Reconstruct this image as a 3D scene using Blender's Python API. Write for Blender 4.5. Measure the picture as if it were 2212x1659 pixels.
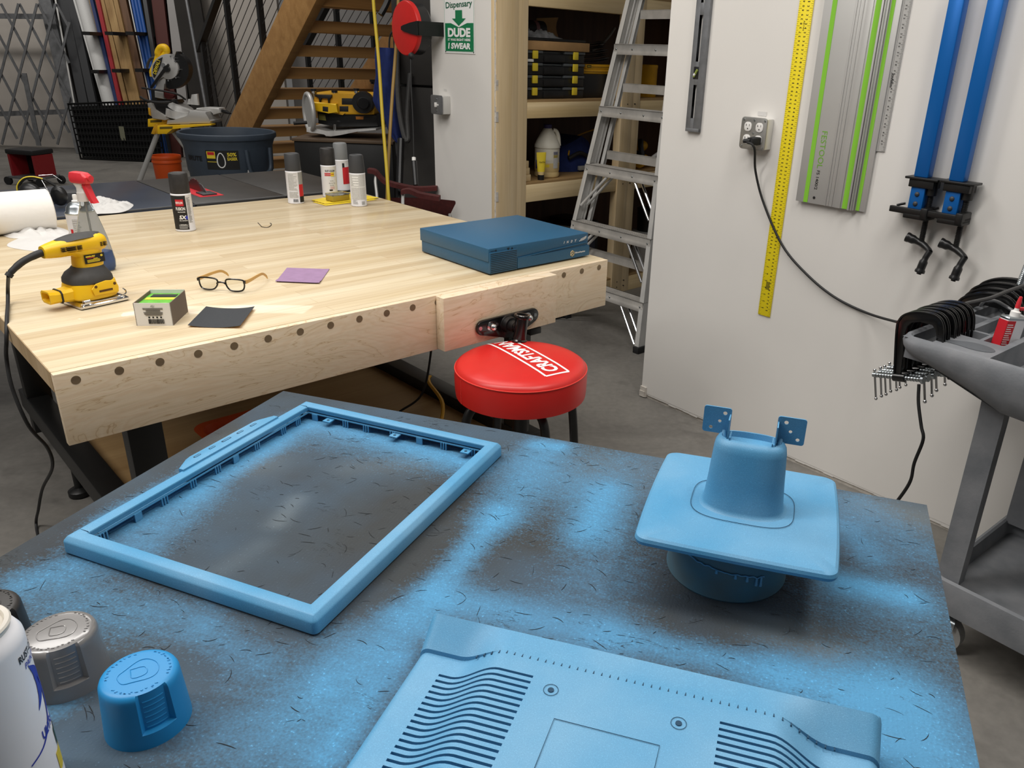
import bpy, bmesh, math, random
import numpy as np
from mathutils import Matrix, Vector, noise as mnoise
random.seed(7)
PI = math.pi
for o in list(bpy.data.objects): bpy.data.objects.remove(o, do_unlink=True)
SC = bpy.context.scene
COL = SC.collection

# ------------------------------------------------------------ camera, world, lights, exposure
IW, IH = 2212, 1659
F_PX, PITCH, ROLL, SHX, SHY, CAM_H = 1691.1, 0.394, 0.038, 122.4, -6.3, 1.40
_c, _s = math.cos, math.sin
C_F = Vector((0, _c(PITCH), -_s(PITCH)))
_U = Vector((0, _s(PITCH), _c(PITCH))); _X = Vector((1, 0, 0))
C_R = _c(ROLL)*_X + _s(ROLL)*_U
C_U = -_s(ROLL)*_X + _c(ROLL)*_U
cd = bpy.data.cameras.new('camera'); cam = bpy.data.objects.new('camera', cd); COL.objects.link(cam)
cam.matrix_world = Matrix(((C_R.x, C_U.x, -C_F.x, 0), (C_R.y, C_U.y, -C_F.y, 0), (C_R.z, C_U.z, -C_F.z, CAM_H), (0, 0, 0, 1)))
cd.sensor_fit = 'HORIZONTAL'; cd.sensor_width = 36; cd.lens = F_PX*36/IW
cd.shift_x = -SHX/IW; cd.shift_y = SHY/IW
cd.clip_start = 0.02; cd.clip_end = 60
SC.camera = cam

wd = bpy.data.worlds.new('shop'); SC.world = wd; wd.use_nodes = True
wd.node_tree.nodes['Background'].inputs[0].default_value = (1.0, 0.97, 0.93, 1)
wd.node_tree.nodes['Background'].inputs[1].default_value = 0.11

def lamp(name, loc, size, power, target=None, col=(1, 0.965, 0.92)):
    ld = bpy.data.lights.new(name, 'AREA'); ld.shape = 'RECTANGLE'; ld.size, ld.size_y = size
    ld.energy = power; ld.color = col
    o = bpy.data.objects.new(name, ld); COL.objects.link(o); o.location = loc
    if target:
        o.rotation_euler = (Vector(target)-Vector(loc)).to_track_quat('-Z', 'Y').to_euler()
    return o
lamp('ceiling_lamp_table', (-0.9, 1.0, 3.4), (2.6, 0.4), 55)
lamp('ceiling_lamp_bench', (-1.5, 2.7, 3.4), (2.6, 0.4), 43)
lamp('ceiling_lamp_left', (-3.0, 0.6, 3.4), (2.6, 0.4), 54)
lamp('ceiling_lamp_right', (1.05, 0.95, 3.4), (0.4, 1.6), 30)
lamp('fill_light_back', (-3.2, 5.8, 3.9), (2.6, 0.4), 46)  # added fill light to lift the stairs and hall, no fixture there
lamp('fill_light_far', (-6.0, 8.2, 3.9), (2.6, 0.4), 75, (-6.2, 11.0, 1.5))  # added fill light, tilted to brighten the back left wall
SC.view_settings.view_transform = 'Standard'; SC.view_settings.look = 'None'
SC.view_settings.gamma = 1.0; SC.view_settings.use_curve_mapping = False
SC.view_settings.exposure = 0.0

# ------------------------------------------------------------ geometry helpers
def ray(x, y): return C_F + (x-IW/2-SHX)/F_PX*C_R - (y-IH/2-SHY)/F_PX*C_U
CO = Vector((0, 0, CAM_H))
def at(x, y, z):
    d = ray(x, y); return CO + d*((z-CAM_H)/d.z)
def atd(x, y, D): return CO + ray(x, y)*D
def atp(x, y, p0, n):
    d = ray(x, y); return CO + d*((Vector(p0)-CO).dot(n)/d.dot(n))
def aty(x, y, Y):
    d = ray(x, y); return CO + d*(Y/d.y)
def frame(o, deg): return Matrix.Translation(Vector(o)) @ Matrix.Rotation(math.radians(deg), 4, 'Z')
def V(*a): return Vector(a)

def srgb(h):
    h = h.lstrip('#'); v = [int(h[i:i+2], 16)/255 for i in (0, 2, 4)]
    return tuple(x/12.92 if x <= .04045 else ((x+.055)/1.055)**2.4 for x in v)+(1,)

class MB:
    """collects shapes into one bmesh, then links it as ONE mesh object"""
    def __init__(s): s.b = bmesh.new(); s.mi = 0
    def _f(s, vs):
        try:
            f = s.b.faces.new(vs); f.material_index = s.mi; return f
        except ValueError: return None
    def v(s, p): return s.b.verts.new(p)
    def box(s, lo, hi, M=None, bev=0.0, seg=2):
        lo = Vector(lo); hi = Vector(hi); M = M or Matrix()
        vs = [s.v(M @ Vector((x, y, z))) for x in (lo.x, hi.x) for y in (lo.y, hi.y) for z in (lo.z, hi.z)]
        fs = [s._f([vs[i] for i in q]) for q in ((0, 1, 3, 2), (4, 6, 7, 5), (0, 4, 5, 1), (2, 3, 7, 6), (0, 2, 6, 4), (1, 5, 7, 3))]
        if bev:
            es = {e for f in fs for e in f.edges}
            bmesh.ops.bevel(s.b, geom=list(es), offset=bev, segments=seg, profile=.5, affect='EDGES', clamp_overlap=True)
        return s
    def cbox(s, c, size, M=None, bev=0.0, seg=2):
        c = Vector(c); h = Vector(size)/2; return s.box(c-h, c+h, M, bev, seg)
    def loft(s, rings, closed=True, cap0=True, cap1=True):
        R = [[s.v(p) for p in r] for r in rings]; n = len(R[0])
        for a, b in zip(R, R[1:]):
            for i in range(n if closed else n-1):
                j = (i+1) % n; s._f([a[i], a[j], b[j], b[i]])
        if cap0 and closed: s._f(R[0][::-1])
        if cap1 and closed: s._f(R[-1])
        return s
    def cyl(s, p0, p1, r0, r1=None, n=20, cap=True):
        p0 = Vector(p0); p1 = Vector(p1); r1 = r0 if r1 is None else r1
        d = (p1-p0).normalized(); a = d.orthogonal().normalized(); b = d.cross(a)
        ring = lambda p, r: [p+r*(math.cos(t)*a+math.sin(t)*b) for t in [2*PI*i/n for i in range(n)]]
        return s.loft([ring(p0, r0), ring(p1, r1)], True, cap, cap)
    def tube(s, pts, r, n=8, closed=False, smooth=0):
        pts = [Vector(p) for p in pts]
        if smooth: pts = spline(pts, smooth, closed)
        rs = r if isinstance(r, (list, tuple)) else None
        rings = []; prev = None; N = len(pts)
        for i, p in enumerate(pts):
            a = pts[i-1] if (i or closed) else p; c = pts[(i+1) % N] if (i < N-1 or closed) else p
            t = (c-a).normalized()
            if prev is None: u = t.orthogonal().normalized()
            else:
                u = prev-t*prev.dot(t)
                u = u.normalized() if u.length > 1e-6 else t.orthogonal().normalized()
            prev = u; w = t.cross(u)
            rr = (rs[min(len(rs)-1, int(round(i*(len(rs)-1)/max(1, N-1))))] if rs else r)
            rings.append([p+rr*(math.cos(k*2*PI/n)*u+math.sin(k*2*PI/n)*w) for k in range(n)])
        if closed: rings.append(rings[0])
        return s.loft(rings, True, not closed, not closed)
    def lathe(s, prof, n=40, M=None, cap0=True, cap1=True):
        M = M or Matrix()
        return s.loft([[M @ Vector((r*math.cos(2*PI*i/n), r*math.sin(2*PI*i/n), z)) for i in range(n)] for r, z in prof], True, cap0, cap1)
    def prism(s, poly, z0, z1, M=None, bev=0.0):
        M = M or Matrix()
        A = [s.v(M @ Vector((x, y, z0))) for x, y in poly]; B = [s.v(M @ Vector((x, y, z1))) for x, y in poly]
        n = len(poly); fs = [s._f(A[::-1]), s._f(B)]
        for i in range(n): fs.append(s._f([A[i], A[(i+1) % n], B[(i+1) % n], B[i]]))
        if bev:
            es = list(fs[1].edges)+list(fs[0].edges)
            bmesh.ops.bevel(s.b, geom=es, offset=bev, segments=2, profile=.5, affect='EDGES', clamp_overlap=True)
        return s
    def grid(s, fn, nu, nv, mifn=None):
        P = [[s.v(fn(i/nu, j/nv)) for j in range(nv+1)] for i in range(nu+1)]
        for i in range(nu):
            for j in range(nv):
                f = s._f([P[i][j], P[i+1][j], P[i+1][j+1], P[i][j+1]])
                if mifn and f: f.material_index = mifn((i+.5)/nu, (j+.5)/nv)
        return s
    def sphere(s, c, r, n=16, sc=(1, 1, 1)):
        c = Vector(c); m = max(6, n//2)
        rings = []
        for i in range(m+1):
            t = PI*(i/m); e = max(1e-4, math.sin(t))
            rings.append([c+Vector((r*sc[0]*e*math.cos(2*PI*k/n), r*sc[1]*e*math.sin(2*PI*k/n), -r*sc[2]*math.cos(t))) for k in range(n)])
        return s.loft(rings)
    def quad(s, a, b, c, d): s._f([s.v(a), s.v(b), s.v(c), s.v(d)]); return s
    def build(s, name, mat, parent=None, ang=35, recalc=True):
        b = s.b
        bmesh.ops.remove_doubles(b, verts=b.verts, dist=1e-6)
        if recalc: bmesh.ops.recalc_face_normals(b, faces=b.faces)
        la = math.radians(ang)
        for e in b.edges:
            if len(e.link_faces) == 2: e.smooth = e.calc_face_angle(0) < la
        for f in b.faces: f.smooth = True
        me = bpy.data.meshes.new(name); b.to_mesh(me); b.free()
        for m in (mat if isinstance(mat, (list, tuple)) else [mat]): me.materials.append(m)
        o = bpy.data.objects.new(name, me); COL.objects.link(o)
        if parent: o.parent = parent
        return o

def spline(pts, k=6, closed=False):
    P = [Vector(p) for p in pts]; N = len(P); out = []
    rng = range(N if closed else N-1)
    for i in rng:
        p0 = P[i-1] if (i or closed) else P[0]*2-P[1]
        p1, p2 = P[i], P[(i+1) % N]
        p3 = P[(i+2) % N] if (i+2 < N or closed) else P[-1]*2-P[-2]
        for j in range(k):
            t = j/k
            out.append(.5*((2*p1)+(p2-p0)*t+(2*p0-5*p1+4*p2-p3)*t*t+(3*p1-p0-3*p2+p3)*t**3))
    if not closed: out.append(P[-1])
    return out

def rrect(w, h, r, n=4, cx=0, cy=0):
    r = min(r, w/2-1e-5, h/2-1e-5); out = []
    for (sx, sy, a0) in ((1, 1, 0), (-1, 1, 90), (-1, -1, 180), (1, -1, 270)):
        for i in range(n+1):
            a = math.radians(a0+90*i/n)
            out.append((cx+sx*(w/2-r)+r*math.cos(a), cy+sy*(h/2-r)+r*math.sin(a)))
    return out

def thing(name, label, cat, loc=(0, 0, 0), rotz=0, group=None, M=None):
    o = bpy.data.objects.new(name, None); COL.objects.link(o); o.empty_display_size = .05
    if M is not None: o.matrix_world = M
    else: o.location = loc; o.rotation_euler = (0, 0, math.radians(rotz))
    o['label'] = label; o['category'] = cat
    if group: o['group'] = group
    return o
def tag(o, label, cat, group=None, kind=None):
    o['label'] = label; o['category'] = cat
    if group: o['group'] = group
    if kind: o['kind'] = kind
    return o
def struct(o, label, cat='structure'):
    o['kind'] = 'structure'; o['label'] = label; o['category'] = cat; return o
def dup(root, M, label=None, name=None):
    r = root.copy(); COL.objects.link(r); r.matrix_world = M
    if label: r['label'] = label
    for ch in list(root.children):
        c = ch.copy(); COL.objects.link(c); c.parent = r; c.matrix_parent_inverse = ch.matrix_parent_inverse.copy()
        for g in list(ch.children):
            d = g.copy(); COL.objects.link(d); d.parent = c
    return r

def text_mesh(txt, size=1.0, bold=0.0, shear=0.0, spacing=1.0):
    cu = bpy.data.curves.new('t', 'FONT'); cu.body = txt; cu.size = size; cu.align_x = 'CENTER'; cu.align_y = 'CENTER'
    cu.offset = bold*size; cu.shear = shear; cu.space_character = spacing; cu.resolution_u = 3
    o = bpy.data.objects.new('t', cu); COL.objects.link(o)
    dg = bpy.context.evaluated_depsgraph_get(); dg.update()
    me = bpy.data.meshes.new_from_object(o.evaluated_get(dg))
    bpy.data.objects.remove(o, do_unlink=True); bpy.data.curves.remove(cu)
    return me
def lettering(items, mat, parent, name='lettering', M=None, fn=None):
    """items: (text, cx, cy, width or None, height, rot_deg, bold, shear); drawn in the local XY plane, mapped by M or fn(x, y)"""
    b = bmesh.new()
    for it in items:
        txt, cx, cy, w, h, rot, bold, shear = (list(it)+[0, 0, 0])[:8]
        me = text_mesh(txt, 1.0, bold, shear)
        if not me.vertices: continue
        xs = [v.co.x for v in me.vertices]; ys = [v.co.y for v in me.vertices]
        x0, x1, y0, y1 = min(xs), max(xs), min(ys), max(ys)
        sy = h/(y1-y0) if y1 > y0 else 1; sx = (w/(x1-x0)) if w else sy
        ca, sa = math.cos(math.radians(rot)), math.sin(math.radians(rot))
        vs = []
        for v in me.vertices:
            x = (v.co.x-(x0+x1)/2)*sx; y = (v.co.y-(y0+y1)/2)*sy
            X, Y = cx+x*ca-y*sa, cy+x*sa+y*ca
            vs.append(b.verts.new(fn(X, Y) if fn else Vector((X, Y, 0))))
        for p in me.polygons:
            try: b.faces.new([vs[i] for i in p.vertices])
            except ValueError: pass
        bpy.data.meshes.remove(me)
    me = bpy.data.meshes.new(name); b.to_mesh(me); b.free(); me.materials.append(mat)
    o = bpy.data.objects.new(name, me); COL.objects.link(o); o.parent = parent
    if M is not None: o.matrix_local = M
    return o
def cylmap(r, a0=0.0, z0=0.0):
    """label coordinates -> the outside of an upright cylinder; x runs to the viewer's right when seen from direction a0"""
    return lambda x, y: Vector((r*math.cos(a0+x/r), r*math.sin(a0+x/r), z0+y))
def cyl_patch(mb, r, a0, x0, x1, z0, z1, n=None):
    n = n or max(2, int(abs(x1-x0)/r/0.15)+1)
    mb.grid(lambda u, v: Vector((r*math.cos(a0+(x0+(x1-x0)*u)/r), r*math.sin(a0+(x0+(x1-x0)*u)/r), z0+(z1-z0)*v)), n, 1)

# ------------------------------------------------------------ materials
def mat(name, col, rough=.5, metal=0.0, var=0.0, scale=20, bump=0.0, bscale=200, spec=.5, coat=0, emis=None, alpha=None, trans=0, stretch=None, var2=None):
    m = bpy.data.materials.new(name); m.use_nodes = True; nt = m.node_tree; p = nt.nodes['Principled BSDF']
    c = srgb(col) if isinstance(col, str) else col
    p.inputs['Base Color'].default_value = c; p.inputs['Roughness'].default_value = rough; p.inputs['Metallic'].default_value = metal
    p.inputs['Specular IOR Level'].default_value = spec
    if coat: p.inputs['Coat Weight'].default_value = coat; p.inputs['Coat Roughness'].default_value = .1
    if trans: p.inputs['Transmission Weight'].default_value = trans
    if alpha is not None: p.inputs['Alpha'].default_value = alpha
    tc = nt.nodes.new('ShaderNodeTexCoord')
    src = tc.outputs['Object']
    if stretch:
        mp = nt.nodes.new('ShaderNodeMapping'); mp.inputs['Scale'].default_value = stretch
        nt.links.new(src, mp.inputs[0]); src = mp.outputs[0]
    if var:
        n = nt.nodes.new('ShaderNodeTexNoise'); n.inputs['Scale'].default_value = scale; n.inputs['Detail'].default_value = 5
        nt.links.new(src, n.inputs['Vector'])
        r = nt.nodes.new('ShaderNodeValToRGB')
        r.color_ramp.elements[0].position = .3; r.color_ramp.elements[1].position = .7
        c2 = srgb(var2) if var2 else tuple(min(1, x*(1+var)) for x in c[:3])+(1,)
        c1 = c if var2 else tuple(x*(1-var) for x in c[:3])+(1,)
        r.color_ramp.elements[0].color = c1; r.color_ramp.elements[1].color = c2
        nt.links.new(n.outputs['Fac'], r.inputs[0]); nt.links.new(r.outputs[0], p.inputs['Base Color'])
    if bump:
        n2 = nt.nodes.new('ShaderNodeTexNoise'); n2.inputs['Scale'].default_value = bscale; n2.inputs['Detail'].default_value = 3
        nt.links.new(src, n2.inputs['Vector'])
        bp = nt.nodes.new('ShaderNodeBump'); bp.inputs['Strength'].default_value = bump; bp.inputs['Distance'].default_value = .002
        nt.links.new(n2.outputs['Fac'], bp.inputs['Height']); nt.links.new(bp.outputs[0], p.inputs['Normal'])
    return m

def nd(nt, t, **kw):
    n = nt.nodes.new(t)
    for k, v in kw.items():
        if hasattr(n, k) and not k.startswith('in_'): setattr(n, k, v)
    return n
def ramp(nt, stops, src=None):
    r = nt.nodes.new('ShaderNodeValToRGB'); e = r.color_ramp.elements
    while len(e) < len(stops): e.new(.5)
    for el, (p, c) in zip(e, stops): el.position = p; el.color = srgb(c) if isinstance(c, str) else c
    if src is not None: nt.links.new(src, r.inputs[0])
    return r
def mixc(nt, fac, a, b, mode='MIX'):
    m = nt.nodes.new('ShaderNodeMix'); m.data_type = 'RGBA'; m.blend_type = mode
    for s, v in ((0, fac), (6, a), (7, b)):
        if hasattr(v, 'links') or isinstance(v, bpy.types.NodeSocket): nt.links.new(v, m.inputs[s])
        else: m.inputs[s].default_value = v
    return m.outputs[2]
def tex(nt, kind, scale, vec, detail=4, dist=0, rough=.5):
    n = nt.nodes.new('ShaderNodeTexNoise' if kind == 'noise' else 'ShaderNodeTexVoronoi')
    n.inputs['Scale'].default_value = scale
    if kind == 'noise': n.inputs['Detail'].default_value = detail; n.inputs['Distortion'].default_value = dist; n.inputs['Roughness'].default_value = rough
    nt.links.new(vec, n.inputs['Vector']); return n
def mapping(nt, scale, vec=None, rot=(0, 0, 0)):
    mp = nt.nodes.new('ShaderNodeMapping'); mp.inputs['Scale'].default_value = scale; mp.inputs['Rotation'].default_value = rot
    if vec is None: vec = nt.nodes.new('ShaderNodeTexCoord').outputs['Object']
    nt.links.new(vec, mp.inputs[0]); return mp.outputs[0]

def wood(name, light, dark, axis=0, fine=1.0, knots=False, rough=.55, contrast=1.0, planks=None):
    """procedural wood; axis = grain direction; planks = (length, width) for edge-glued strips"""
    m = bpy.data.materials.new(name); m.use_nodes = True; nt = m.node_tree; p = nt.nodes['Principled BSDF']; p.inputs['Roughness'].default_value = rough
    sc = [14, 14, 14]; sc[axis] = .9
    v = mapping(nt, sc)
    n1 = tex(nt, 'noise', 1.3*fine, v, 6, .6)
    sc2 = [90, 90, 90]; sc2[axis] = 3
    n2 = tex(nt, 'noise', 1.2*fine, mapping(nt, sc2), 3)
    lo = .5-.22/contrast; hi = .5+.22/contrast
    r1 = ramp(nt, [(lo, dark), (hi, light)], n1.outputs['Fac'])
    r2 = ramp(nt, [(.35, (.88, .86, .83, 1)), (.6, (1, 1, 1, 1))], n2.outputs['Fac'])
    col = mixc(nt, .55, r1.outputs[0], r2.outputs[0], 'MULTIPLY')
    if planks:
        b = nt.nodes.new('ShaderNodeTexBrick'); b.inputs['Scale'].default_value = 1
        b.inputs['Brick Width'].default_value = planks[0]; b.inputs['Row Height'].default_value = planks[1]
        b.inputs['Mortar Size'].default_value = .0006; b.inputs['Color1'].default_value = (1, 1, 1, 1)
        b.inputs['Color2'].default_value = (.70, .60, .48, 1); b.inputs['Mortar'].default_value = (.7, .6, .5, 1); b.inputs['Bias'].default_value = -.45; b.offset = .37
        tcv = nt.nodes.new('ShaderNodeTexCoord').outputs['Object']; nt.links.new(tcv, b.inputs['Vector'])
        col = mixc(nt, .85, col, b.outputs['Color'], 'MULTIPLY')
    if knots:
        sk = [3.2, 3.2, 3.2]; sk[axis] = 1.6
        w = tex(nt, 'voronoi', 1.0, mapping(nt, sk))
        rk = ramp(nt, [(.0, (.25, .16, .09, 1)), (.05, (.55, .40, .26, 1)), (.10, (1, 1, 1, 1))], w.outputs['Distance'])
        col = mixc(nt, .9, col, rk.outputs[0], 'MULTIPLY')
    nt.links.new(col, p.inputs['Base Color'])
    return m

M = {}
M['white_wall'] = mat('painted_drywall', '#e4e1dc', .75, var=.03, scale=2.2, bump=.05, bscale=60)
M['drywall_edge'] = mat('torn_drywall_edge', '#c9c3ba', .9, var=.15, scale=60, bump=.6, bscale=120)
M['panel'] = mat('back_panel', '#b3aca4', .6, var=.10, scale=1.2, stretch=(1, 1, .3))
M['back_metal'] = mat('corrugated_siding', '#8d8a88', .6, var=.06, scale=2)
M['dark'] = mat('dark_board', '#221f1c', .9, var=.2, scale=4)  # near-black brown for boards, closet sides and rack backing
M['black'] = mat('black_powder_coat', '#141414', .42, var=.15, scale=30)
M['black_plastic'] = mat('black_plastic', '#19191a', .35)
M['black_gloss'] = mat('black_enamel', '#0b0b0c', .22, coat=.3)
M['black_rubber'] = mat('black_rubber', '#1d1d1e', .6)
M['rubber_grey'] = mat('grey_black_rubber', '#3c3b3a', .65, var=.15, scale=60)
M['charcoal'] = mat('charcoal_cap', '#3a3b3d', .5)
M['chrome'] = mat('chrome', '#d9d9da', .14, 1.0)
M['zinc'] = mat('zinc_plate', '#a9b0b4', .28, 1.0, var=.1, scale=40)
M['alu'] = mat('aluminium', '#d9d8d5', .42, .3, var=.12, scale=25, stretch=(1, 1, .2))
M['alu_dull'] = mat('dull_aluminium', '#b5b2ad', .5, .4, var=.16, scale=14)
M['alu_paint'] = mat('silver_rail', '#c0bfbc', .45, .35, var=.03, scale=6)
M['steel_gray'] = mat('grey_steel', '#7f8082', .45, .6, var=.15, scale=20)
M['yellow'] = mat('tool_yellow', '#f4c316', .42, var=.04, scale=15)
M['yellow_dull'] = mat('tool_yellow_dull', '#d9a21b', .5, var=.08, scale=20)
M['ruler_yellow'] = mat('ruler_yellow', '#f2dc1c', .5, var=.03, scale=12)
M['blue_clamp'] = mat('blue_anodised', '#0a66b8', .35, .35)
M['red'] = mat('red_vinyl', '#cf2420', .36, spec=.5, var=.03, scale=20)
M['red_plastic'] = mat('red_plastic', '#d8303a', .4)
M['red_dark'] = mat('red_fabric', '#4f1c1a', .85, var=.2, scale=60)
M['orange'] = mat('orange_plastic', '#d4510f', .5)
M['white'] = mat('white_paint', '#eceae6', .45)
M['white_gloss'] = mat('white_can', '#e6e6ea', .3)
M['print_white'] = mat('white_print', '#f2f2f0', .5)
M['print_black'] = mat('black_print', '#151515', .6)
M['print_grey'] = mat('grey_print', '#9a9a98', .6)
M['print_pale'] = mat('pale_print', '#c4c4c2', .6, var=.25, scale=500)
M['print_red'] = mat('red_print', '#c8202c', .5)
M['print_blue'] = mat('blue_print', '#2c3aa8', .5)
M['print_green'] = mat('green_print', '#117a4c', .5)
M['print_yellow'] = mat('yellow_print', '#e8cf38', .5)
M['green'] = mat('lime_strip', '#86c83a', .45)
M['paper'] = mat('paper', '#d2d0cd', .85, var=.03, scale=12, bump=.3, bscale=60)
M['paper_towel'] = mat('quilted_paper', '#efece6', .9, bump=.5, bscale=45)
M['cardboard'] = mat('cardboard', '#b08a5c', .8, var=.08, scale=20)
M['cart'] = mat('grey_structural_foam', '#6c7075', .6, var=.14, scale=14, var2='#84868a', bump=.15, bscale=180)
M['indy'] = mat('teal_blue_case', '#27597a', .42, var=.06, scale=250, bump=.12, bscale=900)
M['bucket_blue'] = mat('grey_blue_bin', '#3f4a57', .55, var=.12, scale=10)
M['blue_cloth'] = mat('navy_cloth', '#1b2c66', .9, var=.2, scale=30)
M['fridge'] = mat('fridge_black', '#3a3836', .4, var=.1, scale=3)
M['sandpaper'] = mat('black_sandpaper', '#34373b', .8, var=.12, scale=300, bump=.3, bscale=900)
M['purple'] = mat('purple_sandpaper', '#9d7ea0', .8, var=.08, scale=40)
M['yellow_paper'] = mat('yellow_sheet', '#e6c92a', .6, var=.05, scale=40)
M['clear'] = mat('clear_plastic', '#c6caca', .10, trans=.92)
M['clear'].node_tree.nodes['Principled BSDF'].inputs['IOR'].default_value = 1.06
M['lens'] = mat('lens', '#f6f8f6', .03, trans=1.0)
M['lens'].node_tree.nodes['Principled BSDF'].inputs['IOR'].default_value = 1.03
M['blue_fluid'] = mat('blue_fluid', '#1f62b8', .2, trans=.3)
M['jug'] = mat('milky_jug', '#e2decf', .45, var=.05, scale=8)
M['glue'] = mat('yellow_glue', '#dcc48c', .5)
M['tan_wood_print'] = mat('bamboo', '#d3a862', .5, var=.08, scale=40)
M['plywood'] = wood('plywood_shelf', '#b39467', '#9c7c50', 0, .6)
M['pine'] = wood('pine_stud', '#f2dcb6', '#dfc495', 2, .8, knots=True)
M['pine_h'] = wood('pine_board', '#ecd6ac', '#d6bc8a', 0, .8)
M['stair_wood'] = wood('stair_timber', '#c4965c', '#a87b46', 0, .6)
M['old_wood'] = wood('stored_lumber', '#a98a5a', '#8c6c40', 2, .7)
M['brown_wood'] = wood('stored_brown_lumber', '#6a4b31', '#4d3421', 2, .7)
M['bench_top'] = wood('butcher_block', '#dfd1b4', '#cbb58e', 0, .9, rough=.5, contrast=1.0, planks=(.62, .042))
M['bench_top'].node_tree.nodes['Principled BSDF'].inputs['Coat Weight'].default_value = .15
M['bench_end'] = wood('butcher_block_end', '#cdb28c', '#b0936a', 2, .8, planks=None)

def bench_front():
    m = bpy.data.materials.new('maple_veneer'); m.use_nodes = True; nt = m.node_tree; p = nt.nodes['Principled BSDF']; p.inputs['Roughness'].default_value = .45
    v = mapping(nt, (2.2, 2.2, 7))
    n = tex(nt, 'noise', 1.1, v, 5, 1.1)
    mt = nt.nodes.new('ShaderNodeMath'); mt.operation = 'PINGPONG'; mt.inputs[1].default_value = .05
    nt.links.new(n.outputs['Fac'], mt.inputs[0])
    mr = nt.nodes.new('ShaderNodeMath'); mr.operation = 'MULTIPLY'; mr.inputs[1].default_value = 20; nt.links.new(mt.outputs[0], mr.inputs[0])
    r = ramp(nt, [(0, '#d0b08a'), (.06, '#ead3b2'), (.5, '#f0dcc0'), (1, '#ebd2b2')], mr.outputs[0])
    n2 = tex(nt, 'noise', 1, mapping(nt, (4, 4, 120)), 2)
    r2 = ramp(nt, [(.3, (.88, .86, .82, 1)), (.65, (1, 1, 1, 1))], n2.outputs['Fac'])
    col = mixc(nt, .7, r.outputs[0], r2.outputs[0], 'MULTIPLY')
    nt.links.new(col, p.inputs['Base Color']); return m
M['bench_front'] = bench_front()

def blue_paint(name, base='#4a94c0', dusty='#86b0cc', amt=.5, rough=.5):
    m = bpy.data.materials.new(name); m.use_nodes = True; nt = m.node_tree; p = nt.nodes['Principled BSDF']; p.inputs['Roughness'].default_value = rough
    tc = nt.nodes.new('ShaderNodeTexCoord').outputs['Object']
    n1 = tex(nt, 'noise', 9, tc, 4); n2 = tex(nt, 'noise', 1100, tc, 2)
    r1 = ramp(nt, [(.35, (0, 0, 0, 1)), (.75, (amt, amt, amt, 1))], n1.outputs['Fac'])
    c = mixc(nt, r1.outputs[0], srgb(base), srgb(dusty))
    r2 = ramp(nt, [(.35, (.86, .88, .9, 1)), (.62, (1.0, 1.0, 1.0, 1)), (.74, (1.35, 1.3, 1.25, 1))], n2.outputs['Fac'])
    c = mixc(nt, .8, c, r2.outputs[0], 'MULTIPLY')
    nt.links.new(c, p.inputs['Base Color'])
    bp = nt.nodes.new('ShaderNodeBump'); bp.inputs['Strength'].default_value = .12; bp.inputs['Distance'].default_value = .001
    nt.links.new(n2.outputs['Fac'], bp.inputs['Height']); nt.links.new(bp.outputs[0], p.inputs['Normal'])
    return m
M['blue'] = blue_paint('sprayed_blue')
M['blue_cap'] = mat('blue_cap_plastic', '#1e86c2', .42)
M['blue_recess_shade'] = mat('recess_shade_blue', '#0d3c58', .7)  # dark blue painted for the shade inside slots, holes and grooves

def floor_mat():
    m = bpy.data.materials.new('concrete'); m.use_nodes = True; nt = m.node_tree; p = nt.nodes['Principled BSDF']; p.inputs['Roughness'].default_value = .55
    tc = nt.nodes.new('ShaderNodeTexCoord').outputs['Object']
    n1 = tex(nt, 'noise', 1.4, tc, 8, .8, .65); n2 = tex(nt, 'noise', 40, tc, 4)
    r1 = ramp(nt, [(.3, '#5f5c58'), (.48, '#787570'), (.7, '#8a867f')], n1.outputs['Fac'])
    r2 = ramp(nt, [(.3, (.85, .85, .85, 1)), (.7, (1.05, 1.05, 1.05, 1))], n2.outputs['Fac'])
    c = mixc(nt, .8, r1.outputs[0], r2.outputs[0], 'MULTIPLY')
    n3 = tex(nt, 'noise', 3.5, tc, 6, 1.5); r3 = ramp(nt, [(.62, (1, 1, 1, 1)), (.74, (.55, .55, .55, 1))], n3.outputs['Fac'])
    c = mixc(nt, .6, c, r3.outputs[0], 'MULTIPLY')
    nt.links.new(c, p.inputs['Base Color']); return m
M['floor'] = floor_mat()
M['crate_black'] = mat('crate_black', '#0d0d0d', .7, spec=.15)
# ------------------------------------------------------------ frames of the place
FW = frame((.328, 3.228, 0), -47.5)          # pegged tool wall: x along it, front faces -y
FB = frame((-.998, 1.388, 0), 44.9)          # workbench: x along its front, y away
FT = frame((-.465, 1.193, 0), -16.9)         # spray table: x along the far edge, y away
ZB, ZT = .795, .865
Q = atd(1072, 300, 4.0); Q.z = 0
FC = frame(Q, 45)                            # closet: x along its front, front faces -y
FK = frame(Q, -47.5)                         # sign wall: runs along -x
FG = frame((-3.2, 8.6, 0), 0)
def loc(M4, P): return M4.inverted() @ P
def onp(M4, x, y, yl=0.0):                   # point of the local plane y = yl seen at photo pixel x, y, in local coordinates
    n = M4.to_3x3() @ Vector((0, 1, 0)); p0 = M4 @ Vector((0, yl, 0))
    return loc(M4, atp(x, y, p0, n))
def bl(x, y, z=ZB): return loc(FB, at(x, y, z))
def tl(x, y, z=ZT): return loc(FT, at(x, y, z))

def wbuild(mb, name, m, M4, parent=None, ang=35):
    o = mb.build(name, m, parent, ang)
    o.matrix_world = M4
    return o
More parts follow.
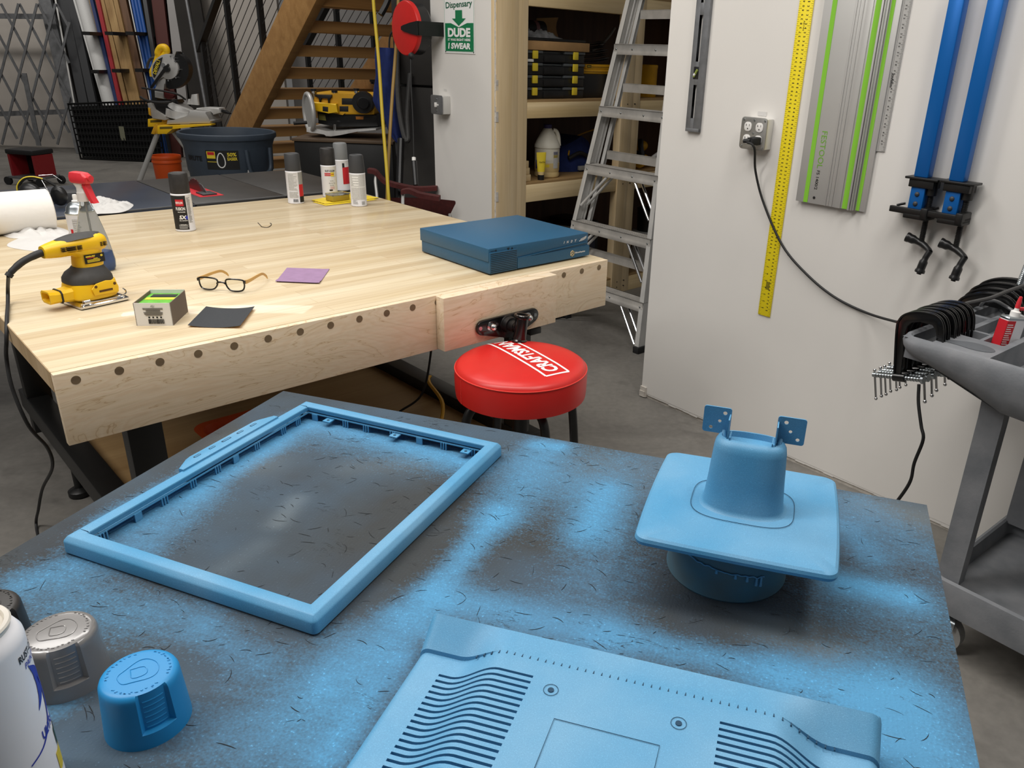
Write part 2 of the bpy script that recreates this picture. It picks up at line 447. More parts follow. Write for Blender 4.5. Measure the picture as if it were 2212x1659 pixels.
# ------------------------------------------------------------ room shell
mb = MB(); mb.box((-9, -2.5, -.1), (5, 12.5, 0)); struct(mb.build('floor', M['floor']), 'grey concrete floor with faint cracks and stains', 'floor')
mb = MB(); mb.box((0, 0, .022), (3.6, .12, 3.0))
for i in range(90):                                             # ragged lower edge of the board
    h = .006+.014*abs(mnoise.noise(Vector((i*.37, 2, 0))))
    mb.box((i*.04, .001, .022-h), (i*.04+.041, .012, .0225))
struct(wbuild(mb, 'wall_right', M['white_wall'], FW), 'white drywall partition on the right with tools hung on it', 'wall')
mb = MB(); mb.box((.002, .006, 0), (3.6, .1, .022))
for i, (w, h, y) in enumerate(((.03, .05, -.006), (.024, .03, -.010), (.02, .016, -.004))): mb.box((-.004, y, .004), (w, .02, h))
struct(wbuild(mb, 'trim_1', M['drywall_edge'], FW), 'ragged torn bottom edge of the right drywall', 'trim')
LW = -onp(FK, 935, 200).x
mb = MB(); mb.box((-LW, 0, 0), (-.012, .13, 3.0))
struct(wbuild(mb, 'wall_center', M['white_wall'], FK), 'short white drywall wall carrying the green sign', 'wall')
mb = MB()
for i in range(120):
    w = .012+.008*mnoise.noise(Vector((i*.31, 7, 1)))
    mb.box((-.014, -.001-.002*abs(mnoise.noise(Vector((i*.5, 1, 1)))), i*.025), (-.014+w, .012, i*.025+.025))
struct(wbuild(mb, 'trim_2', M['drywall_edge'], FK), 'crumbly raw drywall edge beside the pine post', 'trim')
# closet carcass behind the sign wall and the tool wall
x1 = onp(FC, 1117, 300).x; x2 = onp(FC, 1139, 300).x
p2a = onp(FC, 1338, 300).x; p2b = onp(FC, 1378, 300).x
CW, CD = 2.3, LW-.05
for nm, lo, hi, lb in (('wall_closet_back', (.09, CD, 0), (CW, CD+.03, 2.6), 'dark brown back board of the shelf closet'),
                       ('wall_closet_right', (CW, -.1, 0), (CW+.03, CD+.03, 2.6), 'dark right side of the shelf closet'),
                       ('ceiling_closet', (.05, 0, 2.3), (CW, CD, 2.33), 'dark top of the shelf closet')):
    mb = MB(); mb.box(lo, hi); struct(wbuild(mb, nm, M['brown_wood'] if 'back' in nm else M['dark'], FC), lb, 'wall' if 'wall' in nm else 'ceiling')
mb = MB(); mb.box((0, .0, 0), (x1, .04, 2.9), bev=.003); wbuild(mb, 'wall_post', M['pine'], FC)
o = bpy.data.objects['wall_post']; o['kind'] = 'structure'; o.name = 'trim_3'; o['label'] = 'knotty pine post at the end of the sign wall'; o['category'] = 'trim'
# back of the hall
def bigwall(nm, a, b, h, m, lb):
    a = Vector(a); b = Vector(b); d = (b-a); L = d.length
    mb = MB(); mb.box((0, 0, 0), (L, .08, h))
    struct(wbuild(mb, nm, m, Matrix.Translation((a.x, a.y, 0)) @ Matrix.Rotation(math.atan2(d.y, d.x), 4, 'Z')), lb, 'wall')
bigwall('wall_left', (-9, 11.0), (-3.9, 11.0), 4.2, M['panel'], 'pale sectional door wall at the back left')
bigwall('wall_back', (-3.9, 11.3), (3.5, 11.3), 4.2, M['back_metal'], 'grey ribbed siding at the back behind the stairs')

# ------------------------------------------------------------ spray table
t = thing('work_table', 'dark work table covered in blue overspray, nearest the camera', 'table', M=FT)
TX0, TX1, TY0 = -.012, .99, -.95
def seg_pts(lst):
    out = []
    for (xa, ya, xb, yb, w, a) in lst:
        p, q = tl(xa, ya), tl(xb, yb); out.append((p.x, p.y, q.x, q.y, w, a))
    return out
SPRAY = seg_pts([
 (250, 1130, 640, 915, .022, .95), (420, 1060, 600, 960, .018, .5), (660, 905, 1020, 1000, .020, .75), (640, 930, 980, 1010, .035, .30), (300, 1180, 420, 1080, .03, .5),
 (1180, 970, 1080, 1110, .030, .55), (1080, 1110, 930, 1290, .016, .70), (900, 1330, 720, 1480, .022, .60), (760, 1400, 640, 1560, .03, .45),
 (1310, 1060, 1270, 1150, .022, .70), (1330, 1000, 1290, 1250, .05, .33), (1160, 960, 1210, 965, .010, .75), (1150, 1000, 1230, 1050, .035, .30),
 (950, 1290, 1300, 1370, .022, .75), (1300, 1370, 1700, 1460, .018, .65), (1700, 1460, 1900, 1510, .026, .75), (1930, 1520, 1990, 1650, .035, .9), (1960, 1530, 2030, 1640, .045, .45),
 (1820, 1260, 1960, 1290, .016, .85), (1830, 1140, 1880, 1200, .018, .50), (1830, 1290, 1990, 1330, .05, .35), (1850, 1090, 1980, 1180, .035, .35),
 (60, 1260, 150, 1230, .03, .55), (200, 1290, 420, 1330, .025, .30), (120, 1330, 300, 1350, .03, .28), (440, 1360, 560, 1430, .018, .4), (100, 1490, 130, 1530, .012, .45),
 (520, 1580, 640, 1650, .05, .35), (1160, 1450, 850, 1330, .012, .5), (1900, 1560, 1830, 1640, .03, .8), (860, 1420, 700, 1640, .014, .65)])
GREYS = seg_pts([(600, 1130, 640, 1080, .010, .5), (520, 960, 560, 1000, .03, .35), (480, 1230, 560, 1180, .012, .2), (760, 1010, 900, 1000, .02, .25), (1700, 1370, 1780, 1420, .03, .4), (1300, 1010, 1450, 1020, .05, .3), (1880, 1090, 1990, 1120, .03, .5)])
def stain(x, y):
    s = 0.0
    for (ax, ay, bx, by, w, a) in SPRAY:
        dx, dy = bx-ax, by-ay; L2 = dx*dx+dy*dy
        u = min(1, max(0, ((x-ax)*dx+(y-ay)*dy)/L2)); d2 = (x-ax-u*dx)**2+(y-ay-u*dy)**2
        s = 1-(1-s)*(1-a*math.exp(-d2/(2*w*w)))
    g = 0.0
    for (ax, ay, bx, by, w, a) in GREYS:
        dx, dy = bx-ax, by-ay; L2 = dx*dx+dy*dy
        u = min(1, max(0, ((x-ax)*dx+(y-ay)*dy)/L2)); d2 = (x-ax-u*dx)**2+(y-ay-u*dy)**2
        g = max(g, a*math.exp(-d2/(2*w*w)))
    return s, g
NX, NY = 190, 170
mb = MB()
tlx = lambda y: TX0-.0 + .02*(-y)/.95*0
def tcorner(u, v):
    x = TX0+(TX1-TX0)*u; y = TY0*(1-v)
    x += (-.062*y*-1*0)
    z = ZT+.0016*mnoise.noise(Vector((x*9, y*9, 0)))*0
    return Vector((x, y, ZT))
mb.grid(tcorner, NX, NY)
me_top = None
# sides and bottom of the board
mb.box((TX0, TY0, ZT-.02), (TX1, 0, ZT-.0002))
mb.mi = 1; rc_ = random.Random(11)
for k in range(650):
    x, y = rc_.uniform(.01, .97), -rc_.uniform(.01, .70); a = rc_.gauss(.1, .55); L = rc_.uniform(.004, .020); w = rc_.uniform(.00015, .0004); bend = rc_.gauss(0, .7); pts = []
    for j in range(5):
        pts.append(V(x, y, ZT+.0003)); x += L/4*math.cos(a); y += L/4*math.sin(a); a += bend/4
    for j in range(4):
        p, q_ = pts[j], pts[j+1]; d = (q_-p).normalized(); n_ = V(-d.y, d.x, 0)*w; e0 = .25 if j == 0 else 1; e1 = .25 if j == 3 else 1
        mb.quad(p-n_*e0, q_-n_*e1, q_+n_*e1, p+n_*e0)
mb.mi = 0
top = mb.build('tabletop', [], t, recalc=True)
ca = top.data.color_attributes.new('overspray', 'FLOAT_COLOR', 'POINT')
buf = np.zeros((len(top.data.vertices), 4), np.float32)
for i, v in enumerate(top.data.vertices):
    s, g = stain(v.co.x, v.co.y); buf[i] = (s, g, 0, 1)
ca.data.foreach_set('color', buf.ravel())
m = bpy.data.materials.new('oversprayed_mat'); m.use_nodes = True; nt = m.node_tree; p = nt.nodes['Principled BSDF']; p.inputs['Roughness'].default_value = .85
tc = nt.nodes.new('ShaderNodeTexCoord').outputs['Object']
at_ = nt.nodes.new('ShaderNodeAttribute'); at_.attribute_name = 'overspray'
sx = nt.nodes.new('ShaderNodeSeparateColor'); nt.links.new(at_.outputs['Color'], sx.inputs[0])
big = tex(nt, 'noise', 6, tc, 5); fine = tex(nt, 'noise', 420, tc, 3); mid = tex(nt, 'noise', 45, mapping(nt, (1, 2.2, 1)), 5, .8, .7)
base = ramp(nt, [(.3, '#2e3032'), (.5, '#35393b'), (.7, '#36404a')], big.outputs['Fac'])
col = mixc(nt, sx.outputs[1], base.outputs[0], srgb('#6d7476'))
# overspray coverage broken up by fine grain, strength from the sprayed patches
mm = nt.nodes.new('ShaderNodeMath'); mm.operation = 'MULTIPLY_ADD'; mm.inputs[1].default_value = 1.15; nt.links.new(sx.outputs[0], mm.inputs[0])
fa = nt.nodes.new('ShaderNodeMath'); fa.operation = 'MULTIPLY_ADD'; fa.inputs[1].default_value = .7; fa.inputs[2].default_value = -.42; nt.links.new(fine.outputs['Fac'], fa.inputs[0])
fb = nt.nodes.new('ShaderNodeMath'); fb.operation = 'MULTIPLY_ADD'; fb.inputs[1].default_value = .55; nt.links.new(mid.outputs['Fac'], fb.inputs[0]); nt.links.new(fa.outputs[0], fb.inputs[2])
fc = nt.nodes.new('ShaderNodeMath'); fc.operation = 'ADD'; fc.inputs[1].default_value = -.36; nt.links.new(fb.outputs[0], fc.inputs[0])
nt.links.new(fc.outputs[0], mm.inputs[2])
cl = nt.nodes.new('ShaderNodeClamp'); nt.links.new(mm.outputs[0], cl.inputs[0]); cl.inputs['Max'].default_value = .92
col = mixc(nt, cl.outputs[0], col, srgb('#4f97c4'))
# light dusty film
n5 = tex(nt, 'noise', 3.3, tc, 4); r5 = ramp(nt, [(.4, (0, 0, 0, 1)), (.75, (.5, .5, .5, 1))], n5.outputs['Fac'])
col = mixc(nt, r5.outputs[0], col, srgb('#4d7391'))
# short dark cracks in the surface
ck = tex(nt, 'noise', 26, mapping(nt, (.55, 2.1, 1), rot=(0, 0, -.25)), 6, 1.6, .6)
pp = nt.nodes.new('ShaderNodeMath'); pp.operation = 'SUBTRACT'; pp.inputs[1].default_value = .5; nt.links.new(ck.outputs['Fac'], pp.inputs[0])
ab = nt.nodes.new('ShaderNodeMath'); ab.operation = 'ABSOLUTE'; nt.links.new(pp.outputs[0], ab.inputs[0])
gate = tex(nt, 'noise', 21, tc, 3)
rg = ramp(nt, [(.60, (0, 0, 0, 1)), (.66, (1, 1, 1, 1))], gate.outputs['Fac'])
rc = ramp(nt, [(.0, (1, 1, 1, 1)), (.012, (0, 0, 0, 1))], ab.outputs[0])
cm = nt.nodes.new('ShaderNodeMath'); cm.use_clamp = True; cm.operation = 'MULTIPLY'; nt.links.new(rg.outputs[0], cm.inputs[0]); nt.links.new(rc.outputs[0], cm.inputs[1])
col = mixc(nt, cm.outputs[0], col, srgb('#15191c'))
sp = ramp(nt, [(.66, (1, 1, 1, 1)), (.74, (2.0, 2.0, 2.0, 1))], fine.outputs['Fac']); col = mixc(nt, .7, col, sp.outputs[0], 'MULTIPLY')
nt.links.new(col, p.inputs['Base Color'])
wv = nt.nodes.new('ShaderNodeTexWave'); wv.inputs['Scale'].default_value = 70; wv.inputs['Distortion'].default_value = 1.5; wv.bands_direction = 'X'; nt.links.new(tc, wv.inputs['Vector'])
ad = nt.nodes.new('ShaderNodeMath'); ad.operation = 'MULTIPLY_ADD'; ad.inputs[1].default_value = .12; nt.links.new(wv.outputs['Fac'], ad.inputs[0]); nt.links.new(fine.outputs['Fac'], ad.inputs[2])
bp = nt.nodes.new('ShaderNodeBump'); bp.inputs['Strength'].default_value = .45; bp.inputs['Distance'].default_value = .0015
nt.links.new(ad.outputs[0], bp.inputs['Height']); nt.links.new(bp.outputs[0], p.inputs['Normal'])
top.data.materials.append(m); top.data.materials.append(mat('fibre_crack', '#14181b', .9))
for lx, ly in ((.08, -.08), (.90, -.08), (.08, -.87), (.90, -.87)):
    mb = MB(); mb.cbox((lx, ly, (ZT-.02)/2), (.05, .05, ZT-.02)); mb.build('leg', M['black'], t)
mb = MB(); mb.box((.06, -.9, ZT-.075), (.92, -.05, ZT-.02)); mb.build('apron', M['black'], t)

# ------------------------------------------------------------ monitor bezel lying on the table
_c4 = [at(x, y, ZT+.0205) for x, y in ((660, 862), (1081, 957), (682, 1345), (134, 1161))]
_cc = sum(_c4, Vector())/4; _u = (_c4[1]-_c4[0]+_c4[2]-_c4[3]).normalized(); _v = (_c4[0]-_c4[3]+_c4[1]-_c4[2]).normalized()
_a = (math.degrees(math.atan2(_u.y, _u.x))+math.degrees(math.atan2(_v.y, _v.x))-90)/2
BZM = frame((_cc.x, _cc.y, ZT), _a)
bz = thing('monitor_surround', 'blue sprayed empty monitor bezel lying flat on the table', 'bezel', M=BZM)
HW, HL = ((_c4[1]-_c4[0]).length+(_c4[2]-_c4[3]).length)/2, ((_c4[0]-_c4[3]).length+(_c4[1]-_c4[2]).length)/2
print('bezel', HW, HL, _a)
HW, HL = HW, HL                                             # across x, across y
def framering(prof, w, h, r, n=4, mbx=None):
    """sweep a cross-section (inset, z) round a rounded rectangle"""
    rings = []
    for d, z in prof:
        rr = max(r-d, .0008); rings.append([Vector((x, y, z)) for x, y in rrect(w-2*d, h-2*d, rr, n)])
    rings.append(rings[0])
    return mbx.loft(rings, True, False, False)
mb = MB()
framering([(0, .0025), (.0003, .0150), (.0010, .0165), (.0020, .0175), (.0050, .0208), (.0058, .0213), (.0070, .0215), (.0180, .0208), (.0190, .0203), (.0195, .0192), (.0193, .0140), (.0175, .0140), (.0168, .017), (.004, .0135), (.003, .0025)], HW, HL, .006, 5, mb)
mb.build('frame', M['blue'], bz, ang=24)
# inner ledge with clips
mb = MB()
framering([(.0185, .0100), (.0185, .0115), (.0205, .0115), (.0205, .0100)], HW, HL, .002, 1, mb); mb.build('inner_ledge', M['blue'], bz)
rnd = random.Random(3)
tabs = []
for s in (-1, 1):
    for k in range(9):
        y = -HL/2+.04+k*.042+rnd.uniform(-.008, .008); tabs.append((s*(HW/2-.0208), y, 'y'))
    for k in range(7):
        x = -HW/2+.04+k*.043+rnd.uniform(-.008, .008); tabs.append((x, s*(HL/2-.0208), 'x'))
for k, (x, y, ax) in enumerate(tabs):
    mb = MB(); big_ = k % 4 == 1
    w = .010 if big_ else .0016
    sz = (.0016, w, .0105) if ax == 'y' else (w, .0016, .0105)
    for q in ((0,) if big_ else (-.004, 0, .004)):
        mb.cbox((x+(q if ax == 'x' else 0), y+(q if ax == 'y' else 0), .0055), sz)
    mb.build('clip_tab', M['blue'], bz)
for k in range(3):                                              # the eyed ears along the far short side
    mb = MB(); x = -.11+k*.118; mb.box((x-.0065, HL/2-.032, .0075), (x+.0065, HL/2-.0185, .0092))
    o = mb.build('screw_ear', M['blue'], bz)
    mb = MB(); mb.cyl((x, HL/2-.0265, .0090), (x, HL/2-.0265, .0094), .0022, n=14); mb.build('screw_hole', M['blue_recess_shade'], o)
# control strip with five buttons on the left long side
sgn = -1
mb = MB()
ya, yb = -.02, .115
poly = [(-HW/2+.0005, ya-.022), (-HW/2-.0105, ya), (-HW/2-.0115, ya+.008), (-HW/2-.0115, yb-.008), (-HW/2-.0105, yb), (-HW/2+.0005, yb+.022), (-HW/2+.008, yb+.022), (-HW/2+.008, ya-.022)]
mb.prism(poly, .006, .0242, bev=.0012); cs = mb.build('control_strip', M['blue'], bz)
for k, L in enumerate((.012, .011, .017, .012, .012)):
    y = ya+.014+k*.0262
    mb = MB(); mb.prism(rrect(.0038, L, .0018, 3, -HW/2-.0045, y), .0240, .02445); o = mb.build('button_slot', M['blue_recess_shade'], cs)  # raised sliver in dark blue imitates the shaded slot
    mb = MB(); mb.prism(rrect(.0016, L*.8, .0007, 2, -HW/2-.0038, y), .0243, .0248); mb.build('button', M['blue'], cs)
for y in (-HL/2+.0205,):
    mb = MB(); mb.box((-HW/2-.0002, y-.0002, .0035), (-HW/2+.01, y+.0002, .0150)); mb.box((-HW/2+.0058, y-.0002, .012), (-HW/2+.0190, y+.0002, .02165)); mb.build('seam', M['blue_recess_shade'], bz)
mb = MB(); mb.box((-HW/2-.0002, HL/2-.0207, .0035), (-HW/2+.01, HL/2-.0203, .0150)); mb.box((-HW/2+.0058, HL/2-.0207, .012), (-HW/2+.0190, HL/2-.0203, .02165)); mb.build('seam', M['blue_recess_shade'], bz)

# ------------------------------------------------------------ monitor stand on a round tin
RC = at(1566, 1243, ZT); RC = V(.188, .752, ZT)
rg = thing('paint_tin_ring', 'blue dusted round tin under the monitor stand foot', 'tin', (RC.x, RC.y, ZT))
mb = MB(); mb.lathe([(.0665, 0), (.0675, .002), (.067, .004), (.066, .03), (.066, .062), (.067, .064), (.064, .066), (.001, .066)], 56); mb.build('wall', mat('dusted_tin', '#56656a', .55, var=.2, scale=14, var2='#3f7690'), rg)
mb = MB()
pts = [V(.0672*math.cos(a), .0672*math.sin(a), .046-.014*(a+2.75)/1.6+.004*mnoise.noise(Vector((a*9, 3, 0)))) for a in np.linspace(-2.75, -1.15, 60)]
mb.tube(pts, .0008, 5)
for k, L in ((30, .004), (41, .005), (48, .006), (54, .009), (57, .012)):
    q = pts[k]; mb.tube([q, q+V(0, 0, -L*.6), q+V(0, 0, -L)], [.0014, .0016, .002], 5)
mb.build('paint_drip', M['blue'], rg)
SM = frame((.199, .757, ZT+.0665), -16)
st = thing('monitor_stand', 'blue sprayed monitor stand with square foot and upright neck', 'monitor stand', M=SM)
PW, PD = .205, .205
def bowrect(w, d, bow, r, z, n=5, inset=0):
    out = []
    P = rrect(w-2*inset, d-2*inset, r, n)
    # bow each side outward slightly
    for i in range(len(P)):
        a, b = P[i], P[(i+1) % len(P)]
        k = 8 if i % (n+1) == n else 1
        for j in range(k):
            u = j/k; x = a[0]+(b[0]-a[0])*u; y = a[1]+(b[1]-a[1])*u
            f = 4*u*(1-u) if k > 1 else 0
            nx, ny = ((1 if x > 0 else -1), 0) if abs(x)/w > abs(y)/d else (0, (1 if y > 0 else -1))
            out.append(Vector((x+nx*f*bow, y+ny*f*bow*.5, z)))
    return out
mb = MB()
mb.loft([bowrect(PW, PD, .0025, .012, 0, inset=.006), bowrect(PW, PD, .0025, .012, .003, inset=.001), bowrect(PW, PD, .0025, .012, .007, inset=0), bowrect(PW, PD, .0025, .012, .0105, inset=.0012), bowrect(PW, PD, .0025, .012, .0125, inset=.004), bowrect(PW, PD, .002, .012, .0145, inset=.03), bowrect(PW, PD, .003, .012, .0155, inset=.07)])
mb.build('foot_plate', M['blue'], st, ang=25)
def oval(w, d, z, cx=0, cy=0, n=40, e=2.6):
    out = []
    for i in range(n):
        a = 2*PI*i/n; c, s = math.cos(a), math.sin(a)
        out.append(Vector((cx+w/2*math.copysign(abs(c)**(2/e), c), cy+d/2*math.copysign(abs(s)**(2/e), s), z)))
    return out
NY0 = -.002
mb = MB(); R1 = oval(.112, .088, .0162, 0, NY0, 48, 3.4); mb.tube(R1, .00035, 4, closed=True); mb.build('panel_seam', M['blue_recess_shade'], st)
mb = MB()
W0, W1 = .087, .078; D0, D1 = .060, .046; NH = .092
mb.loft([oval(W0+.010, D0+.010, .0150, 0, NY0), oval(W0+.003, D0+.003, .0165, 0, NY0), oval(W0, D0, .020, 0, NY0), oval((W0+W1)/2, (D0+D1)/2, NH/2, 0, NY0+.003), oval(W1, D1, NH-.012, 0, NY0+.007), oval(W1-.002, D1-.003, NH-.006, 0, NY0+.0075), oval(W1-.008, D1-.010, NH-.001, 0, NY0+.008), oval(W1-.014, D1-.02, NH, 0, NY0+.009), oval(W1-.02, D1-.026, NH-.006, 0, NY0+.01)])
mb.build('neck', M['blue'], st, ang=50)
for s in (-1, 1):                                               # horns: the side walls of the neck run up to points beside the brackets
    mb = MB(); x0 = s*(W1/2-.0065); rings = []
    for u in np.linspace(0, 1, 7):
        z = NH-.024+.031*u; yb = NY0+.008+.020-.004*u; yf = NY0+.008-.012+.024*u**1.6
        inn = s*(-.009*(1-u)-.0025)
        xo = x0+s*(.0035-.0045*u)
        rings.append([V(xo, yf, z), V(xo+inn*.5, yf-.003*(1-u), z), V(xo+inn, yf+.001, z), V(xo+inn, yb, z), V(xo, yb, z)])
    mb.loft(rings); mb.build('neck_horn', M['blue'], st, 60)
    bx0 = s*.0395; bw, bh = .030, .031; zc = NH+.013
    mb = MB()
    holes = [(.006, .009, .0023), (.0005, -.001, .0019), (-.008, -.0095, .0021)] if s > 0 else [(.008, .009, .0023), (.003, -.001, .0019), (-.006, -.0095, .0021)]
    outer = rrect(bw, bh, .003, 4)
    bmx = bmesh.new()
    def wire(poly):
        vs = [bmx.verts.new((x, y, 0)) for x, y in poly]; return [bmx.edges.new((vs[i], vs[(i+1) % len(vs)])) for i in range(len(vs))]
    E_ = wire(outer)
    for hx, hy, hr in holes:
        hx = hx*(-1 if s > 0 else 1)
        E_ += wire([(hx+hr*math.cos(a), hy+hr*math.sin(a)) for a in np.linspace(0, 2*PI, 18, endpoint=False)])
    bmesh.ops.triangle_fill(bmx, edges=E_, use_beauty=True, use_dissolve=False)
    ext = bmesh.ops.extrude_face_region(bmx, geom=list(bmx.faces))
    bmesh.ops.translate(bmx, verts=[g for g in ext['geom'] if isinstance(g, bmesh.types.BMVert)], vec=(0, 0, .0016))
    Mb = Matrix.Translation((bx0, .014, zc)) @ Matrix.Rotation(PI/2, 4, 'X')
    bmesh.ops.transform(bmx, matrix=Mb, verts=bmx.verts)
    mb.b.free(); mb.b = bmx
    mb.box((s*.0255-.0007, -.004, NH-.02), (s*.0255+.0007, .0145, zc+.009))
    mb.box((s*.0225-.0007, -.006, NH-.02), (s*.0225+.0007, .010, NH+.003))
    mb.build('mounting_bracket', M['blue'], st)

# ------------------------------------------------------------ monitor back cover
BCM = frame(at(935, 1316, ZT+.046), -15.4); BCM.translation.z = ZT
bc = thing('monitor_back_cover', 'blue sprayed monitor back cover with curved vent slots, nearest the camera', 'monitor cover', M=BCM)
BW, BL = .404, .34
def Sx(x):
    u = min(x, BW-x); t = max(0, min(1, (u-.040)/.048)); return t*t*(3-2*t)
def prof(x): return .0462-.024*(1-Sx(x))                        # height of the vented body across the width
XR0, XR1 = .272, .385
slots = []
ys = [0.0]; y = -.052
ylist = []
for k in range(40):
    if y < -BL+.02: break
    slots.append((y, y-.0024)); ylist += [y+.00015, y-.00015, y-.00225, y-.00255]; y -= .0068
def inslot(x, y):
    for a, b in slots:
        if b <= y <= a:
            return (.030 < x < .118) or (XR0+.004 < x < XR1)
    return False
yset = sorted(set([0, -.004, -.008, -.02, -.030, -.0305, -.04] + [v for v in ylist] + [-BL]), reverse=True)
xset = sorted(set([0, .0003, .001, .003, .006, .009, .013, .02, .0299, .0301, .1179, .1181] + list(np.linspace(.034, .114, 22)) + list(np.linspace(.125, XR0, 14)) + [XR0+.0039, XR0+.0041] + list(np.linspace(XR0+.01, XR1-.004, 22)) + [XR1-.0001, XR1+.0001] + [BW-.013, BW-.009, BW-.006, BW-.003, BW-.001, BW-.0003, BW]))
def bcz(x, y):
    u = min(x, BW-x)
    if y > -.0302: z = .046-.0195*(1-Sx(x))*max(0, (-y-.004)/.026)
    else: z = prof(x)
    r = .010
    e = 0
    if u < r: e = max(e, r-math.sqrt(max(0, r*r-(r-u)**2)))
    if -y < .004: e = max(e, .004-math.sqrt(max(0, .004**2-(.004+y)**2)))
    z -= e*1.2
    if inslot(x, y): z -= .008
    return max(z, .004)
mb = MB()
P = [[mb.v((x, y, bcz(x, y))) for y in yset] for x in xset]
for i in range(len(xset)-1):
    for j in range(len(yset)-1): mb._f([P[i][j], P[i+1][j], P[i+1][j+1], P[i][j+1]])
n_ = len(yset)
rim = [P[0][j] for j in range(n_)]+[P[i][-1] for i in range(1, len(xset))]+[P[-1][j] for j in range(n_-2, -1, -1)]+[P[i][0] for i in range(len(xset)-2, 0, -1)]
low = [mb.v((v.co.x, v.co.y, 0.0)) for v in rim]
for i in range(len(rim)): mb._f([rim[i], rim[(i+1) % len(rim)], low[(i+1) % len(rim)], low[i]])
mb.build('shell', M['blue'], bc, ang=28)
for (px_, py_) in ((1190, 1490), (1466, 1562)):
    q = loc(BCM, at(px_, py_, ZT+.0468))
    mb = MB(); mb.tube([q+V(.0062*math.cos(a), .0062*math.sin(a), .0000) for a in np.linspace(0, 2*PI, 24, endpoint=False)], .00022, 5, closed=True); mb.cyl(q+V(0, 0, -.001), q+V(0, 0, .0002), .0026, n=18)
    mb.build('screw_hole', M['blue_recess_shade'], bc)
a_, b_ = loc(BCM, at(1197, 1552, ZT+.047)), loc(BCM, at(1425, 1610, ZT+.047))
mb = MB(); mb.tube([V(a_.x, a_.y-.05, .047), V(a_.x, a_.y, .047), V(b_.x, a_.y, .047), V(b_.x, a_.y-.05, .047)], .0003, 4); mb.build('label_recess', M['blue_recess_shade'], bc)
for k in range(44):
    x = .058+k*.0072
    mb = MB(); z = .046-.0195*(1-Sx(x))
    mb.prism([(x-.0007, -.0335), (x+.0007, -.0335), (x+.0002, -.0300), (x-.0002, -.0300)], z-.0008, z+.0004); mb.build('rib_notch', M['blue_recess_shade'], bc)

# ------------------------------------------------------------ loose spray can caps and the white can
def cap(px_, py_, m, label, rot, r0=.0335, h=.052, rim_m=None):
    c = at(px_, py_, ZT)
    t = thing('overcap', label, 'cap', (c.x, c.y, ZT), group='loose spray can caps')
    mb = MB(); R = rim_m or m
    zs = [0, .002, .006, .014, .0145, .022, .03, .038, .0405, .041, h-.009, h-.005, h-.002, h-.0006, h]
    def rr(z):
        r = r0-.0035*z/h
        k = h-z
        if k < .005: r -= .005-math.sqrt(max(0, .005**2-(.005-k)**2))
        return r
    N = 96; rings = []
    for z in zs:
        ring = []
        for i in range(N):
            a = 2*PI*i/N; r = rr(z)
            for a0 in (rot, rot+180):
                d = (math.degrees(a)-a0+180) % 360-180
                if abs(d) < 22 and z > .0142: r = min(r, r0-.0062)
            ring.append(V(r*math.cos(a), r*math.sin(a), z))
        rings.append(ring)
    rings.append([V(.9*v.x, .9*v.y, h+.0003) for v in rings[-1]])
    mb.loft(rings); mb.build('body', m, t, ang=32)
    for a0 in (rot, rot+180):
        mb = MB()
        for k in range(6):
            z = .0172+k*.0052
            mb.tube([V((r0-.0062)*math.cos(math.radians(a0+d)), (r0-.0062)*math.sin(math.radians(a0+d)), z) for d in np.linspace(-17, 17, 8)], .0007, 5)
        mb.build('grip_rib', m, t)
    mb = MB()
    pts = [V(.012*math.cos(a)*(1+.18*math.sin(3*a)), .017*math.sin(a)*(1+.1*math.cos(2*a)), h+.0004) for a in np.linspace(0, 2*PI, 40, endpoint=False)]
    mb.tube(pts, .0005, 5, closed=True)
    mb.tube([V(-.007, -.004, h+.0004), V(-.003, .006, h+.0004), V(.006, .004, h+.0004), V(.004, -.006, h+.0004), V(-.007, -.004, h+.0004)], .0005, 5, smooth=5)
    o = mb.build('embossed_mark', m, t); o.rotation_euler = (0, 0, math.radians(rot))
    mb = MB(); rn = random.Random(5)
    for k in range(38):
        a = 2*PI*k/38
        if k % 13 < 10:
            for q in range(2): mb.cbox((.0235*math.cos(a)+rn.uniform(-.0008, .0008), .0235*math.sin(a)+rn.uniform(-.0008, .0008), h+.0003), (.0014, .0006, .0007), None)
    mb.build('embossed_print', m, t)
    return t
M['smoke'] = mat('smoky_cap', '#757372', .25, spec=.7, coat=.5)
M['cap_black'] = mat('dusty_black_cap', '#2a2827', .45, var=.2, scale=60)
cap(322, 1555, M['blue_cap'], 'bright blue spray can cap standing loose on the table', -43)
cap(150, 1462, M['smoke'], 'smoky grey clear spray can cap between white can and blue cap', -50)
cap(-12, 1410, M['cap_black'], 'dusty black spray can cap behind the white can', -20)

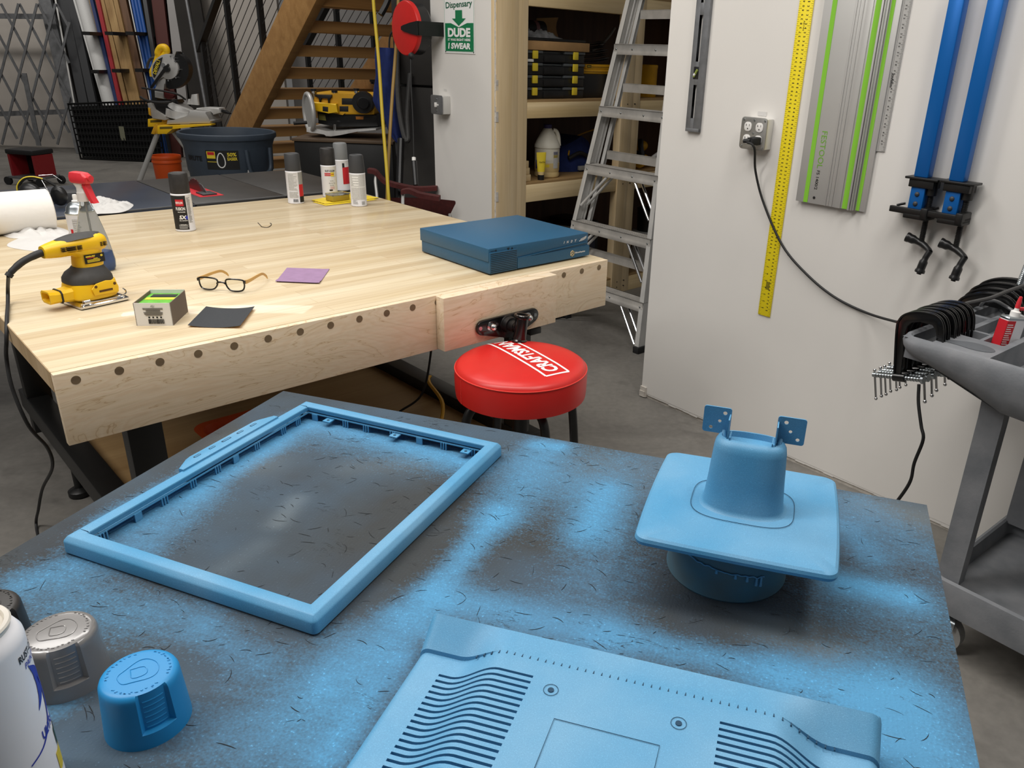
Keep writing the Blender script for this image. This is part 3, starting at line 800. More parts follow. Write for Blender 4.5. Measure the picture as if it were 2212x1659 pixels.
cc = at(92, 1600, ZT+.06); WR = .033
wc = thing('spray_paint_can', 'white spray paint can cut off by the left edge of the photo', 'spray can', (cc.x-.0375, cc.y+.006, ZT))
mb = MB(); mb.lathe([(WR-.002, 0), (WR, .002), (WR, .006), (WR-.0006, .008), (WR-.0006, .137), (WR-.001, .141), (WR-.004, .147), (WR-.007, .150)], 64, cap1=False); mb.build('body', M['white_gloss'], wc)
mb = MB(); mb.lathe([(WR-.007, .149), (WR-.0072, .153), (WR-.0055, .1545), (WR-.0065, .156), (WR-.0095, .1555), (WR-.0105, .152), (WR-.016, .158), (.010, .164), (.0085, .169), (.006, .169), (.0055, .164), (.001, .164)], 48); mb.build('rim', mat('can_rim', '#d9d4cb', .3, .2), wc)
a0 = math.radians(22)
lm = cylmap(WR-.0002, a0, 0)
mb = MB()
def ribbon(mb, pts, ws, fn):
    P = [Vector((*p, 0)) for p in pts]; P = spline(P, 6)
    L, Rr = [], []
    for i, p in enumerate(P):
        t_ = (P[min(i+1, len(P)-1)]-P[max(i-1, 0)]).normalized(); w = np.interp(i/(len(P)-1), np.linspace(0, 1, len(ws)), ws)
        nrm = Vector((-t_.y, t_.x, 0)); L.append(fn(*(p+nrm*w)[:2])); Rr.append(fn(*(p-nrm*w)[:2]))
    for i in range(len(P)-1): mb.quad(L[i], L[i+1], Rr[i+1], Rr[i])
ribbon(mb, [(-.006, .118), (.002, .105), (.001, .090), (-.008, .078)], [.0002, .005, .0045, .0002], lm)
ribbon(mb, [(.004, .100), (.008, .085), (.002, .066), (-.012, .050), (-.026, .042)], [.0002, .003, .0012, .0008, .0006], lm)
mb.build('printed_swoosh', M['print_blue'], wc, recalc=False)
lettering([('RUST-OLEUM', .004, .128, .034, .006, 0, .02, 0)], M['print_black'], wc, fn=lm)
lettering([('PAINTER\'S', .004, .120, .026, .005, 0, .01, .2), ('ULTRA', -.001, .058, .022, .008, 6, .03, .2)], M['print_blue'], wc, fn=lm)
mb = MB(); cyl_patch(mb, WR-.0001, a0, -.003, .016, .012, .030); mb.build('yellow_label', M['print_yellow'], wc)
mb = MB(); cyl_patch(mb, WR-.0001, a0, .004, .018, .032, .048); mb.build('green_label', mat('dark_green_print', '#24504a', .5), wc)
# ------------------------------------------------------------ maple workbench
BL_, BWD = 1.567, 1.575
wb = thing('workbench', 'large maple butcher block workbench with a face vise and black steel legs', 'workbench', M=FB)
mb = MB(); mb.box((0, .018, ZB-.045), (BL_, BWD, ZB), bev=.0025); mb.build('bench_top', M['bench_top'], wb)
mb = MB(); mb.box((-.0006, .02, ZB-.0435), (.0002, BWD-.002, ZB-.0015)); mb.build('end_grain', M['bench_end'], wb)
mb = MB(); mb.box((0, 0, ZB-.155), (BL_, .018, ZB-.0012), bev=.0015); mb.build('front_apron', M['bench_front'], wb)
mb = MB(); mb.box((BL_-.02, .02, ZB-.155), (BL_, .15, ZB-.046), bev=.0015); mb.build('end_apron', M['bench_front'], wb)
M['walnut'] = wood('walnut_plug', '#8f7a5c', '#74614a', 0, 2)
for k in list(range(12))+[17, 18, 19]:
    x = .0365+.0784*k+(.001 if k > 12 else 0)
    mb = MB(); mb.cyl((x, .002, ZB-.0205), (x, -.0006, ZB-.0205), .0088, n=24); mb.build('wood_plug', M['walnut'], wb)
mb = MB(); mb.box((.893, -.036, ZB-.152), (1.307, -.0008, ZB-.0012), bev=.002); jaw = mb.build('vise_jaw', M['bench_front'], wb)
mb = MB()
poly = []
for (cx, cz, r, a0, a1) in ((1.018, .688, .022, 90, 270), (1.125, .672, .034, 235, 305), (1.205, .688, .022, -90, 90)):
    poly += [(cx+r*math.cos(math.radians(a)), cz+r*math.sin(math.radians(a))) for a in np.linspace(a0, a1, 9)]
poly = [(x, z) for x, z in poly]
# order: left arc from top, bottom bulge, right arc
mb.prism(poly, .0365, .047, M=Matrix.Rotation(PI/2, 4, 'X'), bev=.0035)
vp = mb.build('vise_plate', M['black_gloss'], wb)
for x in (1.045, 1.180):
    mb = MB(); y0 = -.047
    mb.cyl((x, y0, .688), (x, y0-.003, .688), .0145, n=24); mb.cyl((x, y0-.003, .688), (x, y0-.010, .688), .0115, n=6)
    mb.sphere((x, y0-.010, .688), .0105, 18, (1, 1.1, 1)); mb.build('acorn_nut', M['chrome'], vp)
for x in (1.008, 1.066, 1.160, 1.212):
    mb = MB(); mb.cyl((x, -.046, .689), (x, -.0485, .689), .0055, n=14); mb.cyl((x, -.0484, .689), (x, -.0490, .689), .0025, n=6); mb.build('screw', M['zinc'] if x > 1.02 else mat('pinkish_screw', '#c9828a', .4), vp)
mb = MB(); hx, hz = 1.106, .683
mb.cyl((hx, -.046, hz), (hx, -.052, hz), .027, .026, 32); mb.cyl((hx, -.052, hz), (hx, -.066, hz), .0245, .0225, 32); mb.cyl((hx, -.066, hz), (hx, -.085, hz), .017, n=24)
mb.build('vise_hub', M['black'], wb)
mb = MB(); hc = V(hx+.0, -.104, hz)
Mh = Matrix.Translation(hc) @ Matrix.Rotation(math.radians(8), 4, 'Y')
mb.lathe([(.0, -.040), (.021, -.040), (.0225, -.037), (.0225, -.032), (.0185, -.029), (.0185, .030), (.0225, .034), (.0225, .040), (.021, .042), (.0165, .042), (.0150, .036), (.0150, .020), (.0, .020)], 32, Mh, False, False)
mb.cyl(hc+V(0, .006, 0), hc+V(0, .025, 0), .016, n=24)
mb.build('handle_socket', M['black_gloss'], wb)
# steel underframe
for x, y in ((.137, .135), (1.285, .135), (.137, 1.40), (1.285, 1.40)):
    mb = MB(); mb.box((x, y, .09), (x+.075, y+.05, ZB-.046), bev=.002); mb.build('leg', M['black'], wb)
for x in (.137, 1.285):
    mb = MB(); mb.box((x-.004, .06, .155), (x+.066, 1.52, .225), bev=.003); mb.build('lower_rail', M['black'], wb)
    mb = MB(); mb.box((x, .10, ZB-.10), (x+.06, 1.50, ZB-.046)); mb.build('upper_rail', M['black'], wb)
for y in (.10, 1.43):
    mb = MB(); mb.box((.2, y, ZB-.11), (1.29, y+.04, ZB-.05)); mb.build('cross_rail', M['black'], wb)
for x, y in ((.165, 1.02), (.165, .12), (1.33, .12), (1.33, 1.45)):
    mb = MB(); mb.lathe([(.03, 0), (.034, .004), (.034, .02), (.026, .026), (.012, .03), (.012, .156)], 24, Matrix.Translation((x, y, 0))); mb.build('levelling_foot', M['black'], wb)
mb = MB(); mb.box((.205, .16, .165), (1.28, 1.40, .183), bev=.001); mb.build('lower_shelf', M['plywood'], wb)
mb = MB(); mb.box((1.235, .10, ZB-.232), (1.31, .13, ZB-.16), bev=.002); mb.build('vise_bracket', M['black'], wb)
mb = MB(); mb.box((1.255, .02, ZB-.20), (1.30, .10, ZB-.18), bev=.002); mb.build('vise_bracket', M['black'], wb)
mb = MB(); mb.cyl((1.106, .02, hz), (1.106, .38, hz), .0125, n=16); mb.build('vise_screw', M['zinc'], wb)

# things under the bench
q = loc(FB, at(640, 850, .184)); tub = thing('orange_tub', 'orange plastic tub lying on the shelf under the workbench', 'tub', FB @ V(.62, .55, .184), 45)
mb = MB(); mb.loft([[V(x, y, z) for x, y in rrect(w, d, .05, 5)] for w, d, z in ((.30, .22, 0), (.34, .26, .1), (.36, .28, .10), (.37, .29, .105), (.33, .25, .105), (.29, .21, .01))]); mb.build('body', M['orange'], tub)
r_ = thing('red_tool', 'red plastic tool on the shelf under the workbench beside the tub', 'tool', FB @ V(.66, .27, .184), 45)
mb = MB(); mb.loft([[V(x, y, z) for x, y in rrect(w, d, .02, 4)] for w, d, z in ((.09, .05, 0), (.10, .06, .06), (.085, .05, .09), (.05, .03, .10))]); mb.build('body', M['red_plastic'], r_)
mb = MB(); mb.tube([FB @ V(*p) for p in ((1.0, .35, .195), (1.08, .3, .21), (1.2, .42, .24), (1.28, .62, .238), (1.36, .7, .2), (1.45, .6, .02), (1.3, .5, .012))], .007, 8, smooth=6)
tag(mb.build('air_hose', M['yellow_dull']), 'yellow air hose looping under the right end of the workbench', 'hose')
mb = MB(); mb.tube([FB @ V(*p) for p in ((1.20, .5, .66), (1.20, .48, .5), (1.21, .5, .4), (1.18, .52, .25), (1.1, .55, .192))], .004, 8, smooth=6)
tag(mb.build('black_cable', M['black_rubber']), 'thin black cable hanging down under the workbench', 'cable')

# ------------------------------------------------------------ items on the bench
# blue desktop computer
IM = frame(at(1056.6, 596.1, ZB), 44); IM.translation.z = ZB
ind = thing('desktop_computer', 'flat teal blue desktop computer on the right end of the workbench', 'computer', M=IM)
IWd, IDp, IH_ = .41, .36, .079
mb = MB(); mb.box((.004, .010, .003), (IWd-.004, IDp-.004, .012)); mb.build('base', M['black_plastic'], ind)
mb = MB(); mb.box((.0025, .0025, .004), (IWd, IDp-.004, .040), bev=.002); mb.build('lower_case', M['indy'], ind)
mb = MB(); mb.box((0, 0.003, .0392), (IWd-.004, IDp, IH_), bev=.0022); mb.build('lid', M['indy'], ind)
mb = MB(); mb.loft([[V(x, -.0005, z) for x, z in ((.108, .0375), (IWd, .0375), (IWd, .006), (.108, .006))], [V(x, .004, z) for x, z in ((.108, .0375), (IWd, .0375), (IWd, .006), (.108, .006))]])
mb.prism([(.108, .036), (.400, .049), (.4005, .051), (.108, .0382)], -.004, .0006, M=Matrix.Rotation(PI/2, 4, 'X')); mb.build('front_lip', M['indy'], ind)
M['slot'] = mat('dark_vent', '#10222f', .8)
mb = MB()
for k in range(11):
    z = .009+k*.0053; mb.box((.006, -.0012, z), (.104, .004, z+.0021))
mb.build('vent', M['slot'], ind)
mb = MB(); mb.box((.002, -.0008, .005), (.1055, .0035, .067), bev=.0005); mb.build('vent_panel', M['indy'], ind)
mb = MB(); Rx = Matrix.Rotation(PI/2, 4, 'X')
mb.prism([(.008, .0712), (.024, .0712), (.024, .0718), (.008, .0718)], -.0035, -.0024, M=Rx)
mb.prism([(.024, .0715), (.0275, .0745), (.031, .0715), (.0275, .0685)], -.0035, -.0024, M=Rx)
mb.prism([(.069, .0735), (.079, .0735), (.074, .066)], -.0035, -.0024, M=Rx); mb.prism([(.083, .0665), (.093, .0665), (.088, .074)], -.0035, -.0024, M=Rx)
for v in mb.b.verts: v.co.y = -abs(v.co.y)+.0055
mb.build('panel_symbol', M['slot'], ind)
Mfr = Matrix.Translation((0, .0022, 0)) @ Rx
lettering([('I', .300, .0605, None, .0075, 0, .03, .3), ('N', .315, .0605, None, .0075, 0, .02, .3), ('D', .332, .0605, None, .0075, 0, .02, .3), ('Y', .350, .0605, None, .0085, 0, .02, .3)], M['print_white'], ind, M=Mfr)
lettering([('SiliconGraphics', .368, .0215, .046, .0062, 0, .03, .25)], M['print_white'], ind, M=Matrix.Translation((0, -.0012, 0)) @ Rx)
mb = MB(); mb.prism([(.366, .056), (.372, .0635), (.386, .0690), (.398, .0705), (.396, .063), (.385, .058), (.374, .0565)], 0, .0012, M=Matrix.Translation((0, .0026, 0)) @ Rx, bev=.0004); mb.build('silver_badge', M['chrome'], ind)
mb = MB()
c0 = (.334, .0215); hexp = [(c0[0]+.0085*math.cos(a), c0[1]+.0095*math.sin(a)) for a in [math.radians(30+60*k) for k in range(6)]]
mb.tube([V(x, -.0009, z) for x, z in hexp], .0011, 5, closed=True)
for k in (1, 3, 5): mb.tube([V(c0[0], -.0009, c0[1]), V(hexp[k][0], -.0009, hexp[k][1])], .0011, 5)
for k in (0, 2, 4): mb.tube([V(c0[0]*.5+hexp[k][0]*.5, -.0009, c0[1]*.5+hexp[k][1]*.5), V(hexp[k][0], -.0009, hexp[k][1])], .0009, 5)
mb.build('cube_emblem', mat('gold_emblem', '#d9c391', .35, .3), ind)

# spray cans standing on the bench
def spray_can(px_, py_, capm, label, h=.20, capshape=0, view=None):
    c = at(px_, py_, ZB); d = Vector((-c.x, -c.y)); a = math.atan2(d.y, d.x)
    r = .0325; t = thing('spray_can', label, 'spray can', (c.x, c.y, ZB), group='spray cans on the workbench')
    hb = h*.655
    mb = MB(); mb.lathe([(r-.003, 0), (r-.0005, .0015), (r, .004), (r-.0006, .006), (r-.0006, hb-.006), (r, hb-.004), (r-.0015, hb)], 48); mb.build('body', M['white_gloss'], t)
    mb = MB()
    if capshape == 0: P = [(r-.0015, hb), (r-.0012, hb+.004), (r-.0025, h-.006), (r-.0045, h-.0015), (r-.008, h), (r-.010, h-.001), (.001, h-.002)]
    else: P = [(r-.001, hb), (r-.001, hb+.018), (r-.0045, h-.006), (r-.006, h-.0015), (r-.009, h), (r-.011, h-.0015), (.001, h-.0025)]
    mb.lathe(P, 48); mb.build('cap', capm, t)
    return t, r, a, hb
def lines(t, r, a, x0, x1, z0, z1, n, m, name='small_print', seed=1, th=.55):
    mb = MB(); rn = random.Random(seed); dz = (z1-z0)/n
    for k in range(n):
        z = z1-(k+.5)*dz; e = x1-(x1-x0)*rn.choice([0, 0, .05, .1, .35]); cyl_patch(mb, r+.0002, a, x0, e, z-dz*th/2, z+dz*th/2)
    return mb.build(name, m, t, recalc=False)
def patch(t, r, a, x0, x1, z0, z1, m, name, off=.0001):
    mb = MB(); cyl_patch(mb, r+off, a, x0, x1, z0, z1); return mb.build(name, m, t, recalc=False)
# black bodied can
t, r, a, hb = spray_can(402, 497, M['cap_black'], 'black spray can with a flat black cap, alone left of the bench middle', .195)
patch(t, r, a, -.045, .012, .008, hb-.006, M['print_black'], 'black_label')
lines(t, r, a, .015, .028, .03, hb-.012, 22, M['print_grey'])
patch(t, r, a, -.022, .004, hb-.040, hb-.018, M['print_red'], 'red_oval', .0002)
fn = cylmap(r+.0005, a)
lettering([('KRYLON', -.0095, hb-.029, .022, .008, 0, .03, 0), ('FUSION', -.008, hb-.049, .030, .011, 0, .03, 0), ('ALL-IN-ONE', -.006, hb-.060, .024, .004, 0, .02, 0), ('5X', -.004, hb-.078, None, .013, 0, .04, .2), ('MAX ADHESION', -.003, hb-.089, .026, .0035, 0, .02, 0), ('FLAT BLACK', -.005, hb-.103, .018, .0035, 0, .02, 0)], M['print_white'], t, fn=fn)
mb = MB(); cyl_patch(mb, r+.0003, a, .004, .012, hb-.085, hb-.073); mb.build('blue_splash', M['print_blue'], t, recalc=False)
lines(t, r, a, -.020, .010, .010, .026, 5, M['print_grey'], 'small_print', 4)
# left white can of the back row
t, r, a, hb = spray_can(640, 438, M['charcoal'], 'white spray can with a red edged label, leftmost of the back row', .20)
lines(t, r, a, -.026, .011, .055, hb-.008, 22, M['print_pale'], seed=3, th=.8); lines(t, r, a, -.026, .011, .025, .050, 9, M['print_pale'], seed=4, th=.85)
patch(t, r, a, .017, .045, .03, .078, M['print_red'], 'red_label'); patch(t, r, a, .017, .045, .078, hb-.004, M['print_grey'], 'grey_label'); patch(t, r, a, .017, .045, .006, .03, M['print_black'], 'black_label')
mb = MB()
for k in range(9): cyl_patch(mb, r+.0002, a, -.010+k*.0022, -.0088+k*.0022, .008, .020, 2)
mb.build('barcode', M['print_black'], t, recalc=False)
# satin enamel can
t, r, a, hb = spray_can(714, 424, M['cap_black'], 'white spray can with red printed squares and a black cap', .205)
fn = cylmap(r+.0004, a)
lettering([('RUST-OLEUM', .006, hb-.022, .042, .008, 0, .02, 0)], M['print_black'], t, fn=fn)
lettering([('SATIN', .010, hb-.064, .014, .0055, 0, 0, 0), ('PROTECTIVE', .012, hb-.074, .028, .0055, 0, 0, 0), ('ENAMEL', .011, hb-.083, .018, .0055, 0, 0, 0)], M['print_grey'], t, fn=fn)
lettering([('STOPS RUST', .016, hb-.037, .014, .005, 0, .02, 0)], M['print_red'], t, fn=cylmap(r+.0008, a))
mb = MB()
for k in range(5):
    for j in range(2): cyl_patch(mb, r+.0002, a, -.018+k*.0058, -.0132+k*.0058, hb-.036-j*.0072, hb-.0302-j*.0072)
mb.build('red_square', M['print_red'], t, recalc=False)
patch(t, r, a, .008, .024, hb-.045, hb-.028, M['print_yellow'], 'yellow_badge', .0004)
patch(t, r, a, -.002, .012, .028, .034, M['print_black'], 'black_tag'); lines(t, r, a, -.012, .02, .008, .022, 5, M['print_pale'], 'small_print', 2, .7)
lines(t, r, a, .002, .022, hb-.100, hb-.088, 3, M['print_red'], 'red_line', 2, .25)
# grey capped can behind it
t, r, a, hb = spray_can(741, 410, mat('grey_cap', '#7b7d7e', .5), 'white spray can with a light grey cap, hidden behind the satin enamel can', .208)
patch(t, r, a, .004, .045, .03, hb-.032, M['print_red'], 'red_label'); patch(t, r, a, .004, .014, hb-.034, hb-.014, M['print_black'], 'black_ring')
# right can
t, r, a, hb = spray_can(776, 444, M['charcoal'], 'white spray can with a tapered charcoal cap, rightmost of the back row', .205, 1)
patch(t, r, a, -.030, .0045, .03, hb-.008, M['print_pale'], 'grey_panel'); patch(t, r, a, .0065, .032, .03, hb-.006, M['print_pale'], 'grey_panel')
mb = MB()
for k in range(4): cyl_patch(mb, r+.0003, a, -.024+.002*k, .003, hb-.018-.010*k, hb-.014-.010*k)
cyl_patch(mb, r+.0003, a, -.032, .034, hb-.056, hb-.0535); mb.build('white_line', M['print_white'], t, recalc=False)
lines(t, r, a, -.026, -.004, .010, .028, 6, M['print_grey'], seed=9, th=.4)
mb = MB()
for k in range(8): cyl_patch(mb, r+.0002, a, .012+k*.0018, .013+k*.0018, .008, .022, 2)
mb.build('barcode', M['print_grey'], t, recalc=False)
# aerosol behind the spray bottle
d = at(160, 420, ZB+.185)
t = thing('aerosol_can', 'white and red aerosol can with a bare white nozzle behind the spray bottle', 'aerosol can', (d.x, d.y, ZB))
mb = MB(); r = .033; mb.lathe([(r-.002, 0), (r, .002), (r-.0006, .006), (r-.0006, .128), (r, .131)], 40); mb.build('body', M['white_gloss'], t)
mb = MB(); mb.lathe([(r, .131), (r+.001, .134), (r-.003, .138), (r-.006, .150), (r-.013, .160), (r-.018, .163), (.001, .164)], 40); mb.build('dome', M['zinc'], t)
mb = MB(); mb.lathe([(.010, .163), (.010, .168), (.006, .170), (.006, .182), (.005, .185), (.001, .185)], 20); mb.build('nozzle', M['white'], t)
a = math.atan2(-d.y, -d.x); patch(t, r, a, -.03, -.022, .005, .09, M['print_red'], 'red_stripe'); lines(t, r, a, -.02, .02, .03, .12, 14, M['print_pale'], th=.7)

# trigger spray bottle, blue fluid in the bottom
d = at(213, 583, ZB)
t = thing('spray_bottle', 'clear trigger spray bottle with a red head and some blue fluid', 'spray bottle', (d.x, d.y, ZB), -18)
t.scale = (1.06, 1.06, 1.0)
def bottle(z): return np.interp(z, [0, .004, .03, .10, .16, .185, .20], [.034, .040, .042, .034, .022, .015, .013])
mb = MB(); Z_ = [0, .003, .01, .03, .06, .09, .12, .15, .17, .185, .198]
mb.loft([[V(x, y, z) for x, y in rrect(2*bottle(z), 1.35*bottle(z), .012, 5)] for z in Z_], True, True, False); mb.build('bottle', M['clear'], t)
mb = MB(); mb.loft([[V(x*.96, y*.96, z) for x, y in rrect(2*bottle(z), 1.35*bottle(z), .012, 5)] for z in (.002, .01, .03, .055)]); mb.build('fluid', M['blue_fluid'], t)
mb = MB(); mb.tube([V(.004, 0, .004), V(.002, 0, .1), V(0, 0, .2)], .0022, 8); mb.build('dip_tube', M['print_grey'], t)
mb = MB(); mb.cyl((0, 0, .193), (0, 0, .216), .0165, .015, 28); mb.build('collar', mat('grey_white_collar', '#cfcac5', .45), t)
mb = MB(); mb.loft([[V(x, y, z) for x, y in rrect(w, d_, .006, 3, cx)] for w, d_, z, cx in ((.026, .022, .214, .0), (.022, .018, .228, -.003), (.034, .022, .243, -.005))]); mb.build('neck', mat('grey_white_neck', '#d5d0ca', .45), t)
mb = MB(); mb.loft([[V(x, y, z) for x, y in rrect(w, d_, .006, 3, cx)] for w, d_, z, cx in ((.052, .024, .241, .002), (.058, .028, .246, .002), (.058, .028, .258, .002), (.046, .022, .268, -.003), (.030, .014, .270, -.006))]); mb.cyl((.029, 0, .255), (.036, 0, .255), .008, n=16); mb.build('head', M['red_plastic'], t)
mb = MB(); mb.loft([[V(cx-.005, -.008, z), V(cx+.006, -.008, z), V(cx+.006, .008, z), V(cx-.005, .008, z)] for cx, z in ((.012, .243), (.018, .225), (.025, .205), (.033, .190))]); mb.build('trigger', M['red_plastic'], t)
# white drawn letters on the bottle front
lettering([('W', .008, .092, .014, .013, -30, .0, 0), ('D', .014, .078, .016, .011, 20, .0, 0), ('A', .022, .064, .016, .013, 20, .0, 0)], M['print_white'], t, 'handwriting', fn=lambda x, y: V(x, -.675*bottle(y)-.0008, y))

# paper towel roll lying down, rags and sheets
pr = at(60, 520, ZB)
d = at(110, 452, ZB+.067); tr = thing('paper_towel_roll', 'white quilted paper towel roll lying at the left edge', 'paper towel', M=Matrix.Translation(d) @ Matrix.Rotation(math.radians(44), 4, 'Z'))
mb = MB(); mb.lathe([(.021, 0), (.064, 0), (.067, .003), (.0672, .14), (.067, .277), (.065, .28), (.021, .28), (.020, .14)], 56, Matrix.Rotation(-PI/2, 4, 'Y'), False, False); mb.build('roll', M['paper_towel'], tr)
mb = MB(); mb.lathe([(.0205, -.002), (.0205, .282), (.019, .282), (.019, -.002), (.0205, -.002)], 30, Matrix.Rotation(-PI/2, 4, 'Y'), False, False); mb.build('tube', M['cardboard'], tr)
def rag(name, label, pts_px, z, hgt, seed, m, cat='rag', zb=ZB, n=26):
    """crumpled sheet: outline given as photo points on the surface, filled with folds"""
    P = [at(x, y, zb) for x, y in pts_px]; c = sum(P, Vector())/len(P)
    S = spline([p-c for p in P], 8, True); N = len(S)
    mb = MB(); top = []
    K = 16
    def hh(r, p): return z+hgt*(1-r**2.2)*(.25+1.3*abs(mnoise.noise(Vector((p.x*26, p.y*26, seed))))+.2*abs(mnoise.noise(Vector((p.x*60, p.y*60, seed)))))
    rings = []
    for k in range(K+1):
        r = max(.02, 1-k/K); rings.append([V(p.x*r, p.y*r, hh(r, p*r)) for p in S])
    mb.loft([[V(p.x, p.y, .0003) for p in S]]+rings)
    o = mb.build(name, m, None, 40); o.location = (c.x, c.y, zb); return tag(o, label, cat)
rag('paper_rag', 'crumpled white paper rag in front of the paper towel roll', [(5, 505), (30, 495), (75, 490), (125, 492), (148, 500), (140, 512), (100, 514), (55, 516), (20, 514)], .001, .030, 3, M['paper'])
rag('paper_sheet', 'thin white pad sheet lying flat behind the sander', [(15, 531), (60, 508), (90, 499), (110, 502), (150, 518), (170, 524), (120, 545), (80, 544)], .001, .006, 8, M['paper'], 'paper')

# earmuffs behind the roll, standing on the saw table side
d = at(88, 452, ZB)
em = thing('ear_muffs', 'black ear muffs with a yellow edged headband behind the paper towel roll', 'ear muffs', (d.x, d.y, ZB), 0)
for s, M_ in ((-1, 0), (1, 1)):
    mb = MB(); mb.sphere((s*.012-.0, .02*s, .052), .05, 24, (.9, .55, 1.0)) if s < 0 else mb.sphere((.035, .07, .04), .038, 24, (.8, .6, 1)); mb.build('ear_cup', M['black_plastic'], em)
mb = MB(); mb.tube([V(-.06, -.01, .05), V(-.056, -.01, .085), V(-.03, -.008, .112), V(.0, 0, .118), V(.03, .01, .110), V(.055, .03, .085)], .005, 8, smooth=6); mb.build('headband', M['black_rubber'], em)
mb = MB(); mb.tube([V(-.062, -.016, .05), V(-.058, -.016, .087), V(-.031, -.014, .115), V(.0, -.006, .121), V(.03, .004, .113)], .0022, 6, smooth=6); mb.build('yellow_edge', M['print_yellow'], em)
mb = MB(); mb.tube([V(.028, 0, .108), V(.045, -.012, .085), V(.060, -.02, .066)], .0014, 6); mb.tube([V(.0, .03, .12), V(.04, .05, .122), V(.07, .05, .10)], .0014, 6); mb.build('wire_fork', M['chrome'], em)

# finishing sander
SP = at(205, 655, ZB)
sa_, sb_ = at(176, 672, ZB), at(274, 650, ZB)
_ang = math.degrees(math.atan2(sb_.y-sa_.y, sb_.x-sa_.x)); SMt = frame(sa_, _ang) @ Matrix.Translation((.059, .053, 0))
SMt.translation.z = ZB
sd = thing('sander', 'yellow electric quarter sheet finishing sander near the left end of the workbench', 'sander', M=SMt)
mb = MB(); mb.box((-.055, -.05, 0), (.055, .06, .006)); mb.build('foam_pad', M['black_rubber'], sd)
mb = MB(); mb.loft([[V(x, y, z) for x, y in rrect(w, d_, .004, 2, 0, .005)] for w, d_, z in ((.118, .116, .003), (.118, .116, .008), (.108, .106, .013), (.09, .09, .015))]); mb.build('platen', M['chrome'], sd)
mb = MB()
mb.tube([V(-.045, -.054, .019), V(-.02, -.056, .0165), V(.02, -.056, .0165), V(.048, -.054, .018), V(.056, -.045, .024), V(.052, -.04, .03)], .0018, 6, smooth=4); mb.cyl((-.05, -.052, .018), (-.036, -.052, .018), .006, n=12); mb.build('paper_clip', M['chrome'], sd)
def ss(lst, ex=3.0, n=44): return [oval(w, d_, z, cx, cy, n, ex) for w, d_, z, cx, cy in lst]
mb = MB(); mb.loft(ss([(.100, .096, .017, -.004, .005), (.108, .102, .022, -.004, .005), (.108, .100, .040, -.003, .005), (.102, .094, .055, -.002, .005), (.08, .075, .06, 0, .005)], 3.6)); mb.build('skirt', M['yellow'], sd)
mb = MB()
mb.prism([(-.02, .028), (-.024, .044), (-.012, .056), (.012, .060), (.034, .056), (.040, .040), (.038, .026)], .0455, .0495, M=Matrix.Rotation(PI/2, 4, 'X'), bev=.002); pn = mb.build('skirt_panel', M['yellow'], sd)
mb = MB(); mb.box((-.008, -.0502, .034), (.024, -.0494, .039)); 
for x, z in ((-.014, .049), (.031, .049)): mb.cyl((x, -.0502, z), (x, -.0494, z), .0035, n=12)
mb.build('slot', mat('brown_shadow_hole', '#5b3b10', .8), pn)
mb = MB(); mb.loft(ss([(.094, .090, .050, -.003, .005), (.104, .098, .056, -.004, .005), (.102, .096, .066, -.004, .005), (.088, .084, .078, -.003, .005), (.072, .066, .086, 0, .005), (.066, .058, .092, .002, .005)], 2.8)); mb.build('rubber_boot', M['rubber_grey'], sd)
mb = MB(); mb.loft(ss([(.064, .056, .090, .003, .004), (.066, .058, .096, .003, .004), (.064, .054, .118, .004, .003), (.074, .056, .125, .0, .003), (.110, .058, .134, -.012, .003)], 2.6)); mb.build('motor_body', M['yellow'], sd)
mb = MB()
xs = [-.092, -.088, -.080, -.06, -.03, 0, .025, .040, .048, .051]
rings = []
for x in xs:
    hw = np.interp(x, [-.092, -.07, -.02, .03, .046, .051], [.016, .022, .030, .031, .024, .012]); hh = np.interp(x, [-.092, -.07, -.02, .03, .046, .051], [.014, .019, .023, .023, .018, .009])
    zc = np.interp(x, [-.092, -.02, .05], [.139, .145, .146])
    rings.append([V(x, hw*math.copysign(abs(math.cos(a))**.8, math.cos(a))+.003, zc+hh*math.copysign(abs(math.sin(a))**.8, math.sin(a))) for a in np.linspace(0, 2*PI, 32, endpoint=False)])
mb.loft(rings); mb.build('handle', M['yellow'], sd, ang=50)
mb = MB(); rings = []
for x in np.linspace(-.06, .042, 12):
    f = math.sqrt(max(.02, 1-((x+.009)/.0535)**2)); hw = .028*f; zc = np.interp(x, [-.092, -.02, .05], [.139, .145, .146])+np.interp(x, [-.092, -.07, -.02, .03, .046, .051], [.014, .019, .023, .023, .018, .009])
    rings.append([V(x, .003+hw, zc-.006), V(x, .003+hw*.6, zc+.0005), V(x, .003, zc+.0022), V(x, .003-hw*.6, zc+.0005), V(x, .003-hw, zc-.006), V(x, .003, zc-.008)])
mb.loft(rings); mb.build('palm_grip', M['rubber_grey'], sd, 60)
mb = MB()
for x0, x1 in ((-.062, -.053), (-.050, -.030), (-.027, -.017), (.026, .031), (.034, .041)):
    for k in range(3): mb.box((x0, -.0305 if x1 < 0 else -.0295, .139+k*.004), (x1, -.022, .1404+k*.004))
mb.build('vent_slot', mat('dark_vent_slot', '#3d2b08', .8), sd)
mb = MB(); mb.grid(lambda u, v: V(-.016+.048*u, -.0262+.006*abs(u-.45)**2, .101+.022*v), 6, 1); pl_ = mb.build('rating_plate', M['print_black'], sd)
mb = MB()
for z0, x0, x1 in ((.1185, -.013, -.001), (.1185, .001, .009), (.1165, -.013, .008), (.1115, .004, .014), (.109, -.011, .018), (.1065, -.011, .020), (.104, -.011, .018)): mb.box((x0, -.0272, z0), (x1, -.0266, z0+.0014))
mb.sphere((.024, -.0266, .117), .003, 10, (1, .2, 1)); mb.build('yellow_print', M['print_yellow'], pl_)
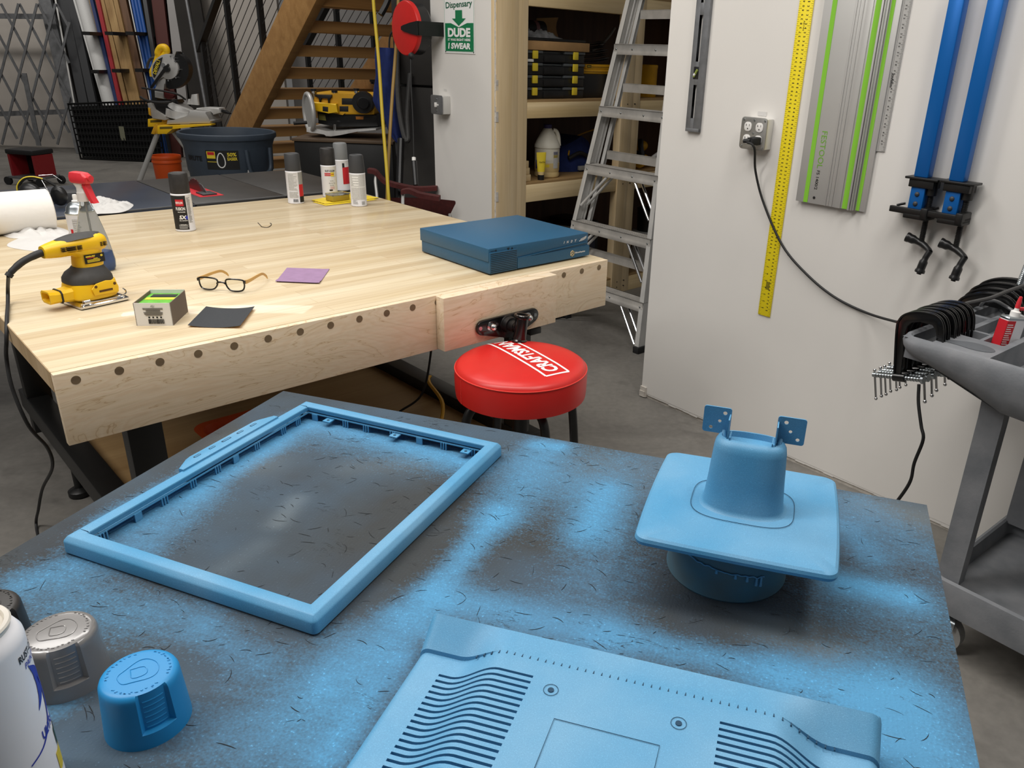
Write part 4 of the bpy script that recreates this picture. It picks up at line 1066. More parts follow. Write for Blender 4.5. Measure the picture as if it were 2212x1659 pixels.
lettering([('WARNING', -.002, .1148, .018, .003, 0, .03, 0)], M['print_red'], pl_, fn=lambda x, y: V(x, -.0268, y))
mb = MB(); mb.loft([[V(x, .0+cy+w/2*sy, zc+h/2*sz) for sy, sz in ((-1, -.6), (-.7, -1), (.7, -1), (1, -.6), (1, .6), (.7, 1), (-.7, 1), (-1, .6))] for x, w, h, zc, cy in ((-.045, .05, .034, .032, .0), (-.066, .044, .030, .032, -.0), (-.083, .040, .026, .032, 0), (-.098, .042, .028, .033, 0), (-.107, .044, .030, .034, 0), (-.107, .036, .022, .034, 0), (-.090, .03, .016, .034, 0))]); mb.build('dust_port', M['yellow'], sd)
mb = MB(); mb.loft([[V(x, w/2*sy, .032+h/2*sz) for sy, sz in ((-1, -.6), (-.7, -1), (.7, -1), (1, -.6), (1, .6), (.7, 1), (-.7, 1), (-1, .6))] for x, w, h in ((-.078, .045, .031), (-.0815, .045, .031))]); mb.build('port_gasket', M['black_rubber'], sd)
mb = MB(); mb.tube([V(-.088, .003, .139), V(-.105, .003, .136), V(-.135, .003, .126), V(-.160, .003, .110), V(-.170, .003, .100)], [.0085, .0085, .0078, .007, .0062], 14, smooth=4); mb.tube([V(-.166, .003, .104), V(-.172, .003, .098)], .0082, 14); mb.build('cord_boot', M['black_rubber'], sd)
e0 = SMt @ V(-.171, .003, .099)
P = [e0, at(17, 622, .835), at(17, 655, .803), at(15, 688, .801)]
_nx = (FB.to_3x3() @ V(1, 0, 0))
for x, y, xl_ in ((14, 735, -.010), (14, 775, -.014), (27, 840, -.020), (62, 920, -.010), (103, 968, .03), (113, 1010, .04), (92, 1055, .03), (83, 1100, .02), (82, 1150, .012)): P.append(atp(x, y, FB @ V(xl_, 0, 0), _nx))
P.append(at(95, 1215, .006))
P = [SMt.inverted() @ p for p in P]
for p in P[-2:]: p.z = max(p.z, -ZB+.006)
mb = MB(); mb.tube(P, .0042, 8, smooth=8); mb.build('power_cord', M['black_rubber'], sd)

# small carton of filters
d = FB @ V(.226, .226, ZB); 
bx = thing('carton', 'open small white and grey carton with a green top beside the sander', 'box', at(296, 704, ZB), 8)
bx.location.z = ZB
cw, cd_, ch = .079, .105, .054
mb = MB(); mb.box((0, 0, .0008), (cw, .0012, ch)); mb.box((0, 0, 0), (cw, cd_, .0012)); mb.box((0, cd_-.0012, .0005), (cw, cd_, ch+.002)); mb.build('front_panel', M['white'], bx)
M['grey_board'] = mat('grey_board', '#75695d', .8)
for x in (cw-.0006, .0004):
    mb = MB(); mb.box((x-.0008, 0, .0006), (x+.0008, cd_, ch)); mb.build('side_panel', M['grey_board'], bx)
mb = MB(); mb.box((.002, .002, ch-.016), (cw-.002, cd_-.002, ch-.007)); tp = mb.build('green_pack', mat('green_print_card', '#62b332', .5, var=.2, scale=60), bx)
mb = MB(); mb.box((.002, .002, ch-.0068), (cw-.002, .016, ch-.0062)); mb.build('red_band', M['print_red'], tp)
mb = MB(); mb.box((.006, .05, ch-.0068), (cw-.006, .066, ch-.0062)); mb.build('yellow_band', M['print_yellow'], tp)
mb = MB(); mb.box((.012, .070, ch-.0068), (cw-.012, .092, ch-.0060)); mb.build('black_print', M['print_black'], tp)
Mfx = Matrix.Translation((0, -.0006, 0)) @ Matrix.Rotation(PI/2, 4, 'X')
lettering([('ALi', .040, .047, .010, .005, 0, .03, .3)], M['print_grey'], bx, 'small_print', M=Mfx)
mb = MB(); rn = random.Random(2)
for k in range(8):
    w = rn.uniform(.015, .022); mb.box((.040-w, -.0008, .0415-k*.0024), (.040+w, -.0003, .0422-k*.0024))
x = .027
while x < .060:
    w = rn.choice([.0005, .0008, .0012]); mb.box((x, -.0008, .005), (x+w, -.0003, .016)); x += w+rn.choice([.0005, .0009])
for k in range(4): mb.box((.028+k*.0085, -.0008, .0185), (.0315+k*.0085, -.0003, .022))
mb.build('barcode', M['print_black'], bx)

# spectacles lying open
g = thing('eyeglasses', 'black framed eyeglasses with bamboo temples lying open on the workbench', 'eyeglasses', M=frame(at(480, 630, ZB), -6))
g.location.z = ZB
mb = MB(); LR = []
for s in (-1, 1):
    P = [V(s*.036+x*s, .006*math.sin((x+.03)*30)*0+.004*(x/.027)**2, .020+z) for x, z in [(u[0], u[1]) for u in [(.026, .008), (.024, .013), (.012, .0155), (-.008, .0155), (-.022, .012), (-.025, .003), (-.020, -.009), (-.010, -.0155), (.006, -.0165), (.020, -.0135), (.0255, -.004)]]]
    mb2 = MB(); mb2.tube(P, .0021, 8, closed=True, smooth=5); mb2.build('rim', M['black_gloss'], g)
    mbl = MB(); S = spline(P, 5, True); cS = sum(S, Vector())/len(S); mbl.loft([[p+V(0, .0005, 0) for p in S], [p-V(0, .0005, 0) for p in S]]); mbl.build('lens', M['lens'], g)
    mbt = MB(); x0 = s*.064
    tp_ = [V(s*.062, .004, .030), V(s*.066, .006, .029), V(s*.066, .03, .028), V(s*.063, .075, .0275), V(s*.060, .108, .024), V(s*.058, .130, .012), V(s*.057, .137, .004)]
    mbt.loft([[p+V(dx, 0, dz) for dx, dz in ((-.0012, -h_), (.0012, -h_), (.0012, h_), (-.0012, h_))] for p, h_ in zip(spline(tp_, 4), np.interp(np.linspace(0, 1, 25), [0, .12, .5, .9, 1], [.004, .005, .0035, .0035, .002]))]); mbt.build('temple', M['tan_wood_print'], g)
    mbh = MB(); mbh.cbox((s*.0635, .003, .029), (.006, .006, .008), bev=.001); mbh.build('hinge', M['black_gloss'], g)
mb = MB(); mb.tube([V(-.0125, .001, .021), V(-.006, .0, .025), V(.006, .0, .025), V(.0125, .001, .021)], .0022, 8, smooth=5); mb.build('bridge', M['black_gloss'], g)

def sheet(name, label, cat, corners, zfun, m, m2=None, nz=ZB, n=16):
    P = [at(x, y, nz) for x, y in corners]; c = P[0].copy(); 
    P = [p-c for p in P]
    mb = MB()
    f = lambda u, v: (P[0]*(1-u)*(1-v)+P[1]*u*(1-v)+P[2]*u*v+P[3]*(1-u)*v)+V(0, 0, zfun(u, v))
    mb.grid(f, n, n); mb.grid(lambda u, v: f(u, v)-V(0, 0, .0006), n, n, (lambda u, v: 1) if m2 else None)
    o = mb.build(name, [m, m2] if m2 else m, None, 60, recalc=False); o.location = c
    return tag(o, label, cat)
sheet('sandpaper_sheet', 'black sandpaper sheet curling up at its corners, on the workbench front', 'sandpaper', [(406, 707), (520, 710), (551, 668), (446, 666)], lambda u, v: .0012+.012*abs(u-.45)**2.2*2.0, M['sandpaper'], M['tan_wood_print'])
sheet('sandpaper_sheet', 'purple sandpaper sheet with a folded front edge, right of the eyeglasses', 'sandpaper', [(595, 610), (690, 614), (712, 582), (620, 579)], lambda u, v: .0012+.005*max(0, .22-v)/.22*math.sin(max(0, .22-v)/.22*2.6)+.010*max(0, u-.85)**1.3, M['purple'])
sheet('sanding_sponge_sheet', 'yellow sandpaper pack lying under the small box and the right spray can', 'sandpaper', [(672, 434), (702, 442), (820, 429), (760, 418)], lambda u, v: .004+.0008*math.sin(u*30), M['yellow_paper'], M['tan_wood_print'])
sheet('sanding_sponge_sheet', 'lower yellow sheet peeking out under the yellow sandpaper pack', 'sandpaper', [(675, 437), (704, 445), (815, 432), (762, 421)], lambda u, v: .0015, M['yellow_paper'], M['tan_wood_print'])
bx = thing('clear_lid_box', 'small clear lidded box with a mustard side behind the right spray can', 'box', M=frame(FB @ V(1.335, 1.36, ZB+.006), 52))
mb = MB(); mb.box((-.0, -.0, 0), (.085, .05, .022), bev=.001); mb.build('mustard_body', mat('mustard_card', '#a8912f', .5), bx)
mb = MB(); mb.box((-.001, -.001, .0222), (.086, .051, .030), bev=.001); mb.build('clear_lid', M['clear'], bx)
mb = MB(); q = [(557, 481), (563, 487), (566, 490), (578, 491), (585, 487), (586, 483), (583, 482)]
mb.tube([at(x, y, ZB+.0014) for x, y in q], .0011, 6, smooth=4); tag(mb.build('wire_hook', M['black']), 'thin bent black wire hook lying on the middle of the workbench', 'wire')

# ------------------------------------------------------------ stool
sc_ = at(1126, 777, .648)
stl = thing('stool', 'round red padded shop stool with black legs in front of the vise', 'stool', (sc_.x, sc_.y, 0))
SR, SZ = .1765, .640
mb = MB(); mb.lathe([(.165, SZ-.088), (SR-.002, SZ-.086), (SR, SZ-.07), (SR+.001, SZ-.03), (SR-.001, SZ-.012)], 72); mb.build('seat_side', M['red'], stl)
topP = [(SR-.001, SZ-.012), (SR-.004, SZ-.004), (SR-.014, SZ+.003), (.14, SZ+.008), (.10, SZ+.011), (.05, SZ+.0122), (.0005, SZ+.0125)]
mb = MB(); mb.lathe(topP, 72); mb.build('seat_top', M['red'], stl)
mb = MB(); mb.tube([V((SR-.0005)*math.cos(a), (SR-.0005)*math.sin(a), SZ-.011) for a in np.linspace(0, 2*PI, 72, endpoint=False)], .0016, 6, closed=True)
av = math.atan2(-sc_.y, -sc_.x)-1.05
for k in range(16): mb.cbox(((SR+.001)*math.cos(av), (SR+.001)*math.sin(av), SZ-.082+k*.0042), (.0012, .0012, .0025))
mb.build('piping', mat('red_piping', '#e2453c', .4), stl)
def seat_z(r): return float(np.interp(r, [p[0] for p in topP][::-1], [p[1] for p in topP][::-1]))+.0006
s0, s1 = loc(Matrix.Translation((sc_.x, sc_.y, 0)), at(1196, 803, SZ+.008)), loc(Matrix.Translation((sc_.x, sc_.y, 0)), at(1080, 737, SZ+.008))
dirv = (s1-s0); dirv.z = 0; Lw = dirv.length; dirv.normalize(); up = V(-dirv.y, dirv.x, 0); mid = (s0+s1)/2
def onseat(x, y):
    p = mid+dirv*x+up*y; return V(p.x, p.y, seat_z(math.hypot(p.x, p.y)))
lettering([('CRAFTSMAN', 0, 0, Lw, .044, 0, .035, .08)], M['print_white'], stl, fn=onseat)
mb = MB()
def band(x0, y0, x1, y1, w=.0033, n=24):
    d = Vector((x1-x0, y1-y0)).normalized(); nx, ny = -d.y*w, d.x*w
    for k in range(n):
        a, b = k/n, (k+1)/n
        A_ = (x0+(x1-x0)*a, y0+(y1-y0)*a); B_ = (x0+(x1-x0)*b, y0+(y1-y0)*b)
        if max(math.hypot(*(mid+dirv*A_[0]+up*A_[1])[:2]), math.hypot(*(mid+dirv*B_[0]+up*B_[1])[:2])) > SR-.004: continue
        mb.quad(onseat(A_[0]-nx, A_[1]-ny), onseat(B_[0]-nx, B_[1]-ny), onseat(B_[0]+nx, B_[1]+ny), onseat(A_[0]+nx, A_[1]+ny))
xe = -Lw/2-.017
band(xe, -.036, xe, .036); band(xe, .0355, .2, .0355, n=50); band(xe, -.0355, .2, -.0355, n=50)
mb.build('printed_border', M['print_white'], stl, recalc=False)
for k in range(4):
    a = math.radians(-62+90*k); c, s = math.cos(a), math.sin(a)
    mb = MB(); mb.tube([V(c*.06, s*.06, SZ-.098), V(c*.12, s*.12, SZ-.102), V(c*.150, s*.150, SZ-.125), V(c*.162, s*.162, SZ-.18), V(c*.175, s*.175, .3), V(c*.19, s*.19, .012)], .0125, 12, smooth=5); mb.build('leg', M['black'], stl)
    mb = MB(); mb.cyl((c*.19, s*.19, 0), (c*.189, s*.189, .03), .0145, n=14); mb.build('foot_cap', M['black_rubber'], stl)
mb = MB(); mb.tube([V(.183*math.cos(a), .183*math.sin(a), .2) for a in np.linspace(0, 2*PI, 48, endpoint=False)], .009, 8, closed=True); mb.build('foot_ring', M['chrome'], stl)
mb = MB(); mb.cyl((0, 0, SZ-.20), (0, 0, SZ-.088), .022, n=20); mb.cyl((0, 0, SZ-.102), (0, 0, SZ-.088), .10, n=30); mb.build('swivel', M['black'], stl)
# ------------------------------------------------------------ tools hung on the right wall
def wl(x, y, yl=0.0): return onp(FW, x, y, yl)
WT = 1.66                                                       # tops run above the picture
RX = Matrix.Rotation(PI/2, 4, 'X')
# grey level
a = wl(1478, 283, -.02)
lv = thing('spirit_level', 'long grey aluminium spirit level hanging on the wall beside its left corner', 'level', M=FW @ Matrix.Translation((a.x, 0, a.z)))
LVW, LVT, LVH = .064, .015, .62
mb = MB(); sl = [(.05, .13), (.19, .33), (.36, .52)]
def lvbox(x0, x1, z0, z1, y0=-LVT, y1=-.001): mb.box((x0, y0, z0), (x1, y1, z1), bev=.0008)
lvbox(0, .021, 0, LVH); lvbox(.037, LVW, 0, LVH)
zz = 0
for z0, z1 in ((.065, .16), (.195, .285), (.345, .50)): pass
cut = [(.048, .165), (.245, .40), (.44, .56)]
z = 0
for z0, z1 in cut: lvbox(.021, .037, z, z0); z = z1
lvbox(.021, .037, z, LVH)
mb.box((0, -LVT-.0005, 0), (LVW, -.003, .012), bev=.001)
mb.build('body', mat('worn_grey_level', '#7b7d80', .5, .4, var=.15, scale=30), lv)
mb = MB(); mb.box((.016, -LVT-.0008, .185), (.040, -LVT+.004, .228), bev=.001); vh = mb.build('vial_holder', M['black_plastic'], lv)
mb = MB(); mb.cyl((.020, -LVT-.002, .193), (.035, -LVT-.002, .218), .0045, n=14); mb.build('vial', mat('vial_green', '#a8b85a', .1, trans=.3), vh)
mb = MB(); mb.cyl((.022, -LVT-.003, .198), (.026, -LVT-.003, .204), .0046, n=12); mb.build('vial_mark', M['print_white'], vh)

# outlet box with plug
a = wl(1616, 252); b = wl(1674, 326)
ox, oz, os_ = .408, 1.117, .108
ob = thing('outlet_box', 'square metal outlet box with four sockets and a black plug', 'outlet', M=FW @ Matrix.Translation((ox, 0, oz)))
OD = .042
mb = MB(); mb.box((.004, -OD+.004, .003), (os_-.002, -.0005, os_-.003), bev=.004); mb.build('box', M['alu'], ob)
mb = MB(); P = rrect(os_, os_, .012, 3, os_/2, os_/2); mb.prism([(x, z) for x, z in P], OD-.004, OD, M=RX, bev=.0012)
cv = mb.build('cover', mat('galvanised_cover', '#a9a8a4', .4, .7, var=.1, scale=30), ob)
for i, sx_ in enumerate((.030, .078)):
    for j, sz_ in enumerate((.034, .076)):
        mb = MB(); mb.prism([(x, z) for x, z in rrect(.030, .031, .012, 4, sx_, sz_)], OD, OD+.0022, M=RX, bev=.0006); rc = mb.build('socket', M['white'], cv)
        mb = MB(); y = -OD-.0023
        mb.box((sx_-.0085, y-.0002, sz_+.001), (sx_-.0068, y, sz_+.009)); mb.box((sx_-.0085, y-.0002, sz_+.004), (sx_-.0045, y, sz_+.0057)); mb.box((sx_+.005, y-.0002, sz_+.001), (sx_+.0066, y, sz_+.0085)); mb.cyl((sx_, y, sz_-.007), (sx_, y-.0002, sz_-.007), .0024, n=10); mb.build('socket_hole', M['print_black'], rc)
for cx, cz in ((.010, .010), (.098, .010), (.010, .098), (.098, .098), (.054, .055), (.054, .012), (.054, .098)):
    mb = MB(); mb.cyl((cx, -OD, cz), (cx, -OD-.0016, cz), .0032, n=12); mb.build('screw', M['zinc'], cv)
mb = MB(); mb.box((.035, -.0015, os_+.004), (.072, 0, os_+.018)); mb.build('paper_tag', M['paper'], ob)
pg = thing('power_cable', 'black power cable plugged into the wall outlet and running behind the cart', 'cable', M=FW @ Matrix.Translation((ox, 0, oz)))
mb = MB(); mb.loft([[V(x, y, z) for x, z in rrect(w, h, .005, 3, cx, .032)] for y, w, h, cx in ((-OD-.003, .026, .026, .080), (-OD-.016, .028, .028, .078), (-OD-.034, .022, .022, .068))]); mb.cyl((.068, -OD-.030, .032), (.044, -OD-.036, .030), .009, .007, 14); mb.build('plug', M['black_rubber'], pg)
cpx = [(1629, 318, -.075), (1632, 370, -.03), (1650, 440, -.012), (1690, 530, -.010), (1740, 590, -.010), (1800, 640, -.010), (1870, 675, -.012), (1940, 696, -.10), (1990, 704, -.2)]
P = [FW @ V(ox+.046, -OD-.036, oz+.030)]+[FW @ onp(FW, x, y, yl) for x, y, yl in cpx]
FCT = frame((.768, 1.76, 0), -48.8)                              # utility cart: x along its front, y towards the wall
mb = MB(); mb.tube([loc(pg.matrix_world, p) for p in P], .0042, 8, smooth=7); mb.build('cord', M['black_rubber'], pg)

# yellow ruler
a = wl(1637, 681); b = wl(1664, 683)
RW = .0525; ru = thing('yellow_ruler', 'long yellow wall ruler with black inch numbers', 'ruler', M=FW @ Matrix.Translation((.554, -.002, .531)))
mb = MB(); mb.box((0, -.0025, 0), (RW, 0, WT-.531), bev=.0004); mb.build('blade', M['ruler_yellow'], ru)
mb = MB(); inch = .02582
for k in range(0, 45):
    for s in range(4):
        z = .003+k*inch+s*inch/4
        L = .012 if s == 0 else (.008 if s == 2 else .005)
        mb.box((0.0005, -.0028, z), (L, -.0026, z+.0006)); mb.box((RW-L, -.0028, z), (RW-.0005, -.0026, z+.0006))
mb.build('tick_marks', M['print_black'], ru)
MR = Matrix.Translation((0, -.0029, 0)) @ RX
its = []
for k in range(1, 44):
    z = .003+k*inch
    n1, n2 = 72-k, k
    if z > WT-.55: break
    for q, ch in enumerate(str(n1)): its.append((ch, RW-.017, z+.006-.0125*q+(0 if len(str(n1)) > 1 else -.006), None if ch != '1' else .0026, .0078 if ch != '1' else .0082, -90, .02, 0))
    for q, ch in enumerate(str(n2)): its.append((ch, .017, z-.006+.0125*q-(0 if len(str(n2)) > 1 else -.006), None if ch != '1' else .0026, .0078 if ch != '1' else .0082, 90, .02, 0))
its.append(('AE144', RW/2+.002, .985, .03, .006, -90, .0, 0))
lettering(its, M['print_black'], ru, M=MR)
mb = MB()
for k in range(12): mb.box((RW/2-.008, -.0028, .10+k*.0025), (RW/2+.008, -.0026, .1014+k*.0025))
mb.build('small_print', M['print_black'], ru)

# saw guide rails: front one and one nested behind it
def rail(name, label, x0, x1, z0, yb, strips, ribs):
    r = thing(name, label, 'guide rail', M=FW @ Matrix.Translation((x0, yb, z0)), group=None)
    w = x1-x0; H = WT-z0; mb = MB()
    prof = [(0, -.003)]
    mb.box((0, -.004, 0), (w, 0, H), bev=.0006)
    for rx, rw, rd in ribs: mb.box((rx, -.004-rd, 0), (rx+rw, -.0035, H), bev=.0006)
    mb.build('rail', M['alu_paint'], r)
    for sx_, sw in strips:
        mb = MB(); mb.box((sx_, -.0052, .001), (sx_+sw, -.0038, H)); mb.build('glide_strip', M['green'], r)
    return r
rl = rail('guide_rail', 'wide silver saw guide rail with lime strips on the wall, in front of the others', .653, .870, .967, -.014, [(.030, .016), (.176, .018)], [(.112, .004, .003), (.124, .002, .002), (.136, .003, .003), (.150, .020, .004), (.200, .006, .012), (.209, .003, .009)])
lettering([('FESTOOL', .072, .175, .118, .0195, -90, .0, 0)], mat('green_logo', '#6fae2c', .5), rl, M=Matrix.Translation((0, -.0046, 0)) @ RX)
lettering([('FS 1400/2', .070, .078, .062, .011, -90, .01, 0)], M['print_black'], rl, M=Matrix.Translation((0, -.0046, 0)) @ RX)
mb = MB(); mb.cyl((.069, -.0042, .020), (.069, -.0055, .020), .0045, n=14); mb.build('hole', M['print_black'], rl)
rail('guide_rail', 'second silver saw guide rail half hidden behind the wide one', .862, .905, .967, -.006, [(.012, .012)], [(.0, .004, .002)])
a = wl(1893, 327); jr = thing('aluminium_ruler', 'grey aluminium ruler with black numbers behind the guide rails', 'ruler', M=FW @ Matrix.Translation((.880, -.0015, 1.157)))
mb = MB(); mb.box((0, -.0022, 0), (.052, 0, WT-1.157)); mb.box((0, -.0035, 0), (.030, -.002, WT-1.157)); mb.build('blade', M['alu_paint'], jr)
mb = MB()
for k in range(20):
    for s in range(8):
        z = .002+k*.0254+s*.0254/8; L = .010 if s == 0 else (.007 if s == 4 else .0045); mb.box((.0515-L, -.0026, z), (.0515, -.0021, z+.0004))
mb.build('tick_marks', M['print_black'], jr)
its = []
for k in range(1, 19):
    for q, ch in enumerate(str(48-k)): its.append((ch, .0385, .002+k*.0254+.0045-.009*q, None if ch != '1' else .0015, .0055, -90, .02, 0))
its.append(('JOHNSON', .0335, .208, .043, .008, -90, .03, .3))
lettering(its, M['print_black'], jr, M=Matrix.Translation((0, -.0038, 0)) @ RX)

# blue bar clamps
def bar_clamp(x0, z0, label):
    t = thing('bar_clamp', label, 'clamp', M=FW @ Matrix.Translation((x0, 0, z0)), group='blue bar clamps on the wall')
    w, d = .043, .034; y1 = -.020
    mb = MB(); mb.box((0, y1-d, 0), (w, y1, WT-z0), bev=.003); mb.build('bar', M['blue_clamp'], t)
    mb = MB(); mb.box((-.020, y1-d-.012, -.007), (.080, y1+.012, 0), bev=.002); mb.build('jaw_plate', M['black'], t)
    mb = MB(); mb.box((-.008, y1-d-.006, -.030), (.068, y1+.008, -.007), bev=.002); mb.cyl((.056, y1-.016, -.05), (.056, y1-.016, -.007), .015, n=16); mb.build('sliding_head', M['black'], t)
    mb = MB(); mb.box((0, y1-d, -.098), (w, y1, -.03), bev=.002); st_ = mb.build('bar_end', M['blue_clamp'], t)
    for z in (-.050, -.078):
        mb = MB(); mb.sphere((.022, y1-d, z), .0075, 14, (1, .7, 1)); mb.build('rivet', M['charcoal'], st_)
    mb = MB(); mb.box((-.050, y1-d-.012, -.110), (.068, y1-d+.002, -.092), bev=.002); mb.box((-.050, y1-d, -.110), (.070, y1+.012, -.1), bev=.002); mb.box((-.004, y1-d-.012, -.122), (.070, y1+.012, -.106), bev=.003); mb.box((.048, y1-d-.016, -.118), (.070, y1+.012, -.085), bev=.004)
    mb.tube([V(-.045, y1-.01, -.095), V(-.034, y1-.006, -.090), V(-.022, y1-.004, -.086)], .004, 6); mb.build('tail_block', M['black'], t)
    mb = MB(); L = .205
    mb.cyl((.056, y1-.016, -.19), (.056, y1-.016, -.05), .0075, n=14)
    for k in range(30): mb.lathe([(.0075, 0), (.0092, .0011), (.0075, .0022)], 14, Matrix.Translation((.056, y1-.016, -.186+k*.0046)), False, False)
    mb.build('screw', M['black'], t)
    mb = MB(); c = V(.056, y1-.016, -.193)
    mb.tube([c+V(-.045, -.006, .012), c+V(-.03, -.004, .008), c, c+V(.03, -.012, -.012), c+V(.040, -.02, -.018)], [.015, .0135, .010, .009, .009], 12, smooth=4)
    mb.tube([c+V(.040, -.02, -.014), c+V(.034, -.026, -.035), c+V(.030, -.03, -.060), c+V(.028, -.032, -.078), c+V(.027, -.033, -.086)], [.009, .009, .0125, .015, .007], 14, smooth=4); mb.build('crank_handle', M['black_plastic'], t)
    return t
bar_clamp(1.062, 1.103, 'blue bar clamp on the wall, nearer the guide rails')
bar_clamp(1.166, 1.105, 'blue bar clamp on the wall, the one farther right')

# ------------------------------------------------------------ grey utility cart
ct = thing('utility_cart', 'grey plastic utility cart with a divided top tray by the right wall', 'cart', M=FCT)
CX, CY, ZTOP = 1.05, .58, .82
# top tray: outer wall, deck with pockets
def pocket_deck(mb, x0, x1, y0, y1, zt, zb, holes):
    """deck at zt with rectangular / round pockets sunk to their own depth"""
    xs_ = sorted(set([x0, x1]+[h[0] for h in holes]+[h[1] for h in holes])); ys_ = sorted(set([y0, y1]+[h[2] for h in holes]+[h[3] for h in holes]))
    def depth(x, y):
        for h in holes:
            if h[0] < x < h[1] and h[2] < y < h[3]: return h[4]
        return zt
    for i in range(len(xs_)-1):
        for j in range(len(ys_)-1):
            xa, xb, ya, yb = xs_[i], xs_[i+1], ys_[j], ys_[j+1]; d = depth((xa+xb)/2, (ya+yb)/2)
            mb.quad(V(xa, ya, d), V(xb, ya, d), V(xb, yb, d), V(xa, yb, d))
            if i+1 < len(xs_)-1:
                d2 = depth((xs_[i+1]+xs_[i+2])/2, (ya+yb)/2)
                if d2 != d: mb.quad(V(xb, ya, d), V(xb, yb, d), V(xb, yb, d2), V(xb, ya, d2))
            if j+1 < len(ys_)-1:
                d2 = depth((xa+xb)/2, (ys_[j+1]+ys_[j+2])/2)
                if d2 != d: mb.quad(V(xa, yb, d), V(xb, yb, d), V(xb, yb, d2), V(xa, yb, d2))
holes = [(.014, .074, .032, .328, ZTOP-.06), (.014, .074, .345, .55, ZTOP-.06), (.089, .133, .143, .198, ZTOP-.05), (.089, .133, .209, .55, ZTOP-.035), (.142, .188, .143, .55, ZTOP-.048), (.204, 1.0, .032, .55, ZTOP-.085)]
mb = MB(); pocket_deck(mb, .010, CX, .014, CY-.014, ZTOP-.004, 0, holes)
mb.build('tray_deck', M['cart'], ct, ang=20)
mb = MB()
out = rrect(CX+.04, CY, .045, 6, CX/2-.02+.02, CY/2)
def under(x): return float(np.interp(x, [0, .04, .17, .26, 2], [.042, .050, .085, .120, .140]))
def ringat(off, f, n=8):
    out = []; P = rrect(CX-2*off, CY-2*off, max(.005, .05-off), n, CX/2, CY/2)
    for i, (x, y) in enumerate(P):
        x2_, y2_ = P[(i+1) % len(P)]; k = 14 if abs(x2_-x) > .3 else 1
        for j in range(k):
            xx = x+(x2_-x)*j/k; yy = y+(y2_-y)*j/k; out.append(V(xx, yy, ZTOP-f*under(xx) if f > .2 else ZTOP-f))
    return out
mb = MB()
mb.loft([ringat(.030, 1), ringat(.010, .82), ringat(.003, .6), ringat(0, .35), ringat(.002, .010), ringat(.008, .001), ringat(.016, 0), ringat(.022, .005)], True, True, False); mb.build('tray_rim', M['cart'], ct)
# oval cup pocket with a handle slot, flat, with the shade of its hollow painted as darker grey
mb = MB(); pts = [V(.150+.043*math.cos(a)-(.03*max(0, -math.cos(a))**6 if math.sin(a) < .9 else 0), .083+.027*math.sin(a)-.018*max(0, -math.cos(a))**4, ZTOP-.0032) for a in np.linspace(0, 2*PI, 40, endpoint=False)]
mb.loft([pts, [V(.150+(p.x-.150)*.96, .083+(p.y-.083)*.96, ZTOP-.0030) for p in pts], [V(.150+(p.x-.150)*.9, .083+(p.y-.083)*.9, ZTOP-.012+.009) for p in pts]], True, False, True)
mb.build('cup_recess_shade', mat('cart_pocket_shade', '#585c61', .65, var=.1, scale=20), ct)
# panel leg, lower shelf, casters
L0, L1 = .150, .205
def leg(x0, x1, y):
    mb = MB(); mb.loft([[V(x0+dx, y, z), V(x1+dx, y, z), V(x1+dx, y+.034, z), V(x0+dx, y+.034, z)] for z, dx in ((.215, 0), (.66, 0), (.76, -.004))]); return mb.build('corner_post', M['cart'], ct)
leg(.198, .252, .070); leg(.198, .252, .48); leg(.92, .974, .070); leg(.92, .974, .48)
mb = MB()
LX0, LX1, LY0, LY1 = .185, .99, .050, .53
def rg2(off, z): return [V(x, y, z) for x, y in rrect(LX1-LX0-2*off, LY1-LY0-2*off, .02, 4, (LX0+LX1)/2, (LY0+LY1)/2)]
mb.loft([rg2(.02, .125), rg2(.004, .135), rg2(0, .20), rg2(.004, .222), rg2(.012, .226), rg2(.018, .222), rg2(.024, .178)]); mb.build('lower_tray', M['cart'], ct)
for x, y in ((.235, .105), (.235, .48), (.93, .105), (.93, .48)):
    mb = MB(); mb.cyl((x, y-.014, .05), (x, y+.014, .05), .05, n=28); wh = mb.build('caster_wheel', M['print_grey'], ct)
    mb = MB(); mb.cyl((x, y-.016, .05), (x, y+.016, .05), .03, n=20); mb.build('hub', M['black_plastic'], wh)
    mb = MB(); mb.box((x-.03, y-.024, .08), (x+.03, y-.018, .128)); mb.box((x-.03, y+.018, .08), (x+.03, y+.024, .128)); mb.box((x-.03, y-.024, .102), (x+.03, y+.024, .128)); mb.build('caster_fork', M['zinc'], ct)

